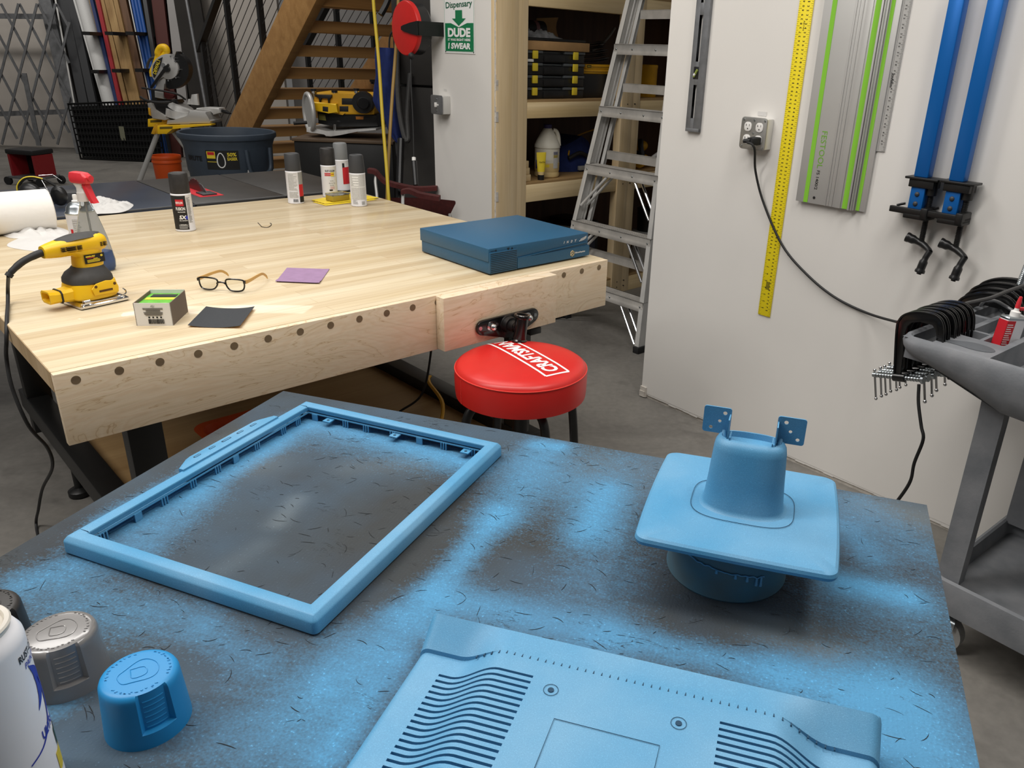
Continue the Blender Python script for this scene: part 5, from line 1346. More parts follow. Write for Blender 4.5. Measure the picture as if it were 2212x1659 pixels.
# C-clamps hooked over the handle end of the cart
def c_clamp_root(sc, label, grp, ang_h=0):
    r = thing('c_clamp', label, 'clamp', group=grp)
    # local plane XZ: back at top, fixed jaw inside the tray, screw jaw hanging outside pointing -x
    w = .0055*sc/1.0
    outer = [(-.052, -.01), (-.050, .018), (-.038, .034), (-.012, .046), (.022, .050), (.040, .046), (.052, .034), (.060, .010), (.066, -.045), (.050, -.045), (.046, .0), (.040, .017), (.030, .026), (.0, .026), (-.022, .018), (-.030, .006), (-.032, -.01), (-.018, -.125), (-.034, -.127)]
    P = [(x*sc, z*sc) for x, z in outer]
    mb = MB(); mb.prism(P, -w*.55, w*.55, M=RX, bev=w*.2)
    # thick flange round the outside
    flange = [V(x*sc, 0, z*sc) for x, z in outer[18:19]+outer[0:9]]
    F1 = spline(flange, 4)
    for s in (-1, 1):
        mb.tube([p+V(0, s*w*.75, 0) for p in F1], w*.42, 6)
    mb.cyl((-.036*sc, 0, -.128*sc), (-.008*sc, 0, -.122*sc), .0105*sc, n=14); mb.build('frame', M['black_gloss'], r)
    mb = MB(); d = V(-1, 0, -.22).normalized()
    a_ = V(-.002*sc, 0, -.1205*sc)-d*.035*sc; b_ = V(-.036*sc, 0, -.128*sc)+d*.055*sc
    mb.cyl(a_, b_, .0058*sc, n=12)
    for k in range(16): 
        q = a_+(b_-a_)*((k+.5)/17); mb.cyl(q, q+d*.0022*sc, .0066*sc, .0058*sc, 12)
    scw = mb.build('screw', M['zinc'], r)
    mb = MB(); mb.cyl(a_, a_-d*.006*sc, .010*sc, n=16); mb.build('swivel_pad', M['zinc'], scw)
    mb = MB(); e_ = b_-d*.005*sc; lean = V(.25+.15*ang_h, .25*ang_h, -1).normalized()
    mb.cyl(e_-lean*.012*sc, e_+lean*.062*sc, .0026*sc, n=8); mb.sphere(e_-lean*.012*sc, .0042*sc, 10); mb.sphere(e_+lean*.062*sc, .0042*sc, 10); mb.build('tommy_bar', M['chrome'], scw)
    return r
c0 = c_clamp_root(1.0, 'black C-clamp at the near end of the row on the cart handle', 'black C-clamps on the cart handle')
c0.matrix_world = FCT @ Matrix.Translation((.028, .052, ZTOP+.004))
names = ['second black C-clamp from the near end of the row on the cart handle', 'third black C-clamp from the near end of the row on the cart handle', 'fourth black C-clamp from the near end of the row on the cart handle', 'fifth black C-clamp from the near end of the row on the cart handle', 'sixth black C-clamp from the near end of the row on the cart handle', 'seventh black C-clamp, at the far end of the front row on the cart handle']
for k, nm in enumerate(names):
    dup(c0, FCT @ Matrix.Translation((.028+.002*(k % 2), .052+.0245*(k+1), ZTOP+.004+.001*(k % 3))) @ Matrix.Rotation(math.radians((-2, 3, 1, -1, 2, 0)[k]), 4, 'Z'), nm)
c1 = c_clamp_root(1.38, 'larger black C-clamp standing tallest at the wall end of the cart handle', 'larger C-clamps by the wall')
c1.matrix_world = FCT @ Matrix.Translation((.036, .500, ZTOP+.002))
for k, (dy, dz, rz, nm) in enumerate(((-.045, -.006, 3, 'larger black C-clamp second from the wall on the cart handle'), (-.085, -.014, -3, 'larger black C-clamp third from the wall on the cart handle'), (-.122, -.020, 2, 'larger black C-clamp fourth from the wall, beside the front row'))):
    dup(c1, FCT @ Matrix.Translation((.036+.003*k, .500+dy, ZTOP+.002+dz)) @ Matrix.Rotation(math.radians(rz), 4, 'Z'), nm)
# upright clamp screw standing in the tray
u = thing('clamp_screw', 'upright zinc clamp screw with a sliding bar, sticking up from the cart tray', 'clamp screw', M=FCT @ Matrix.Translation((.066, .475, ZTOP-.03)))
mb = MB(); d = V(.10, .03, 1).normalized(); mb.cyl((0, 0, 0), d*.19, .008, n=14)
for k in range(34): mb.cyl(d*(.005+k*.0047), d*(.0075+k*.0047), .0092, .0082, 14)
mb.build('screw', M['zinc'], u)
mb = MB(); e_ = d*.184; q = V(.8, -.5, -.12).normalized(); mb.cyl(e_-q*.014, e_+q*.075, .0032, n=10); mb.sphere(e_-q*.014, .0048, 10); mb.sphere(e_+q*.075, .0048, 10); mb.build('tommy_bar', M['chrome'], u)
# red and white tin in the tray
tn = thing('oil_tin', 'small red and white flip top tin with a red nozzle in the cart tray', 'tin', M=FCT @ Matrix.Translation((.166, .205, ZTOP-.0475)) @ Matrix.Rotation(math.radians(68), 4, 'Z') @ Matrix.Rotation(math.radians(6), 4, 'Y'))
mb = MB(); mb.loft([[V(x, y, z) for x, y in rrect(.058, .026, .004, 3)] for z in (0, .094)]); mb.build('body', M['white_gloss'], tn)
mb = MB(); mb.box((-.0293, -.0134, .004), (-.004, -.0120, .090)); mb.box((-.0296, -.0125, .004), (-.0286, .0125, .090)); mb.build('red_label', M['print_red'], tn)
mb = MB()
for k in range(14): mb.box((-.027, -.0137, .012+k*.0052), (-.007-.003*(k % 3), -.0133, .0138+k*.0052))
mb.build('small_print', M['print_white'], tn)
mb = MB(); mb.loft([[V(x, y, z) for x, y in rrect(w, d_, .004, 3)] for w, d_, z in ((.059, .027, .093), (.060, .028, .096), (.056, .024, .099))]); mb.build('lid', M['zinc'], tn)
mb = MB(); mb.lathe([(.011, .098), (.011, .110), (.006, .113), (.0045, .122)], 20); mb.build('spout', M['white'], tn)
mb = MB(); mb.lathe([(.0055, .119), (.0055, .132), (.0035, .146), (.001, .147)], 16); mb.box((.004, -.005, .114), (.030, .005, .121), bev=.001); mb.build('red_nozzle', M['red_plastic'], tn)
# cable laid over the clamps
A = [at(x, y, z) for x, y, z in ((2070, 668, .84), (2084, 657, .865), (2112, 650, .875), (2142, 643, .885), (2180, 628, .90), (2245, 606, .92))]
B_ = [at(x, y, z) for x, y, z in ((2118, 660, .84), (2128, 650, .868), (2150, 650, .868), (2175, 663, .85), (2205, 682, .84), (2245, 700, .83))]
mb = MB(); mb.tube(A, .0052, 8, smooth=7); tag(mb.build('grey_cable', M['rubber_grey']), 'dark cable lying over the clamps on the cart and leaving the photo at right', 'cable')
mb = MB(); mb.tube(B_, .0042, 8, smooth=7); tag(mb.build('grey_cable', M['steel_gray']), 'grey cable dipping from the clamps into the cart tray', 'cable')
# cable hanging from the cart to the floor
cp = [(1985, 830, .70), (1984, 870, .62), (1990, 920, .52), (1994, 950, .46), (1975, 1000, .36), (1966, 1040, .27), (1940, 1080, .18), (1900, 1130, .05)]
P = [FCT @ V(.06, .26, .70)]
for x, y, z in cp:
    q = FCT @ V(0, .12, 0); n = FCT.to_3x3() @ V(0.6, 1, 0); P.append(atp(x, y, FCT @ V(.06, .24, 0), n.normalized()))
mb = MB(); mb.tube(P[1:], .0048, 8, smooth=7); tag(mb.build('hanging_cable', M['black_rubber']), 'black cable hanging from under the cart handle towards the floor', 'cable')
# ------------------------------------------------------------ shelf closet
def cz(x, y, yl=0.0): return onp(FC, x, y, yl)
zT0 = cz(1150, 13).z; z2t, z2b = cz(1150, 216).z, cz(1150, 256).z; z3t, z3b = cz(1150, 394).z, cz(1150, 436).z
z4t, z4b = max(.10, cz(1370, 590).z), .0
sh = thing('shelving_unit', 'pine shelving unit built into the closet behind the ladder', 'shelves', M=FC)
mb = MB(); mb.box((x1+.001, .004, 0), (x2, .042, 2.29), bev=.002); mb.build('upright', M['pine'], sh)
mb = MB(); mb.box((p2a, -.004, 0), (p2a+(p2b-p2a)*.55, .05, 2.29), bev=.002); mb.box((p2a+(p2b-p2a)*.57, .002, 0), (p2b, .05, 2.29), bev=.002); mb.build('upright', M['pine'], sh)
SHV = []
for zt_, zb_ in ((zT0+.10, zT0), (z2t, z2b), (z3t, z3b), (z4t, z4b)):
    for a_, b_ in ((x2+.001, p2a-.001), (p2b+.001, CW-.001)):
        mb = MB(); mb.box((a_, .004, zb_), (b_, .042, zt_-.012), bev=.002); mb.build('front_board', M['pine_h'], sh)
    mb = MB(); mb.box((x2+.001, .0435, zt_-.014), (CW-.002, CD-.004, zt_)); mb.box((x2+.001, .006, zt_-.0115), (p2a-.001, .044, zt_)); mb.box((p2b+.001, .006, zt_-.0115), (CW-.002, .044, zt_)); mb.build('shelf_board', M['plywood'], sh); SHV.append(zt_)
for x in (x1+.02, (p2a*.7+p2b*.3), (p2a*.3+p2b*.7)):
    for zt_ in (z2t, z3t, z4t):
        for dz in (.03, .065):
            mb = MB(); mb.cyl((x, .0035, zt_-dz), (x, -.0055 if x > .3 else .002, zt_-dz), .0035, n=10); mb.build('screw', M['dark'], sh)
def con(px_, py_, yl, z):                                       # closet-local x for a pixel, y fixed
    return cz(px_, py_, yl).x
def cthing(name, label, cat, x, y, z, rz=0, group=None): return thing(name, label, cat, M=FC @ Matrix.Translation((x, y, z)) @ Matrix.Rotation(math.radians(rz), 4, 'Z'), group=group)
# organiser cases
xa, xb = x2+.012, con(1262, 150, .07, 0)
W_ = xb-xa; hO = (cz(1200, 103, .07).z-cz(1200, 207, .07).z)/4
zO = z2t
lbs = ['black organiser case with yellow latches, lowest of its stack', 'black organiser case with yellow latches, second from the bottom of its stack', 'black organiser case with yellow latches, third from the bottom of its stack', 'black organiser case with yellow latches and a white label, top of its stack']
M['case_lid'] = mat('smoky_clear_lid', '#55595c', .25)
for k in range(4):
    t = cthing('organiser_case', lbs[k], 'organiser case', xa, .065, zO+k*hO, 0, 'organiser cases on the middle shelf')
    mb = MB(); mb.box((0, .006, 0), (W_, .30, hO*.72), bev=.003); mb.box((W_*.34, 0.0, .004), (W_*.66, .02, hO*.6), bev=.002); mb.build('body', M['black_plastic'], t)
    mb = MB(); mb.box((0, .0, hO*.73), (W_*.32, .30, hO*.96), bev=.003); mb.box((W_*.66, .0, hO*.73), (W_, .30, hO*.96), bev=.003); mb.box((W_*.31, .02, hO*.73), (W_*.67, .30, hO*.92), bev=.002); mb.build('lid', M['case_lid'], t)
    for u in (.20, .84):
        mb = MB(); mb.box((W_*u-.020, -.007, hO*.30), (W_*u+.016, .004, hO*.95), bev=.003); mb.build('latch', M['print_yellow'], t)
    if k == 3:
        mb = MB(); mb.box((.03, .003, hO*.05), (.085, .0055, hO*.26)); mb.build('label', M['print_white'], t)
    if k < 3:
        mb = MB(); mb.cyl((W_*.36, .016, hO*.80), (W_*.64, .016, hO*.80), .0025, n=8); mb.build('hinge_rod', M['zinc'], t)
zt4 = zO+4*hO
t = cthing('cardboard_tray', 'shallow brown cardboard lid on top of the organiser cases', 'box', xa-.005, .06, zt4)
hL = cz(1200, 95, .06).z-cz(1200, 110, .06).z+.010
mb = MB(); mb.box((0, 0, 0), (W_+.03, .32, hL), bev=.001); mb.build('body', M['cardboard'], t)
mb = MB(); mb.box((.033, -.0006, .001), (.035, .0002, hL)); mb.build('seam', M['dark'], t)
t = cthing('black_tray', 'thin black tray lying on the cardboard lid', 'tray', xa+.0, .075, zt4+hL)
mb = MB(); mb.box((0, 0, 0), (W_*1.02, .28, .014), bev=.002); mb.build('body', M['black'], t)
zb_ = zt4+hL+.0145
t = cthing('parts_bag', 'crumpled clear plastic bag of parts on the black tray', 'bag', xa+.20, .16, zb_)
mb = MB(); mb.grid(lambda u, v: V(-.14+.28*u, -.06+.12*v, .002+.055*(1-abs(2*u-1)**2)*(1-abs(2*v-1)**2)*(.5+.9*abs(mnoise.noise(Vector((u*6, v*5, 3)))))), 28, 14); mb.build('bag', mat('film', '#8e9092', .18, spec=.8, var=.3, scale=30), t)
t = cthing('dark_roll', 'dark roll with a pinkish band lying on the black tray behind the parts bag', 'roll', xa+.05, .235, zb_)
mb = MB(); mb.cyl((0, 0, .045), (.24, 0, .045), .044, n=26); mb.build('roll', M['black_rubber'], t)
mb = MB(); mb.cyl((.165, 0, .045), (.19, 0, .045), .0448, n=26); mb.build('pink_band', mat('pink_band', '#8c6468', .6), t)
t = cthing('black_ball_grip', 'round black grip at the left end of the black tray', 'grip', xa+.03, .12, zb_)
mb = MB(); mb.sphere((0, 0, .042), .042, 22, (1, 1, 1)); mb.tube([V(.03*math.cos(a), -.032, .042+.03*math.sin(a)) for a in np.linspace(0, 2*PI, 20, endpoint=False)], .004, 6, closed=True); mb.build('body', M['black_plastic'], t)
t = cthing('cardboard_flap', 'bent brown cardboard sheet behind the parts bag', 'cardboard', xa+.30, .25, zb_)
mb = MB(); mb.grid(lambda u, v: V(-.03+.16*u, .02*math.sin(v*3), .002+.10*v+.012*u), 8, 4); mb.grid(lambda u, v: V(-.03+.16*u, .003+.02*math.sin(v*3), .002+.10*v+.012*u), 8, 4); mb.build('sheet', M['cardboard'], t)
# right of the stack: dewalt-yellow cases, strips, black box
xr = xb+.02
t = cthing('black_tool_case', 'low black tool case on the middle shelf right of the organiser cases', 'case', xr, .10, z2t)
hB = cz(1300, 160, .1).z-z2t
mb = MB(); mb.box((0, 0, 0), (.33, .26, hB), bev=.008); mb.build('body', M['black_plastic'], t)
for k, (nm, dy) in enumerate((('lower yellow drill bit case on the black tool case', 0), ('upper yellow drill bit case with a black logo plate', .0))):
    t = cthing('bit_case', nm, 'case', xr+.0+.03*k, .11, z2t+hB+.0255*k, 0, 'yellow cases on the middle shelf')
    mb = MB(); mb.box((0, 0, 0), (.26, .14, .025), bev=.003); mb.build('body', M['yellow_dull'], t)
    mb = MB(); mb.box((.05 if k else .02, -.0008, .010), (.24, .001, .012)); mb.build('seam', M['print_black'], t)
    if k:
        mb = MB(); mb.box((.012, -.0010, .007), (.046, .001, .020)); o = mb.build('logo_plate', M['print_black'], t)
        lettering([('DEWALT', .029, .0135, .028, .007, 0, .03, 0)], M['print_yellow'], o, M=Matrix.Translation((0, -.0016, 0)) @ RX)
for k in range(5):
    zz_ = z2t+hB+.053+k*.022
    t = cthing('edging_strip', ['lowest', 'second lowest', 'middle', 'second highest', 'topmost'][k]+' of five grey edging strips piled on the yellow cases', 'strip', xr+.02, .16+.012*(k % 2), zz_, -3+2*k, 'grey strips on the middle shelf')
    mb = MB(); mb.grid(lambda u, v: V(-.01+.26*u, .06*v, .002+.03*u*u+.004*math.sin(u*5)), 12, 2); mb.grid(lambda u, v: V(-.01+.26*u, .06*v, .010+.03*u*u+.004*math.sin(u*5)), 12, 2); mb.build('strip', M['steel_gray'], t)
mb = MB(); A0 = cz(1278, 108, .30); pts = [cz(1278, 110, .30), cz(1300, 95, .30), cz(1318, 75, .30), cz(1328, 60, .30)]
mb.tube([FC @ p for p in pts], .009, 8, smooth=5); tag(mb.build('plastic_tube', mat('grey_tube', '#8f8b84', .5)), 'bent grey plastic tube rising behind the cardboard lid', 'tube')
# glue jug and neighbours on the lower shelf
yg = .13; xg = con(1182, 330, yg, 0)
t = cthing('glue_jug', 'milky gallon glue jug with a purple cap on the lower shelf', 'jug', xg, yg, z3t)
hj = cz(1190, 268, yg).z-z3t; rj = .072*hj/.30
mb = MB(); k_ = hj/.30
mb.lathe([(r*k_, z*k_) for r, z in ((.066, 0), (.072, .005), (.074, .018), (.070, .032), (.073, .040), (.074, .150), (.0735, .165), (.077, .170), (.076, .185), (.062, .215), (.042, .250), (.028, .272), (.022, .280), (.021, .288))], 44); mb.build('body', M['jug'], t)
mb = MB(); mb.lathe([(r*k_, z*k_) for r, z in ((.0665, -.0001), (.0728, .005), (.0748, .018), (.0708, .032), (.0738, .040), (.0747, .085), (.01, .0852))], 44); mb.build('glue', M['glue'], t)
mb = MB(); mb.tube([V(.026*k_, -.02*k_, .268*k_), V(.040*k_, -.030*k_, .262*k_), V(.052*k_, -.036*k_, .235*k_), V(.054*k_, -.040*k_, .205*k_), V(.056*k_, -.042*k_, .180*k_)], .012*k_, 10, smooth=4); mb.build('handle', M['jug'], t)
mb = MB(); mb.lathe([(.024*k_, .278*k_), (.024*k_, .298*k_), (.022*k_, .300*k_), (.001, .300*k_)], 28); mb.build('cap', mat('purple_cap', '#39316e', .5), t)
aj = math.atan2(-.75, .62)-.0
pj = FC @ V(xg, yg, 0); aj = math.atan2(-pj.y, -pj.x)-math.radians(45); rjj = .0745*k_
for (x0_, x1_, z0_, z1_, m_, nm) in ((.040, .075, .055, .150, M['print_pale'], 'label'), (.040, .075, .115, .132, M['print_yellow'], 'yellow_label'), (.040, .075, .133, .150, M['print_blue'], 'blue_label'), (-.050, .015, .062, .078, M['print_yellow'], 'yellow_label'), (-.080, -.052, .05, .10, M['print_blue'], 'blue_label')):
    mb = MB(); cyl_patch(mb, rjj+.0006, aj, x0_*k_, x1_*k_, z0_*k_, z1_*k_); mb.build(nm, m_, t, recalc=False)
lettering([('d', -.056*k_, .128*k_, .016*k_, .024*k_, 0, .05, .1), ('l', -.060*k_, .103*k_, .008*k_, .020*k_, 0, .05, .1)], M['print_blue'], t, fn=cylmap(rjj+.0008, aj))
xf = con(1158, 380, .085, 0)
t = cthing('filler_tube', 'yellow wood filler tube standing on its black cap in front of the jug', 'tube', xf, .045, z3t, -20)
mb = MB(); mb.lathe([(.018, 0), (.0185, .02), (.018, .028)], 24); mb.build('cap', M['black_plastic'], t)
mb = MB(); mb.loft([[V(w/2*math.cos(a), d_/2*math.sin(a), z) for a in np.linspace(0, 2*PI, 24, endpoint=False)] for w, d_, z in ((.034, .034, .028), (.042, .034, .045))]); mb.build('tan_band', M['glue'], t)
mb = MB(); mb.loft([[V(w/2*math.cos(a), d_/2*math.sin(a), z) for a in np.linspace(0, 2*PI, 24, endpoint=False)] for w, d_, z in ((.042, .034, .045), (.050, .026, .085), (.056, .010, .130), (.057, .003, .148))]); mb.build('yellow_body', M['print_yellow'], t)
lettering([('Wood Filler', 0, .098, .036, .007, 0, .02, 0)], M['print_black'], t, fn=lambda x, y: V(x, -.0125+.004*(y-.085)/.05-.004, y))
for k in range(3):
    t = cthing('wood_offcut', ['bottom', 'middle', 'top'][k]+' of three pale wood offcuts stacked by the closet post', 'wood block', x2+.014, .040+.003*k, z3t+k*.036, 2*k, 'wood offcuts by the post')
    mb = MB(); mb.box((0, 0, 0), (.052-.004*k, .06, .0355), bev=.003); mb.build('block', M['pine_h'], t)
xw = con(1245, 370, .2, 0)
t = cthing('tool_bag', 'dark and blue tool bag on the lower shelf behind the ladder', 'bag', xw+.04, .30, z3t)
mb = MB()
mb.grid(lambda u, v: V(.20*math.cos(2*PI*u)*(1-.3*v)*(1+.12*mnoise.noise(Vector((math.cos(2*PI*u)*2, math.sin(2*PI*u)*2, v*3)))), .13*math.sin(2*PI*u)*(1-.3*v), .001+.20*v-.07*v*abs(math.cos(2*PI*u))), 36, 8)
mb.grid(lambda u, v: V(.14*math.cos(2*PI*u)*(1-v), .091*math.sin(2*PI*u)*(1-v), .201-.07*abs(math.cos(2*PI*u))*(1-v)), 36, 2); mb.build('bag', M['blue_cloth'], t)
mb = MB(); mb.box((-.06, -.15, .01), (.03, -.128, .035), bev=.003); mb.build('buckle', M['print_grey'], t)
mb = MB(); mb.tube([V(-.12, -.11, .08), V(-.05, -.13, .11), V(.02, -.13, .09), V(.09, -.11, .1)], .012, 8, smooth=5); mb.build('strap', M['black_rubber'], t)
mb = MB(); mb.tube([FC @ cz(x, y, yy) for x, y, yy in ((1228, 335, .2), (1232, 310, .25), (1242, 297, .28), (1262, 287, .3), (1282, 280, .32))], .005, 8, smooth=6); tag(mb.build('extension_cord', M['yellow_dull']), 'thin yellow cord arching above the tool bag on the lower shelf', 'cord')
# right bay
xy_ = con(1400, 190, .12, 0)
t = cthing('yellow_canister', 'yellow canister in the right bay behind the ladder', 'canister', xy_+.03, .15, z2t)
mb = MB(); mb.lathe([(.052, 0), (.054, .004), (.054, .165), (.056, .170), (.056, .182), (.05, .186), (.001, .186)], 32); mb.build('body', M['yellow_dull'], t)
t = cthing('yellow_drill', 'yellow and black power drill in the right bay on the lower shelf', 'drill', con(1395, 350, .1, 0), .12, z3t, 25)
mb = MB(); mb.cyl((-.10, 0, .04), (.02, 0, .04), .036, .036, 22); mb.cyl((.02, 0, .04), (.05, 0, .04), .030, .022, 22); mb.build('yellow_housing', M['yellow_dull'], t)
mb = MB(); mb.cyl((.0501, 0, .04), (.052, 0, .04), .018, n=18); mb.tube([V(-.04, 0, .07), V(-.02, .02, .13), V(.01, .03, .16)], .018, 10); mb.build('black_grip', M['black_plastic'], t)
t = cthing('second_drill', 'yellow topped power tool behind the white clamp on the lower shelf', 'power tool', con(1388, 335, .25, 0), .27, z3t, 15)
mb = MB(); mb.sphere((0, 0, .11), .045, 20, (1.2, 1, .8)); mb.build('yellow_top', M['yellow_dull'], t)
mb = MB(); mb.cyl((0, 0, 0), (0, 0, .08), .03, n=18); mb.build('black_body', M['black_plastic'], t)
t = cthing('white_clamp', 'white plastic spring clamp on the lower shelf by the wall corner', 'clamp', con(1418, 345, .06, 0), .06, z3t+.0, 0)
mb = MB(); 
for za, zb2 in ((.055, .10), (.02, .075)): mb.prism([(-.04, za), (.06, zb2), (.06, zb2+.016), (-.042, za+.018)], -.008, .008, M=RX, bev=.002)
mb.box((.04, -.008, 0), (.06, .008, .10), bev=.002); mb.build('body', M['white'], t)
# bins below
t = cthing('dark_bin', 'dark blue bin with papers on top, on the bottom shelf', 'bin', x2+.05, .08, z4t)
mb = MB(); mb.box((0, 0, 0), (.60, .42, .30), bev=.01); mb.build('body', mat('dark_blue_bin', '#141d33', .6), t)
for k, (dx, dy) in enumerate(((.30, .05), (.40, .12))):
    q = cthing('paper_sheet', ['white paper lying on the dark blue bin, nearer the front', 'white paper lying on the dark blue bin, farther back'][k], 'paper', x2+.05+dx, .08+dy, z4t+.3005+.001*k, 15*k); mb = MB(); mb.box((0, 0, 0), (.15, .10, .0008)); mb.build('sheet', M['paper'], q)
t = cthing('green_handle_bin', 'black bin with a lime green handle on the bottom shelf', 'bin', x2+.66, .22, z4t); mb = MB(); mb.box((0, 0, 0), (.16, .3, .32), bev=.008); mb.build('body', M['black_plastic'], t)
mb = MB(); mb.box((.01, -.012, .24), (.03, 0, .31), bev=.004); mb.build('green_handle', M['green'], t)
xk = con(1395, 560, .12, 0)
t = cthing('labelled_bucket', 'white labelled bucket on the bottom shelf behind the ladder', 'bucket', xk+.04, .16, z4t)
mb = MB(); mb.lathe([(.085, 0), (.09, .004), (.10, .20), (.103, .205), (.103, .215), (.09, .218), (.001, .218)], 36); mb.build('body', M['print_pale'], t)
mb = MB(); cyl_patch(mb, .0955, math.radians(-75), -.07, .0, .02, .08); mb.build('green_label', M['print_green'], t, recalc=False)
t = cthing('black_tub', 'black tub stacked on the labelled bucket', 'tub', xk+.04, .16, z4t+.2185)
mb = MB(); mb.lathe([(.07, 0), (.075, .14), (.078, .145), (.07, .15), (.001, .15)], 32); mb.build('body', M['black_plastic'], t)

# ------------------------------------------------------------ aluminium step ladder
LDM = frame(at(1378, 765, 0), -47)                                # x along the steps (right foot at 0), y is the lean direction
LEAN = .22
def lp(x, z, back=0.0): return V(x, z*LEAN+back, z)
ld = thing('step_ladder', 'aluminium step ladder standing in front of the shelf closet', 'ladder', M=LDM)
xl = lambda z: -.705+.070*z
xr_ = lambda z: -.135*z-.002
ZL = 2.35
def rail_(xf, s, name, back0=0.0, lean=LEAN, web=.078, fl=.028, z1=ZL, z0=.02):
    mb = MB()
    prof = [(0, 0), (fl*s, 0), (fl*s, .003), (.003*s, .003), (.003*s, .022), (.009*s, .026), (.009*s, .034), (.003*s, .038), (.003*s, web-.02), (.008*s, web-.016), (.008*s, web-.010), (.003*s, web-.006), (.003*s, web-.003), (fl*.7*s, web-.003), (fl*.7*s, web), (0, web)]
    mb.loft([[V(xf(z)+x, z*lean+back0+y, z) for x, y in prof] for z in (z0, z1)]); return mb.build(name, M['alu'], ld, 25)
rail_(xl, 1, 'side_rail'); rail_(xr_, -1, 'side_rail')
for k in range(7):
    z = .235+.305*k if k else .235
    z = (.235, .545, .845, 1.14, 1.445, 1.75, 2.05)[k]
    a_, b_ = xl(z)+.002, xr_(z)-.002; y = z*LEAN-.004
    mb = MB(); mb.box((a_, y, z-.032), (b_, y+.004, z+.018)); mb.box((a_, y, z+.014), (b_, y+.078, z+.018)); mb.box((a_, y+.074, z-.02), (b_, y+.078, z+.018))
    for j in range(4): mb.box((a_, y+.008+j*.018, z+.018), (b_, y+.014+j*.018, z+.0198))
    sp_ = mb.build('step', M['alu_dull'], ld)
    for x in (a_+.018, (a_+b_)/2-.07, (a_+b_)/2+.09, b_-.018):
        mb = MB(); mb.sphere((x, y-.001, z-.006), .005, 10, (1, .6, 1)); mb.build('rivet', M['zinc'], sp_)
    if k < 3:
        for s, xe in ((1, a_), (-1, b_)):
            for off in (.012, .06):
                mb = MB(); p0 = V(xe+s*.165, y+off, z-.030); p1 = V(xe+s*.012, (z-.20)*LEAN+off, z-.20)
                mb.cyl(p0, p1, .0075, n=10); mb.build('brace', M['chrome'] if s < 0 else M['alu'], ld)
# folded rear section just behind
BK = .095
xl2 = lambda z: xl(z)+.028+.02*z*0; xr2 = lambda z: xr_(z)-.028
rail_(xl2, 1, 'rear_rail', BK, LEAN*.93, .028, .022, 2.15, .02); rail_(xr2, -1, 'rear_rail', BK, LEAN*.93, .028, .022, 2.15, .02)
for z in (.40, .92, 1.262, 1.615, 1.95):
    mb = MB(); y = z*LEAN*.93+BK; a_, b_ = xl2(z)+.03, xr2(z)-.003
    mb.box((a_, y, z-.03), (b_, y+.003, z+.012)); mb.box((a_, y, z+.010), (b_, y+.026, z+.013)); mb.build('rear_bar', M['alu_dull'], ld)
for x, bk in ((xl(0)+.012, 0), (xr_(0)-.014, 0), (xl2(0)+.01, BK), (xr2(0)-.01, BK)):
    mb = MB(); mb.box((x-.018, bk-.006, 0), (x+.02, bk+(.085 if bk == 0 else .034), .034), bev=.003); mb.build('rubber_foot', M['black_rubber'], ld)
# ------------------------------------------------------------ table saw beyond the workbench
ts = thing('table_saw', 'dark grey table saw with a wide extension table behind the workbench', 'table saw', M=FB)
ZS = .79; Y0, Y1 = 1.66, 2.39
M['saw_lam'] = mat('blue_sheen_laminate', '#3b424f', .28, var=.08, scale=4)  # dark laminate, bluish reflected light put into its colour
M['saw_top'] = mat('grey_cast_iron', '#3a3836', .45, .2, var=.15, scale=8)
mb = MB(); mb.box((-.75, Y0, ZS-.03), (.885, Y1, ZS), bev=.003); mb.build('extension_table', M['saw_lam'], ts)
mb = MB(); mb.box((.889, Y0, ZS-.05), (1.27, Y1, ZS), bev=.003); mb.build('saw_top', M['saw_top'], ts)
mb = MB(); mb.box((1.274, Y0, ZS-.05), (1.66, Y1, ZS), bev=.006); mb.build('wing', M['saw_top'], ts)
mb = MB(); mb.box((-.75, Y0-.055, ZS-.075), (1.60, Y0-.002, ZS-.012), bev=.004); mb.build('front_rail', M['black'], ts)
mb = MB(); mb.box((-.75, Y0-.0012, ZS-.004), (1.62, Y0+.006, ZS+.0006)); mb.build('edge_trim', M['steel_gray'], ts)
mb = MB(); mb.box((.93, 1.76, .02), (1.25, 2.30, ZS-.051), bev=.006); mb.build('cabinet', M['black'], ts)
for x, y in ((-.6, 1.75), (-.6, 2.3), (.5, 1.75), (.5, 2.3)):
    mb = MB(); mb.box((x, y, 0), (x+.05, y+.05, ZS-.031)); mb.build('leg', M['black'], ts)
b0 = bl(447, 420, ZS)
mb = MB(); mb.prism([(b0.x-.05, 1.80), (b0.x+.05, 1.80), (b0.x+.05, 2.12), (b0.x-.02, 2.16), (b0.x-.05, 2.12)], ZS, ZS+.0015); mb.build('throat_plate', M['red_plastic'], ts)
mb = MB(); N = 60
prof_ = [(.11*(1+.045*((k % 2)))*math.cos(2*PI*k/N), .11*(1+.045*(k % 2))*math.sin(2*PI*k/N)) for k in range(N)]
mb.prism([(1.98+y, z) for y, z in prof_], b0.x-.0013, b0.x+.0013, M=Matrix(((0, 0, 1, 0), (1, 0, 0, 0), (0, 1, 0, ZS-.062), (0, 0, 0, 1)))); mb.build('blade', mat('dark_red_blade', '#5a2f2c', .4, .5), ts)
mb = MB(); mb.prism([(1.84, ZS+.001), (1.90, ZS+.035), (1.94, ZS+.040), (1.90, ZS+.001)], b0.x-.002, b0.x+.002, M=Matrix(((0, 0, 1, 0), (1, 0, 0, 0), (0, 1, 0, 0), (0, 0, 0, 1)))); mb.box((b0.x-.03, 1.82, ZS+.0015), (b0.x+.03, 1.90, ZS+.008), bev=.001); mb.build('riving_knife', M['charcoal'], ts)
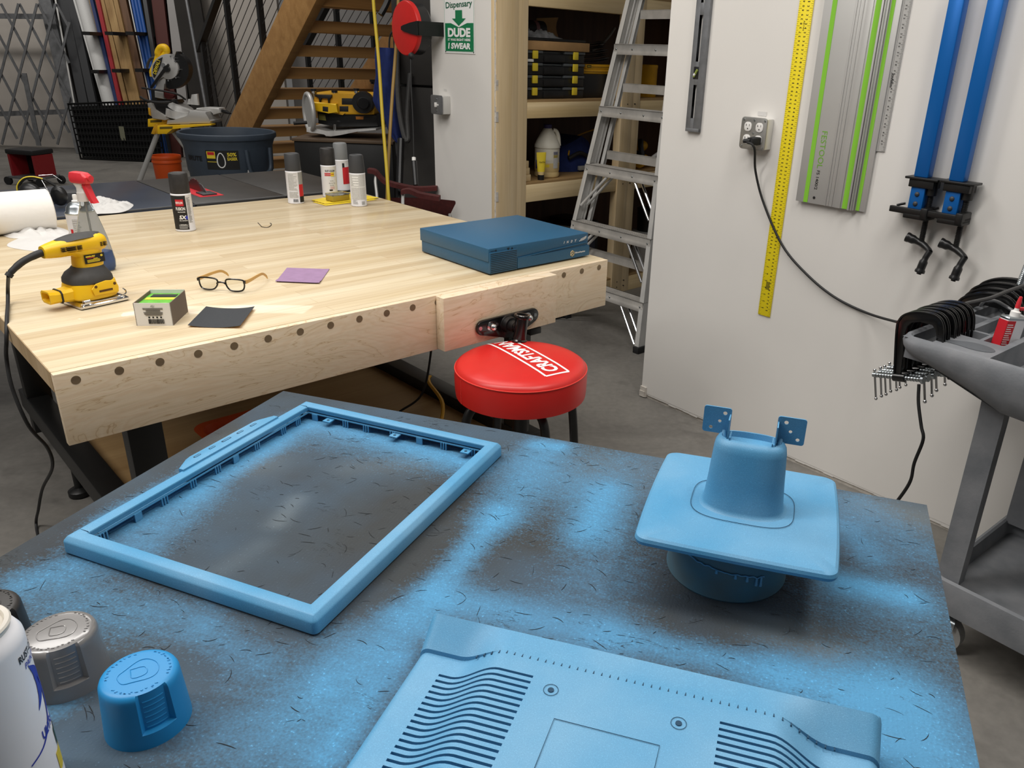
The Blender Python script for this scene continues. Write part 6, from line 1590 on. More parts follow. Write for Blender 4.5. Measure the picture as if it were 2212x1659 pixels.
rag('shop_rag', 'white folded rag lying on the extension table right of the spray bottle', [(190, 430), (232, 432), (284, 440), (283, 450), (262, 459), (220, 462), (190, 460)], .001, .030, 13, M['paper'], 'rag', ZS)
bx = thing('small_dark_box', 'small dark box on the extension table behind the aerosol can', 'box', M=frame(at(147, 437, ZS), 30)); bx.location.z = ZS
mb = MB(); mb.box((-.05, -.03, 0), (.05, .05, .042), bev=.003); mb.build('body', M['charcoal'], bx)

# ------------------------------------------------------------ helpers for things placed at one depth
def slot_frame(px_, py_, D, yaw=0.0):
    """local frame at a photo point and depth: x to the right, y away, z up; returns matrix and a px -> (x, z) converter"""
    P = atd(px_, py_, D); s = D/F_PX
    M4 = Matrix.Translation(P) @ Matrix.Rotation(math.radians(yaw), 4, 'Z')
    return M4, (lambda x, y: tuple(onp(M4, x, y))[0::2])
# trash bin
tc_ = at(490, 283, .80)
tb = thing('trash_bin', 'large round grey blue trash bin with a yellow printed label', 'trash bin', (tc_.x, tc_.y, 0), 0)
mb = MB(); mb.lathe([(.24, 0), (.25, .01), (.265, .25), (.270, .26), (.29, .52), (.297, .53), (.305, .70), (.315, .73), (.325, .755), (.335, .76), (.340, .775), (.338, .795), (.330, .80), (.318, .796), (.305, .74), (.25, .02), (.001, .02)], 60); mb.build('body', M['bucket_blue'], tb)
av = math.atan2(-tc_.y, -tc_.x)
mb = MB(); mb.tube([V(.322*math.cos(av+a), .322*math.sin(av+a), z) for a, z in ((.35, .70), (.37, .60), (.42, .535), (.55, .52), (.8, .525), (.98, .56), (1.02, .70))], .013, 8, smooth=5); mb.build('handle', M['bucket_blue'], tb)
mb = MB(); mb.tube([V(.293*math.cos(av+a), .293*math.sin(av+a), z) for a, z in ((-.75, .50), (-.5, .475), (-.1, .46), (.15, .44), (.3, .40))], .006, 6, smooth=5); mb.build('moulded_line', M['bucket_blue'], tb)
R_ = .3065
fnb = lambda x, y: V((R_-.035*(.72-y)+.0025)*math.cos(av+x/R_), (R_-.035*(.72-y)+.0025)*math.sin(av+x/R_), y)
mb = MB(); mb.grid(lambda u, v: fnb(-.165+.222*u, .565+.13*v)-V(.001*math.cos(av), .001*math.sin(av), 0), 8, 2); lb_ = mb.build('label', M['print_black'], tb, recalc=False)
mb = MB(); mb.grid(lambda u, v: fnb(-.158+.06*u, .640+.048*v), 4, 1); mb.grid(lambda u, v: fnb(-.158+.065*u, .615+.004*v), 4, 1); mb.build('yellow_patch', M['print_yellow'], lb_, recalc=False)
mb = MB(); mb.grid(lambda u, v: fnb(-.152+.048*u, .664+.02*v)+V(.001*math.cos(av), .001*math.sin(av), 0), 4, 1); mb.build('red_patch', M['print_red'], lb_, recalc=False)
mb = MB(); pts = [(-.062+.026*math.cos(a)*(1-.2*math.sin(a)), .628+.050*math.sin(a)) for a in np.linspace(0, 2*PI, 20, endpoint=False)]
mb.tube([fnb(x, y) for x, y in pts], .004, 5, closed=True); mb.build('pale_outline', M['print_white'], lb_)
lettering([('50%', .012, .668, .062, .026, 0, .03, 0), ('EASIER', .014, .638, .066, .022, 0, .03, 0), ('LIFTING', .100, .615, .066, .006, 0, 0, 0)][:2], M['print_yellow'], lb_, fn=fnb)
lettering([('BRUTE', -.270, .635, .14, .034, 0, .03, 0)], M['print_black'], tb, fn=fnb)
mb = MB(); mb.grid(lambda u, v: fnb(.110+.025*u-.012*(1-v), .50+.06*v)*1.0+V(.02*math.cos(av), .02*math.sin(av), 0), 2, 2); mb.build('white_tag', M['paper'], tb, recalc=False)
# orange bucket
oc = at(358, 335, .37); s_ = .145
s_ = .87
ob_ = thing('orange_bucket', 'orange plastic bucket on the floor behind the table saw', 'bucket', (oc.x, oc.y, 0)); ob_.scale = (.87, .87, 1)
mb = MB(); mb.lathe([(.125, 0), (.13, .01), (.145, .30), (.153, .305), (.153, .315), (.148, .33), (.155, .345), (.155, .36), (.150, .37), (.143, .368), (.135, .30), (.12, .015), (.001, .015)], 44); mb.build('body', M['orange'], ob_)
# creeper seat
cs_ = at(78, 398, 0)
cr = thing('roller_seat', 'low red and black roller seat with casters on the floor at far left', 'roller seat', (cs_.x, cs_.y, 0), -12)
mb = MB(); mb.box((-.17, -.12, .30), (.16, .14, .35), bev=.015); mb.build('seat', M['black_rubber'], cr)
for x in (-.155, .13):
    mb = MB(); mb.loft([[V(x+dx, y, z) for dx, y in ((0, -.11), (.025, -.11), (.025, .12), (0, .12))] for z in (.09, .299)]); mb.build('red_side', mat('deep_red', '#8a1d22', .5), cr)
mb = MB(); mb.box((-.13, .08, .091), (.13, .095, .298)); mb.build('back_panel', M['black'], cr)
mb = MB(); mb.box((-.18, -.13, .065), (.17, .15, .09), bev=.004); mb.build('tray', M['steel_gray'], cr)
for x, y in ((-.2, -.12), (.18, -.12), (-.2, .14), (.18, .14)):
    mb = MB(); mb.cyl((x, y-.015, .04), (x, y+.015, .04), .04, n=20); mb.cyl((x, y, .06), (x*.85, y*.9, .075), .012, n=10); mb.build('caster', M['black_rubber'], cr)
# ------------------------------------------------------------ miter saw and stand
MS, mp_ = slot_frame(390, 262, 6.2, 0)
def mpoly(lst): return [mp_(280+x/6.9125, 80+y/6.9125) for x, y in lst]
def mpt(x, y, d=0.0): q = mp_(280+x/6.9125, 80+y/6.9125); return V(q[0], d, q[1])
ms = thing('miter_saw', 'yellow and grey compound miter saw on its stand at the back left', 'miter saw', M=MS)
def slab(name, lst, y0, y1, m, par, bev=.004):
    mb = MB(); mb.prism(mpoly(lst), -y1, -y0, M=RX, bev=bev); return mb.build(name, m, par)
def arc(cx, cy, r, a0, a1, n=16): return [(cx+r*math.cos(math.radians(a)), cy-r*math.sin(math.radians(a))) for a in np.linspace(a0, a1, n)]
slab('blade_guard', [(720, 215), (745, 215)]+arc(640, 500, 275, 66, -92, 22)+[(575, 755), (570, 640), (640, 480)], -.035, .035, M['black_plastic'], ms, .012)
slab('upper_guard', [(375, 560), (372, 480), (390, 400), (450, 320), (520, 272), (590, 252), (660, 255)]+arc(625, 478, 152, 50, -110, 16)+[(590, 560), (560, 600), (500, 620), (430, 650), (400, 620)], -.055, .03, M['alu_paint'], ms, .008)
o = slab('logo_plate', [(412, 600), (398, 520), (410, 420), (460, 340), (545, 300), (530, 380), (500, 460), (455, 550), (430, 605)], -.0585, -.052, M['print_black'], ms, .001)
q0 = mpt(462, 440)
lettering([('DEWALT', 0, 0, .117, .027, 63, .03, 0)], M['print_yellow'], o, M=Matrix.Translation((q0.x, -.0605, q0.z)) @ RX)
slab('arm_link', [(640, 395), (655, 420), (400, 770), (370, 745), (520, 540), (590, 440)], -.075, -.058, M['black'], ms, .004)
mb = MB(); c = mpt(620, 475); mb.cyl(c+V(0, -.082, 0), c+V(0, -.05, 0), .022, n=20); mb.build('pivot_bolt', M['black'], ms)
mb = MB(); c = mpt(565, 420); mb.cyl(c+V(0, -.066, 0), c+V(0, -.05, 0), .017, n=18); mb.build('arbor_bolt', M['chrome'], ms)
for x, y in ((665, 287), (720, 315), (730, 360), (787, 487), (745, 604), (632, 647)):
    mb = MB(); c = mpt(x, y); mb.cyl(c+V(0, -.060, 0), c+V(0, -.03, 0), .006, n=10); mb.build('screw', M['chrome'], ms)
mb = MB(); mb.tube([mpt(345, 590), mpt(345, 520), mpt(390, 400), mpt(420, 300), mpt(430, 220), mpt(470, 165), mpt(525, 160), mpt(550, 200), mpt(530, 250), mpt(480, 310), mpt(440, 360)], [.022, .024, .022, .022, .026, .028, .028, .027, .024, .022, .020], 12, smooth=4); mb.build('handle', M['yellow'], ms)
mb = MB(); mb.tube([mpt(380, 310), mpt(320, 320), mpt(280, 380), mpt(260, 460)], .010, 8, smooth=5); mb.build('carry_handle', M['charcoal'], ms)
slab('neck_arm', [(590, 560), (570, 700), (530, 780), (550, 925), (410, 900), (405, 780), (470, 660)], -.04, .06, M['alu_paint'], ms, .008)
slab('inner_guard', [(530, 780), (640, 810), (700, 850), (670, 900), (600, 920), (545, 900)], -.03, .03, mat('dark_red_guard', '#5d1c1c', .5), ms, .003)
slab('dark_housing', [(330, 780), (400, 760), (405, 900), (420, 960), (600, 960), (720, 930), (740, 980), (600, 1050), (620, 1170), (420, 1160), (400, 1040), (340, 960)], -.02, .10, M['black_plastic'], ms, .01)
mb = MB(); mb.tube([mpt(250, 885, -.09), mpt(360, 930, -.12), mpt(520, 960, -.13), mpt(680, 960, -.10), mpt(720, 930, -.05)], .009, 8, smooth=5); mb.tube([mpt(265, 755, -.08), mpt(420, 770, -.11), mpt(620, 800, -.11), mpt(800, 850, -.09), mpt(880, 930, -.05)], .007, 8, smooth=5); mb.build('cord', M['black_rubber'], ms)
mb = MB(); c0_, c1_ = mpt(745, 1210), mpt(745, 1095); mb.cyl(c0_+V(0, .02, 0), c1_+V(0, .02, 0), .108, .105, 36); mb.cyl(c1_+V(0, .02, 0), mpt(765, 1022)+V(0, .02, 0), .095, .085, 36); mb.build('turntable', M['alu'], ms)
for pts in ([(835, 1010), (850, 930), (880, 925), (900, 1010)], [(880, 1010), (905, 860), (985, 850), (1005, 1020)]):
    slab('fence', pts, .02, .05, M['alu'], ms, .003)
slab('base', [(640, 1290), (650, 1230), (800, 1225), (850, 1180), (965, 1175), (970, 1085), (1225, 1105), (1260, 1225), (1290, 1240), (1280, 1275)], -.10, .12, M['alu_paint'], ms, .008)
slab('base_wing', [(1010, 1060), (1120, 1050), (1350, 1060), (1370, 1130), (1260, 1160), (1225, 1090), (1010, 1090)], -.02, .10, M['alu'], ms, .006)
slab('lock_lever', [(1365, 1080), (1430, 1095), (1500, 1135), (1495, 1155), (1420, 1145), (1360, 1120)], .0, .03, M['black_plastic'], ms, .004)
slab('left_wing', [(300, 985), (370, 975), (420, 1080), (600, 1190), (640, 1230), (560, 1235), (380, 1215), (330, 1120)], -.04, .10, M['alu_dull'], ms, .006)
slab('yellow_clip', [(320, 1050), (350, 1060), (360, 1170), (330, 1150)], -.05, -.03, M['yellow_dull'], ms, .003)
ss_ = thing('saw_stand', 'yellow beam work stand with grey tube legs under the miter saw', 'saw stand', M=MS)
def slab2(name, lst, y0, y1, m, bev=.004): return slab(name, lst, y0, y1, m, ss_, bev)
slab2('beam', [(545, 1305), (1335, 1278), (1335, 1300), (1110, 1315), (760, 1345), (690, 1425), (545, 1425)], -.14, -.06, M['yellow'])
slab2('beam', [(250, 1228), (590, 1225), (590, 1290), (430, 1300), (420, 1342), (250, 1345)], .02, .10, M['yellow'])
slab2('mount_bracket', [(395, 1300), (450, 1295), (400, 1450), (345, 1440)], -.03, -.005, M['yellow_dull'])
slab2('dark_print', [(580, 1318), (770, 1312), (765, 1345), (580, 1352)], -.1412, -.1395, mat('olive_print', '#6b5a17', .6), .0004)
slab2('dark_print', [(290, 1245), (465, 1240), (460, 1275), (290, 1280)], .0185, .0202, mat('olive_print2', '#6b5a17', .6), .0004)
slab2('underbox', [(440, 1300), (700, 1290), (680, 1420), (430, 1440)], -.05, .05, M['yellow_dull'])
zf = -MS.translation.z
for a_, b_, d0, d1 in ((mpt(425, 1420), mpt(300, 1750), .0, 0), (mpt(660, 1420), mpt(830, 1700), .0, .05), (mpt(1150, 1300), mpt(1260, 1700), 0, -.05)):
    d = (b_-a_); d.y = 0; k = (zf+.012-a_.z)/d.z; e_ = a_+d*k; e_.y = d1*4
    mb = MB(); mb.cyl(V(a_.x, d0, a_.z), e_, .019, n=14); mb.build('leg', M['alu_paint'], ss_)

# ------------------------------------------------------------ timber stair with cable railing
S0 = atd(664, 43, 6.1)                                          # near end of the tread seen highest
FS = frame((S0.x, S0.y, 0), 45)                                  # x along the treads; up the flight is -y
stc = thing('staircase', 'open timber staircase with thick stringers and black cable railing', 'staircase', M=FS)
RUN, RISE = .245, .181
zt0 = S0.z-.0
ZI = [zt0+RISE*k for k in range(-9, 3)]
for k in range(-8, 3):
    z = zt0+RISE*k
    if z < .03: continue
    y = -RUN*k
    mb = MB(); mb.box((.0, y-.01, z-.088), (.98, y+.255, z), bev=.003); mb.build('tread', M['stair_wood'], stc)
sl_ = RISE/RUN
def stringer(x0, x1, nm='stringer'):
    mb = MB(); ya, yb = 2.25, -1.0
    f = lambda y, off: zt0-sl_*y+off
    poly = [(ya, max(0.0, f(ya, -.10))), (yb, f(yb, -.10)), (yb, f(yb, .30)), (ya, f(ya, .30))]
    yb0 = (zt0-.10)/sl_; yt0 = (zt0+.30)/sl_
    poly = [(yb0, 0.0), (yb, f(yb, -.10)), (yb, f(yb, .30)), (yt0, 0.0)]
    mb.prism(poly, x0, x1, M=Matrix(((0, 0, 1, 0), (1, 0, 0, 0), (0, 1, 0, 0), (0, 0, 0, 1))), bev=.004); return mb.build(nm, M['stair_wood'], stc)
stringer(-.075, 0); stringer(.98, 1.055)
for k in range(-6, 2):
    z = zt0+RISE*k-.089; y = -RUN*k
    mb = MB(); mb.box((.955, y+.01, z-.03), (.979, y+.24, z)); 
    for j in range(5): mb.box((.955, y+.02+j*.045, z-.045), (.979, y+.045+j*.045, z-.028))
    mb.build('tread_bracket', M['black'], stc)
for xs_, lo, hi in ((-.045, -.6, 2.1), (1.02, -.6, 2.1)):
    for y in np.arange(lo, hi, .66):
        z = zt0-sl_*y
        mb = MB(); mb.box((xs_-.022, y-.022, z+.2), (xs_+.022, y+.022, z+1.32)); mb.build('railing_post', M['black'], stc)
    mb = MB(); mb.loft([[V(xs_+dx, y, zt0-sl_*y+1.33+dz) for dx, dz in ((-.03, -.025), (.03, -.025), (.03, .025), (-.03, .025))] for y in (2.15, -1.0)]); mb.build('handrail', M['black'], stc)
    for j in range(9):
        off = .38+j*.105
        mb = MB(); mb.cyl((xs_, 2.1, zt0-sl_*2.1+off), (xs_, -1.0, zt0+sl_*1.0+off), .0035, n=6); mb.build('cable', M['charcoal'], stc)

# ------------------------------------------------------------ planer on a black stand
PM, pp_ = slot_frame(745, 245, 5.4, 0)
def ppoly(lst): return [pp_(640+x/6.144, 180+y/6.144) for x, y in lst]
def ppt(x, y, d=0.0): q = pp_(640+x/6.144, 180+y/6.144); return V(q[0], d, q[1])
def pslab(par, name, lst, y0, y1, m, bev=.004):
    mb = MB(); mb.prism(ppoly(lst), -y1, -y0, M=RX, bev=bev); return mb.build(name, m, par)
pl2 = thing('thickness_planer', 'yellow and black bench thickness planer with a crank wheel', 'planer', M=PM)
pslab(pl2, 'hood', [(265, 225), (330, 225), (335, 110), (640, 125), (1090, 135), (1095, 375), (1085, 400), (710, 400), (690, 380), (520, 375), (330, 350), (270, 300)], -.12, .22, M['yellow_dull'], .012)
pslab(pl2, 'front_step', [(300, 225), (520, 250), (620, 255), (640, 375), (520, 378), (330, 350)], -.16, -.115, M['yellow'], .008)
pslab(pl2, 'lower_housing', [(330, 345), (690, 380), (1120, 395), (1130, 560), (600, 565), (350, 520)], -.10, .22, M['black_plastic'], .01)
for pts, m_ in (([(670, 185), (845, 188), (840, 272), (670, 268)], M['print_black']), ([(640, 290), (755, 290), (755, 362), (640, 358)], M['print_black'])): pslab(pl2, 'label', pts, -.1612 if pts[0][1] > 280 and False else -.1215, -.119, m_, .0005)
pslab(pl2, 'label', [(445, 287), (515, 295), (515, 358), (445, 350)], -.1615, -.159, M['print_black'], .0005)
pslab(pl2, 'orange_badge', [(840, 425), (945, 425), (940, 465), (845, 465)], -.1015, -.099, mat('orange_badge', '#a5661c', .5), .0005)
pslab(pl2, 'green_panel', [(355, 390), (440, 405), (455, 480), (360, 470)], -.1015, -.099, mat('olive_panel', '#75702c', .6), .0005)
pslab(pl2, 'top_grip', [(330, 135), (550, 140), (550, 175), (520, 180), (520, 245), (500, 245), (500, 180), (410, 175), (405, 245), (385, 245), (385, 170), (335, 165)], -.14, -.121, M['black_plastic'], .004)
for x, zt_, zb2 in ((295, 75, 220), (565, 95, 250), (850, 70, 125)):
    mb = MB(); a_, b_ = ppt(x, zb2, -.10), ppt(x, zt_+20, -.10); mb.cyl(a_, b_, .014, n=14); mb.build('steel_post', M['chrome'], pl2)
    mb = MB(); mb.cyl(b_, b_+V(0, 0, .014), .020, n=14); mb.build('post_cap', M['black_plastic'], pl2)
mb = MB(); c = ppt(960, 240, -.12); mb.cyl(c, c+V(0, -.05, 0), .072, .068, 30); mb.cyl(c+V(0, -.05, 0), c+V(0.02, -.10, 0), .036, .034, 22); mb.build('dust_port', M['black_plastic'], pl2)
mb = MB(); c = ppt(250, 370, -.13); R0 = .118; tl_ = Matrix.Translation(c) @ Matrix.Rotation(math.radians(-58), 4, 'Z') @ RX
mb.tube([tl_ @ V(R0*math.cos(a), R0*math.sin(a), 0) for a in np.linspace(0, 2*PI, 40, endpoint=False)], .015, 10, closed=True)
mb.lathe([(.001, -.004), (.105, -.004), (.110, 0), (.105, .004), (.001, .004)], 36, tl_); mb.build('crank_wheel', M['alu_paint'], pl2)
mb = MB(); mb.cyl(ppt(240, 495, -.16), ppt(95, 500, -.20), .012, n=12); mb.build('crank_grip', M['black_plastic'], pl2)
pslab(pl2, 'base_plate', [(245, 560), (330, 555), (500, 610), (700, 600), (1140, 570), (1140, 600), (900, 610), (680, 655), (560, 675), (490, 670), (480, 640), (380, 640), (300, 625), (245, 620)], -.18, .20, M['alu'], .004)
mb = MB(); mb.cyl(ppt(588, 520, -.14), ppt(588, 605, -.14), .009, n=12); mb.build('leadscrew', M['chrome'], pl2)
pstd = thing('planer_stand', 'black steel stand cabinet under the planer', 'stand', M=Matrix.Translation((PM.translation.x, PM.translation.y, 0)))
ztp = PM.translation.z+ppt(500, 690)[2]
mb = MB(); mb.box((-.30, -.25, ztp-.022), (.38, .30, ztp-.002), bev=.004); mb.build('top_board', mat('brown_top', '#5c4a38', .6), pstd)
mb = MB(); mb.box((-.29, -.235, 0), (.37, .29, ztp-.023), bev=.004); mb.build('cabinet', M['black'], pstd)
for k in range(4):
    mb = MB(); mb.cyl((-.27+.02*(k % 2), -.236, .25+.12*k), (-.27+.02*(k % 2), -.239, .25+.12*k), .005, n=8); mb.build('bolt', M['charcoal'], pstd)

# ------------------------------------------------------------ fridge, jacket, hoses, reel, chairs
fq = atd(858, 300, 5.0); FF = frame((fq.x, fq.y, 0), -20)
fr_ = thing('refrigerator', 'tall black refrigerator beside the short white wall', 'refrigerator', M=FF)
zd = (FF.inverted() @ atp(880, 185, FF @ V(0, 0, 0), FF.to_3x3() @ V(0, 1, 0))).z
mb = MB(); mb.box((0, .06, .0), (.62, .62, 1.72), bev=.006); mb.build('body', M['fridge'], fr_)
mb = MB(); mb.box((0, 0, .05), (.62, .055, zd-.006), bev=.008); mb.build('lower_door', M['fridge'], fr_)
mb = MB(); mb.box((0, 0, zd+.006), (.62, .055, 1.72), bev=.008); mb.build('freezer_door', M['fridge'], fr_)
mb = MB(); mb.tube([V(.03, -.0, zd-.05), V(.03, -.045, zd-.07), V(.03, -.05, zd-.3), V(.03, -.045, zd-.42), V(.03, 0, zd-.44)], .012, 8, smooth=4); mb.build('door_handle', M['charcoal'], fr_)
JM, jp_ = slot_frame(838, 200, 4.85, 0)
def jpt(x, y, d=0.0): q = jp_(450+x/3.687, y/3.687); return V(q[0], d, q[1])
jk = thing('blue_jacket', 'dark blue jacket hanging in front of the stair beside the hoses', 'jacket', M=JM)
prf = [(560, 1440, 1480), (380, 1330, 1500), (460, 1325, 1500), (600, 1335, 1505), (720, 1318, 1505), (800, 1312, 1508), (860, 1335, 1508), (950, 1400, 1520), (1060, 1440, 1540), (1130, 1500, 1545)][1:]
mb = MB(); rings = []
for k, (y, xa_, xb_) in enumerate(prf):
    a_, b_ = jpt(xa_, y), jpt(xb_, y); c = (a_+b_)/2; w = (b_.x-a_.x)/2
    rings.append([V(c.x+w*math.cos(t), .05*math.sin(t)*(1+.35*math.sin(5*t+k)), c.z) for t in np.linspace(0, 2*PI, 28, endpoint=False)])
mb.loft(rings); mb.build('cloth', M['blue_cloth'], jk, 70)
hk = mb = MB(); mb.tube([jpt(1440, 380), jpt(1445, 300), jpt(1470, 250), jpt(1510, 240, .1)], .006, 6, smooth=4); mb.build('hanging_strap', M['black_rubber'], jk)
def hose(name, label, pxs, D, r, m, cat='hose'):
    mb = MB(); mb.tube([atd(x, y, D+d) for x, y, d in pxs], r, 10, smooth=6); return tag(mb.build(name, m), label, cat)
hose('air_hose', 'bright yellow air hose hanging beside the red reel', [(803, -60, 0), (808, 20, 0), (818, 130, 0), (826, 250, 0), (834, 350, 0), (839, 420, 0), (843, 470, 0.02)], 4.3, .009, mat('yellow_hose', '#cdb22a', .5))
hose('air_hose', 'tan air hose hanging between the yellow hose and the red reel', [(862, -60, 0), (860, 20, 0), (855, 110, 0), (848, 200, 0), (841, 310, 0), (837, 400, 0), (836, 470, 0.02)], 4.35, .009, mat('tan_hose', '#9d7d3c', .5))
hose('black_tube', 'black hose loop hanging in front of the refrigerator', [(858, 60, 0), (858, 160, 0), (863, 240, 0), (874, 295, 0), (882, 300, 0), (880, 250, .02), (886, 160, .04)], 4.75, .016, M['rubber_grey'])
hose('black_pipe_end', 'black pipe coming down from above between the hoses', [(845, -20, 0), (834, 10, 0), (822, 32, 0)], 4.6, .018, M['black'], 'pipe')
hose('long_black_tool', 'black pole with a white top standing left of the refrigerator', [(866, 300, 0), (864, 360, 0), (862, 440, 0), (861, 640, 0)], 4.6, .020, M['black_plastic'], 'pole')
# reel
rc_ = atd(893, 62, 4.15); Ra = .134
nrm = (FK.to_3x3() @ V(0, -1, 0)).normalized()
RM = Matrix.Translation(rc_) @ nrm.to_track_quat('Z', 'Y').to_matrix().to_4x4()
re_ = thing('cord_reel', 'round red cord reel with a black bracket on the end of the white wall', 'cord reel', M=RM)
mb = MB(); mb.lathe([(.001, .055), (Ra-.012, .055), (Ra-.004, .053), (Ra, .046), (Ra, .030), (Ra-.006, .028), (.001, .028)], 56); mb.build('red_disc', M['red'], re_)
mb = MB(); mb.lathe([(.001, .027), (Ra-.008, .027), (Ra-.006, -.03), (Ra-.02, -.045), (.001, -.045)], 48); mb.build('drum', M['black_plastic'], re_)
up_l = RM.to_3x3().inverted() @ V(0, 0, 1); rt_l = RM.to_3x3().inverted() @ (FK.to_3x3() @ V(1, 0, 0))
mb = MB(); mb.loft([[rt_l*x+up_l*(s*w)+V(0, 0, z) for s, z in ((-1, .052), (1, .052), (1, .064), (-1, .064))] for x, w in ((-.02, .008), (.0, .014), (.07, .026), (Ra+.006, .034))]); mb.loft([[rt_l*x+up_l*(s*.034)+V(0, 0, z) for s in (-1, 1) for x in ((Ra-.006, Ra+.006) if s < 0 else (Ra+.006, Ra-.006))] for z in (.06, -.10)]); mb.build('bracket', M['black'], re_)
pcd = thing('pendant_cord', 'thin black cord with a handle hanging below the red reel', 'cord', M=Matrix.Translation(rc_))
dn = lambda x, y: atd(x, y, 4.12)-rc_
mb = MB(); mb.tube([dn(887, 116), dn(888, 180), dn(892, 260), dn(894, 338)], .0028, 6, smooth=5); mb.sphere(dn(889, 121), .018, 12); mb.build('cord', M['black_rubber'], pcd)
mb = MB(); a_, b_ = dn(894, 340), dn(894, 348); mb.cyl(a_, b_, .0105, n=14); mb.build('white_collar', M['white'], pcd)
mb = MB(); mb.cyl(b_, dn(898, 400), .016, .014, 14); mb.build('handle', M['black_plastic'], pcd)
# folding camp chairs
for k, (pts_, arms, lb) in enumerate((([(800, 368), (812, 372), (811, 392), (814, 420), (818, 470)], [(796, 368), (812, 372), (832, 392), (870, 403), (905, 408), (945, 406)], 'red folding camp chair behind the bench corner, the farther one'), ([(872, 470), (870, 440), (872, 416), (882, 412)], [(868, 414), (885, 412), (905, 420), (925, 424), (950, 428)], 'red folding camp chair behind the bench corner, the nearer one'))):
    D0 = 4.5-.25*k
    base = atd(860, 400, D0); cm_ = Matrix.Translation((base.x, base.y, 0)); t = thing('camp_chair', lb, 'chair', M=cm_, group='camp chairs behind the bench')
    f = lambda x, y, d=0.0: cm_.inverted() @ atd(x, y, D0+d)
    mb = MB(); mb.tube([f(x, y) for x, y in pts_], .009, 8, smooth=5); mb.build('aluminium_frame', M['alu_paint'], t)
    mb = MB(); a_ = spline([f(x, y) for x, y in arms], 5); mb.loft([[p+V(0, dy, dz) for dy, dz in ((-.03, -.012), (.03, -.012), (.03, .012), (-.03, .012))] for p in a_]); mb.build('arm_strap', M['red_dark'], t)
    q = f(905, 425, .12); z1_ = q.z
    mb = MB(); mb.grid(lambda u, v: V(q.x-.22+.42*u, q.y+.02+.05*math.sin(PI*u)+.12*v, z1_-.02-.30*v), 10, 6); mb.grid(lambda u, v: V(q.x-.22+.42*u, q.y+.03+.05*math.sin(PI*u)+.12*v, z1_-.02-.30*v), 10, 6); mb.build('seat_cloth', M['red_dark'], t)
    for dx, dy in ((-.20, -.05), (.18, -.05), (-.20, .28), (.18, .28)):
        mb = MB(); mb.cyl((q.x+dx, q.y+dy, 0), (q.x+dx*.9, q.y+.05, z1_-.10), .009, n=8); mb.build('leg', M['alu_paint'], t)

# ------------------------------------------------------------ sign and switch on the short white wall
def kp(x, y): return onp(FK, x, y)
sa, sb = kp(962, 112), kp(1027, 112); sw_ = sb.x-sa.x; sz0 = (kp(962, 113).z+kp(1027, 118).z)/2
sg = thing('wall_sign', 'green and white joke sign with a down arrow on the short white wall', 'sign', M=FK @ Matrix.Translation((sa.x, -.002, sz0)))
SHh = sw_*1.62; zg = .53*SHh*.96
k_ = sw_/65.0
zpx = lambda y: kp(995, y).z-sz0
mb = MB(); mb.box((0, -.0015, 0), (sw_, 0, zpx(-20))); mb.build('plate', M['print_white'], sg)
mb = MB(); mb.box((.035*sw_, -.0022, zpx(111)), (.965*sw_, -.0014, zpx(50))); gp = mb.build('green_field', M['print_green'], sg)
mb = MB(); mx = sw_/2; mb.prism([(mx-.11*sw_, zpx(22)), (mx+.11*sw_, zpx(22)), (mx+.11*sw_, zpx(40)), (mx+.22*sw_, zpx(40)), (mx, zpx(56.5)), (mx-.22*sw_, zpx(40)), (mx-.11*sw_, zpx(40))], .0026, .0034, M=RX); mb.build('arrow', M['print_green'], sg)
mb = MB(); mb.prism([(mx-.265*sw_, zpx(50)), (mx, zpx(59)), (mx+.265*sw_, zpx(50))], .0022, .0028, M=RX); mb.build('arrow_outline', M['print_white'], sg)
MSG = Matrix.Translation((0, -.0032, 0)) @ RX
lettering([('DUDE', mx, zpx(70.5), .74*sw_, zpx(60)-zpx(80), 0, .05, 0), ('IT WAS RIGHT HERE', mx, zpx(86), .74*sw_, zpx(83.5)-zpx(89), 0, .03, 0), ('I SWEAR', mx, zpx(99.5), .74*sw_, zpx(92.5)-zpx(106), 0, .05, .12)], M['print_white'], sg, M=MSG)
lettering([('Dispensary', mx, zpx(11), .86*sw_, zpx(2)-zpx(20), 2, .02, 0)], mat('dark_green_print2', '#0f5c40', .5), sg, M=Matrix.Translation((0, -.0022, 0)) @ RX)
for x in (.035, .965):
    for y_ in (112.5,):
        mb = MB(); mb.cyl((x*sw_, -.0014, zpx(112.5)), (x*sw_, -.0028, zpx(112.5)), .0035, n=10); mb.build('rivet', M['print_black'], sg)
mb = MB(); mb.tube([V(.02*sw_, -.0018, zpx(-18)), V(.02*sw_, -.0018, zpx(112)), V(.98*sw_, -.0018, zpx(112)), V(.98*sw_, -.0018, zpx(-18))], .0007, 4); mb.build('border_line', M['print_green'], sg)
wa, wb_ = kp(939, 203), kp(965, 247)
swb = thing('light_switch', 'grey metal surface box with a white toggle switch below the sign', 'light switch', M=FK @ Matrix.Translation((wa.x+.042, 0, wb_.z)))
ww = .115; wh_ = wa.z-wb_.z
mb = MB(); mb.box((.004, -.05, .003), (ww-.004, -.0005, wh_-.003), bev=.003); mb.build('box', mat('pale_box', '#c9c8c4', .5, .2), swb)
mb = MB(); mb.prism([(x, z) for x, z in rrect(ww, wh_, .012, 3, ww/2, wh_/2)], .050, .054, M=RX, bev=.001); o = mb.build('cover', M['steel_gray'], swb)
mb = MB(); mb.box((ww/2-.005, -.066, wh_/2-.012), (ww/2+.005, -.053, wh_/2+.012), bev=.002); mb.box((ww/2-.02, -.0555, wh_/2-.003), (ww/2+.02, -.0535, wh_/2+.003)); mb.build('toggle', M['white'], o)
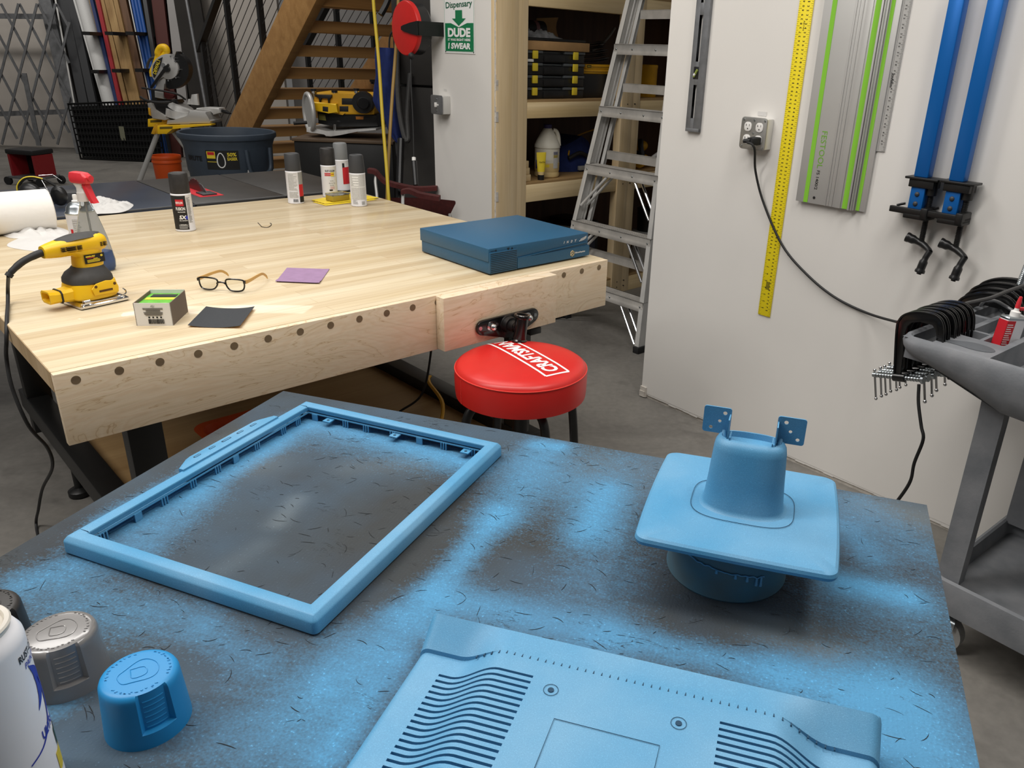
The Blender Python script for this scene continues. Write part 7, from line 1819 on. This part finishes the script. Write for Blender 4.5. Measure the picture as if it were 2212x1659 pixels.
for z in (.2, .8):
    mb = MB(); mb.cyl((ww/2, -.053, z*wh_), (ww/2, -.0565, z*wh_), .004, n=10); mb.build('screw', M['zinc'], o)
mb = MB(); mb.box((.05, -.001, wh_+.02), (.08, 0, wh_+.032)); tag(wbuild(mb, 'paper_tag', M['paper'], swb.matrix_world), 'tiny white paper tag on the wall above the switch box', 'tag')

# ------------------------------------------------------------ back left: door wall, folding gate, stock rack, crate
GD = 9.9
gx = lambda x, y, d=0.0: aty(x, y, 10.5+d)
gt = thing('folding_gate', 'grey steel folding lattice gate in front of the pale door at far left', 'gate', M=Matrix.Translation(gx(70, 320)))
g0 = gx(70, 320)
def gbar(x0, y0, x1, y1, r=.014, nm='lattice_bar', d=0.0):
    mb = MB(); a_, b_ = gx(x0, y0, d)-g0, gx(x1, y1, d)-g0; t_ = (b_-a_).normalized(); n_ = t_.cross(V(0, 1, 0)).normalized()*r
    mb.loft([[p+n_+V(0, -.006, 0), p-n_+V(0, -.006, 0), p-n_+V(0, .006, 0), p+n_+V(0, .006, 0)] for p in (a_, b_)]); mb.build(nm, M['steel_gray'], gt)
for k in range(-4, 4):                                          # falling to the right
    x0 = 2+40*k; x1 = x0+155; y0, y1 = 8, 300
    if x0 < -60: t_ = (-60-x0)/(x1-x0); y0 = y0+(y1-y0)*t_; x0 = -60
    if x1 > 150: t_ = (150-x0)/(x1-x0); y1 = y0+(y1-y0)*t_; x1 = 150
    if x1-x0 > 12: gbar(x0, y0, x1, y1)
for k in range(0, 6):                                           # rising to the right
    x1 = 40+40*k; x0 = x1-76; y1, y0 = 8, 312
    if x1 > 150: t_ = (150-x0)/(x1-x0); y1 = y0+(y1-y0)*t_; x1 = 150
    if x1-x0 > 8: gbar(x0, y0, x1, y1, d=-.02)
gbar(-60, 34, 120, 36, .03, 'cross_rail', .05); gbar(-60, 248, 150, 241, .03, 'cross_rail', .05); gbar(52, 158, 84, 315, .03, 'drop_bolt', -.04)
WDS = 10.4
def stock(name, label, x0, x1, w, m, D=9.9, y1=330, rnd_=False, cat='lumber', dy=0.0, y0=-70, group='lumber and pipes in the stock rack'):
    """a length of stock leaning in the rack: x0 at the picture's top edge, x1 where it meets the crate's top (y = 205)"""
    f = lambda y: x0+(x1-x0)*(y/205)
    P0, P1 = aty(f(y0), y0, D+.85+dy), aty(f(y1), y1, D+.45+dy)
    t_ = (P0-P1).normalized(); k = (P1.z-.01)/t_.z
    P1 = P1-t_*k
    ww = w*10.0/F_PX/2; mb = MB()
    if rnd_: mb.cyl(P1, P0, ww, n=14)
    else:
        n_ = t_.cross(V(0, 1, 0)).normalized()*ww; mb.loft([[p+n_+V(0, -.02, 0), p-n_+V(0, -.02, 0), p-n_+V(0, .02, 0), p+n_+V(0, .02, 0)] for p in (P1, P0)])
    o = mb.build(name, m); return tag(o, label, cat, group)
M['blue_strip'] = mat('blue_strip', '#1f4f96', .5); M['navy_strip'] = mat('navy_strip', '#26345e', .5); M['red_strip'] = mat('red_strip', '#96222a', .5); M['dk_red'] = mat('dark_red_board', '#4a1d16', .7)
stock('steel_channel', 'wide grey steel channel next to the folding gate', 98, 148, 26, M['steel_gray'], 9.96, cat='steel')
stock('steel_tube', 'thin bright tube in front of the grey steel channel', 120, 157, 4, M['alu_paint'], 9.9, rnd_=True, cat='tube')
stock('steel_channel', 'dark grey steel beam right of the bright tube', 136, 178, 20, M['charcoal'], 9.98, cat='steel')
stock('steel_channel', 'darkest grey steel beam beside the white pipe', 154, 198, 16, M['charcoal'], 9.96, cat='steel')
stock('white_pipe', 'thin white strip left of the thick white pipe', 162, 220, 4, M['print_pale'], 9.9, cat='strip')
stock('white_pipe', 'thick white plastic pipe standing in the rack', 178, 232, 26, M['print_pale'], 9.9, rnd_=True, cat='pipe')
stock('tan_board', 'tan board just right of the thick white pipe', 193, 246, 7, M['old_wood'], 9.93)
stock('blue_strip', 'navy blue strip in the rack beside the red one', 199, 249, 7, M['navy_strip'], 9.9, cat='strip')
stock('tan_board', 'tan board between the navy and red strips', 206, 252, 6, M['old_wood'], 9.96)
stock('red_strip', 'red strip standing in the rack', 212, 257, 8, M['red_strip'], 9.9, cat='strip')
for k, (x0, x1, w) in enumerate(((221, 270, 10), (232, 282, 9), (241, 289, 8), (251, 297, 9))):
    stock('tan_board', ['first', 'second', 'third', 'fourth'][k]+' tan board from the left in the wide group right of the red strip', x0, x1, w, M['old_wood'], 9.93)
stock('brown_board', 'dark brown board right of the tan boards', 266, 312, 15, M['brown_wood'], 9.96)
stock('steel_tube', 'thin bright tube beside the blue tubes', 279, 322, 3, M['alu_paint'], 9.9, rnd_=True, cat='tube')
for k, (x0, x1) in enumerate(((286, 326), (293, 334), (300, 340))):
    stock('blue_tube', ['left', 'middle', 'right'][k]+' one of three blue tubes in the rack', x0, x1, 7, M['blue_strip'], 9.93, rnd_=True, cat='tube')
stock('dark_bar', 'dark grey bar right of the blue tubes', 314, 346, 8, M['charcoal'], 9.93, cat='steel')
stock('red_board', 'dark red board at the right of the rack', 342, 366, 26, M['dk_red'], 10.0)
stock('grey_strip', 'pale grey ribbed strip behind the miter saw handle', 372, 394, 20, M['back_metal'], 10.0, cat='strip')
stock('black_board', 'wide black board leaning behind the miter saw', 392, 425, 30, M['dark'], 9.96)
stock('black_board', 'second black board with a pole in front', 420, 455, 26, M['dark'], 9.98)
stock('grey_pole', 'grey pole leaning against the black boards', 403, 440, 6, M['steel_gray'], 9.2, rnd_=True, cat='pole')
rk = thing('stock_rack', 'dark steel rack arms holding the leaning lumber', 'rack', M=Matrix.Translation(aty(250, 150, 10.8)))
r0_ = aty(250, 150, 10.8)
for (x, y) in ((185, 72), (235, 72), (280, 72), (205, 155), (250, 153), (300, 152)):
    mb = MB(); p = aty(x, y, 10.32)-r0_; mb.box(p+V(-.05, 0, -.02), p+V(.05, .47, .02)); mb.build('rack_arm', M['black'], rk)
mb = MB(); a_, b_ = aty(150, 80, 10.84)-r0_, aty(345, 85, 10.84)-r0_; mb.box((a_.x, a_.y, a_.z-.04), (b_.x, b_.y+.05, a_.z+.04)); a2 = aty(150, 160, 10.84)-r0_; mb.box((a_.x, a2.y, a2.z-.04), (b_.x, a2.y+.05, a2.z+.04)); mb.build('back_rail', M['black'], rk)
p0 = atd(150, 200, 10.35); p1 = atd(452, 200, 10.35)
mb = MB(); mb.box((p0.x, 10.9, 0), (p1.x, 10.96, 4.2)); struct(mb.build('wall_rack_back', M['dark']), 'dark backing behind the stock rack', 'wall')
# folded wire crate
KD = 9.3
k0 = aty(235, 325, 9.9); kc = thing('wire_crate', 'folded black wire dog crate panel leaning in front of the stock rack', 'crate', M=Matrix.Translation((k0.x, k0.y, 0)))
cq = [aty(172, 330, 9.9)-Vector((k0.x, k0.y, 0)), aty(345, 318, 9.9)-Vector((k0.x, k0.y, 0)), aty(332, 205, 10.15)-Vector((k0.x, k0.y, 0)), aty(144, 212, 10.15)-Vector((k0.x, k0.y, 0))]
sh_ = V(0, 0, -min(cq[0].z, cq[1].z)+.012); cq = [c+sh_ for c in cq]; cq[1].z = cq[0].z
def cpt(u, v): return cq[0]*(1-u)*(1-v)+cq[1]*u*(1-v)+cq[2]*u*v+cq[3]*(1-u)*v
for off in (0, .06):
    o_ = V(0, off, 0)
    mb = MB(); mb.tube([cpt(0, 0)+o_, cpt(1, 0)+o_, cpt(1, 1)+o_, cpt(0, 1)+o_], .013, 6, closed=True); mb.build('outer_frame', M['crate_black'], kc)
    mb = MB()
    for k in range(1, 26): mb.cyl(cpt(k/26, 0)+o_, cpt(k/26, 1)+o_, .006, n=5)
    for k in range(1, 9): mb.cyl(cpt(0, k/9)+o_, cpt(1, k/9)+o_, .009, n=5)
    mb.build('wire_mesh', M['crate_black'], kc)
mb = MB(); mb.loft([[cpt(.03, .03)+V(0, y, 0), cpt(.97, .03)+V(0, y, 0), cpt(.97, .95)+V(0, y, 0), cpt(.03, .95)+V(0, y, 0)] for y in (.025, .035)]); mb.build('plastic_pan', M['crate_black'], kc)
mb = MB(); p = cpt(.58, .47)+V(0, -.02, 0); mb.box(p+V(-.03, -.006, -.10), p+V(.03, 0, .08)); mb.build('pale_label', mat('dusty_label', '#6d6d5a', .7), kc)
# electrical box and conduit on the back siding
eb = thing('electrical_panel', 'grey electrical panel box on the siding behind the stair', 'electrical panel', M=Matrix.Translation(V(atd(533, 72, 10.9).x, 11.29, atd(533, 72, 10.9).z)))
mb = MB(); mb.box((-.14, -.10, -.20), (.14, 0, .20), bev=.006); mb.build('box', M['steel_gray'], eb)
for z in (.05, -.08):
    mb = MB(); mb.box((-.03, -.102, z), (.03, -.0995, z+.07)); mb.build('label', M['paper'], eb)
mb = MB(); mb.tube([V(-.45, -.03, -.30), V(-.14, -.03, -.30)], .015, 8); mb.cyl((-.45, -.03, -.28), (-.45, -.03, .8), .015, n=8); mb.box((-.50, -.06, -.38), (-.40, 0, -.26)); mb.build('conduit', M['steel_gray'], eb)
yb_ = thing('yellow_case', 'yellow plastic case on the floor under the stair', 'case', M=Matrix.Translation((atd(600, 350, 6.6).x, atd(600, 350, 6.6).y, 0)))
mb = MB(); mb.box((-.12, -.1, 0), (.12, .1, .16), bev=.01); mb.build('body', M['yellow_dull'], yb_)
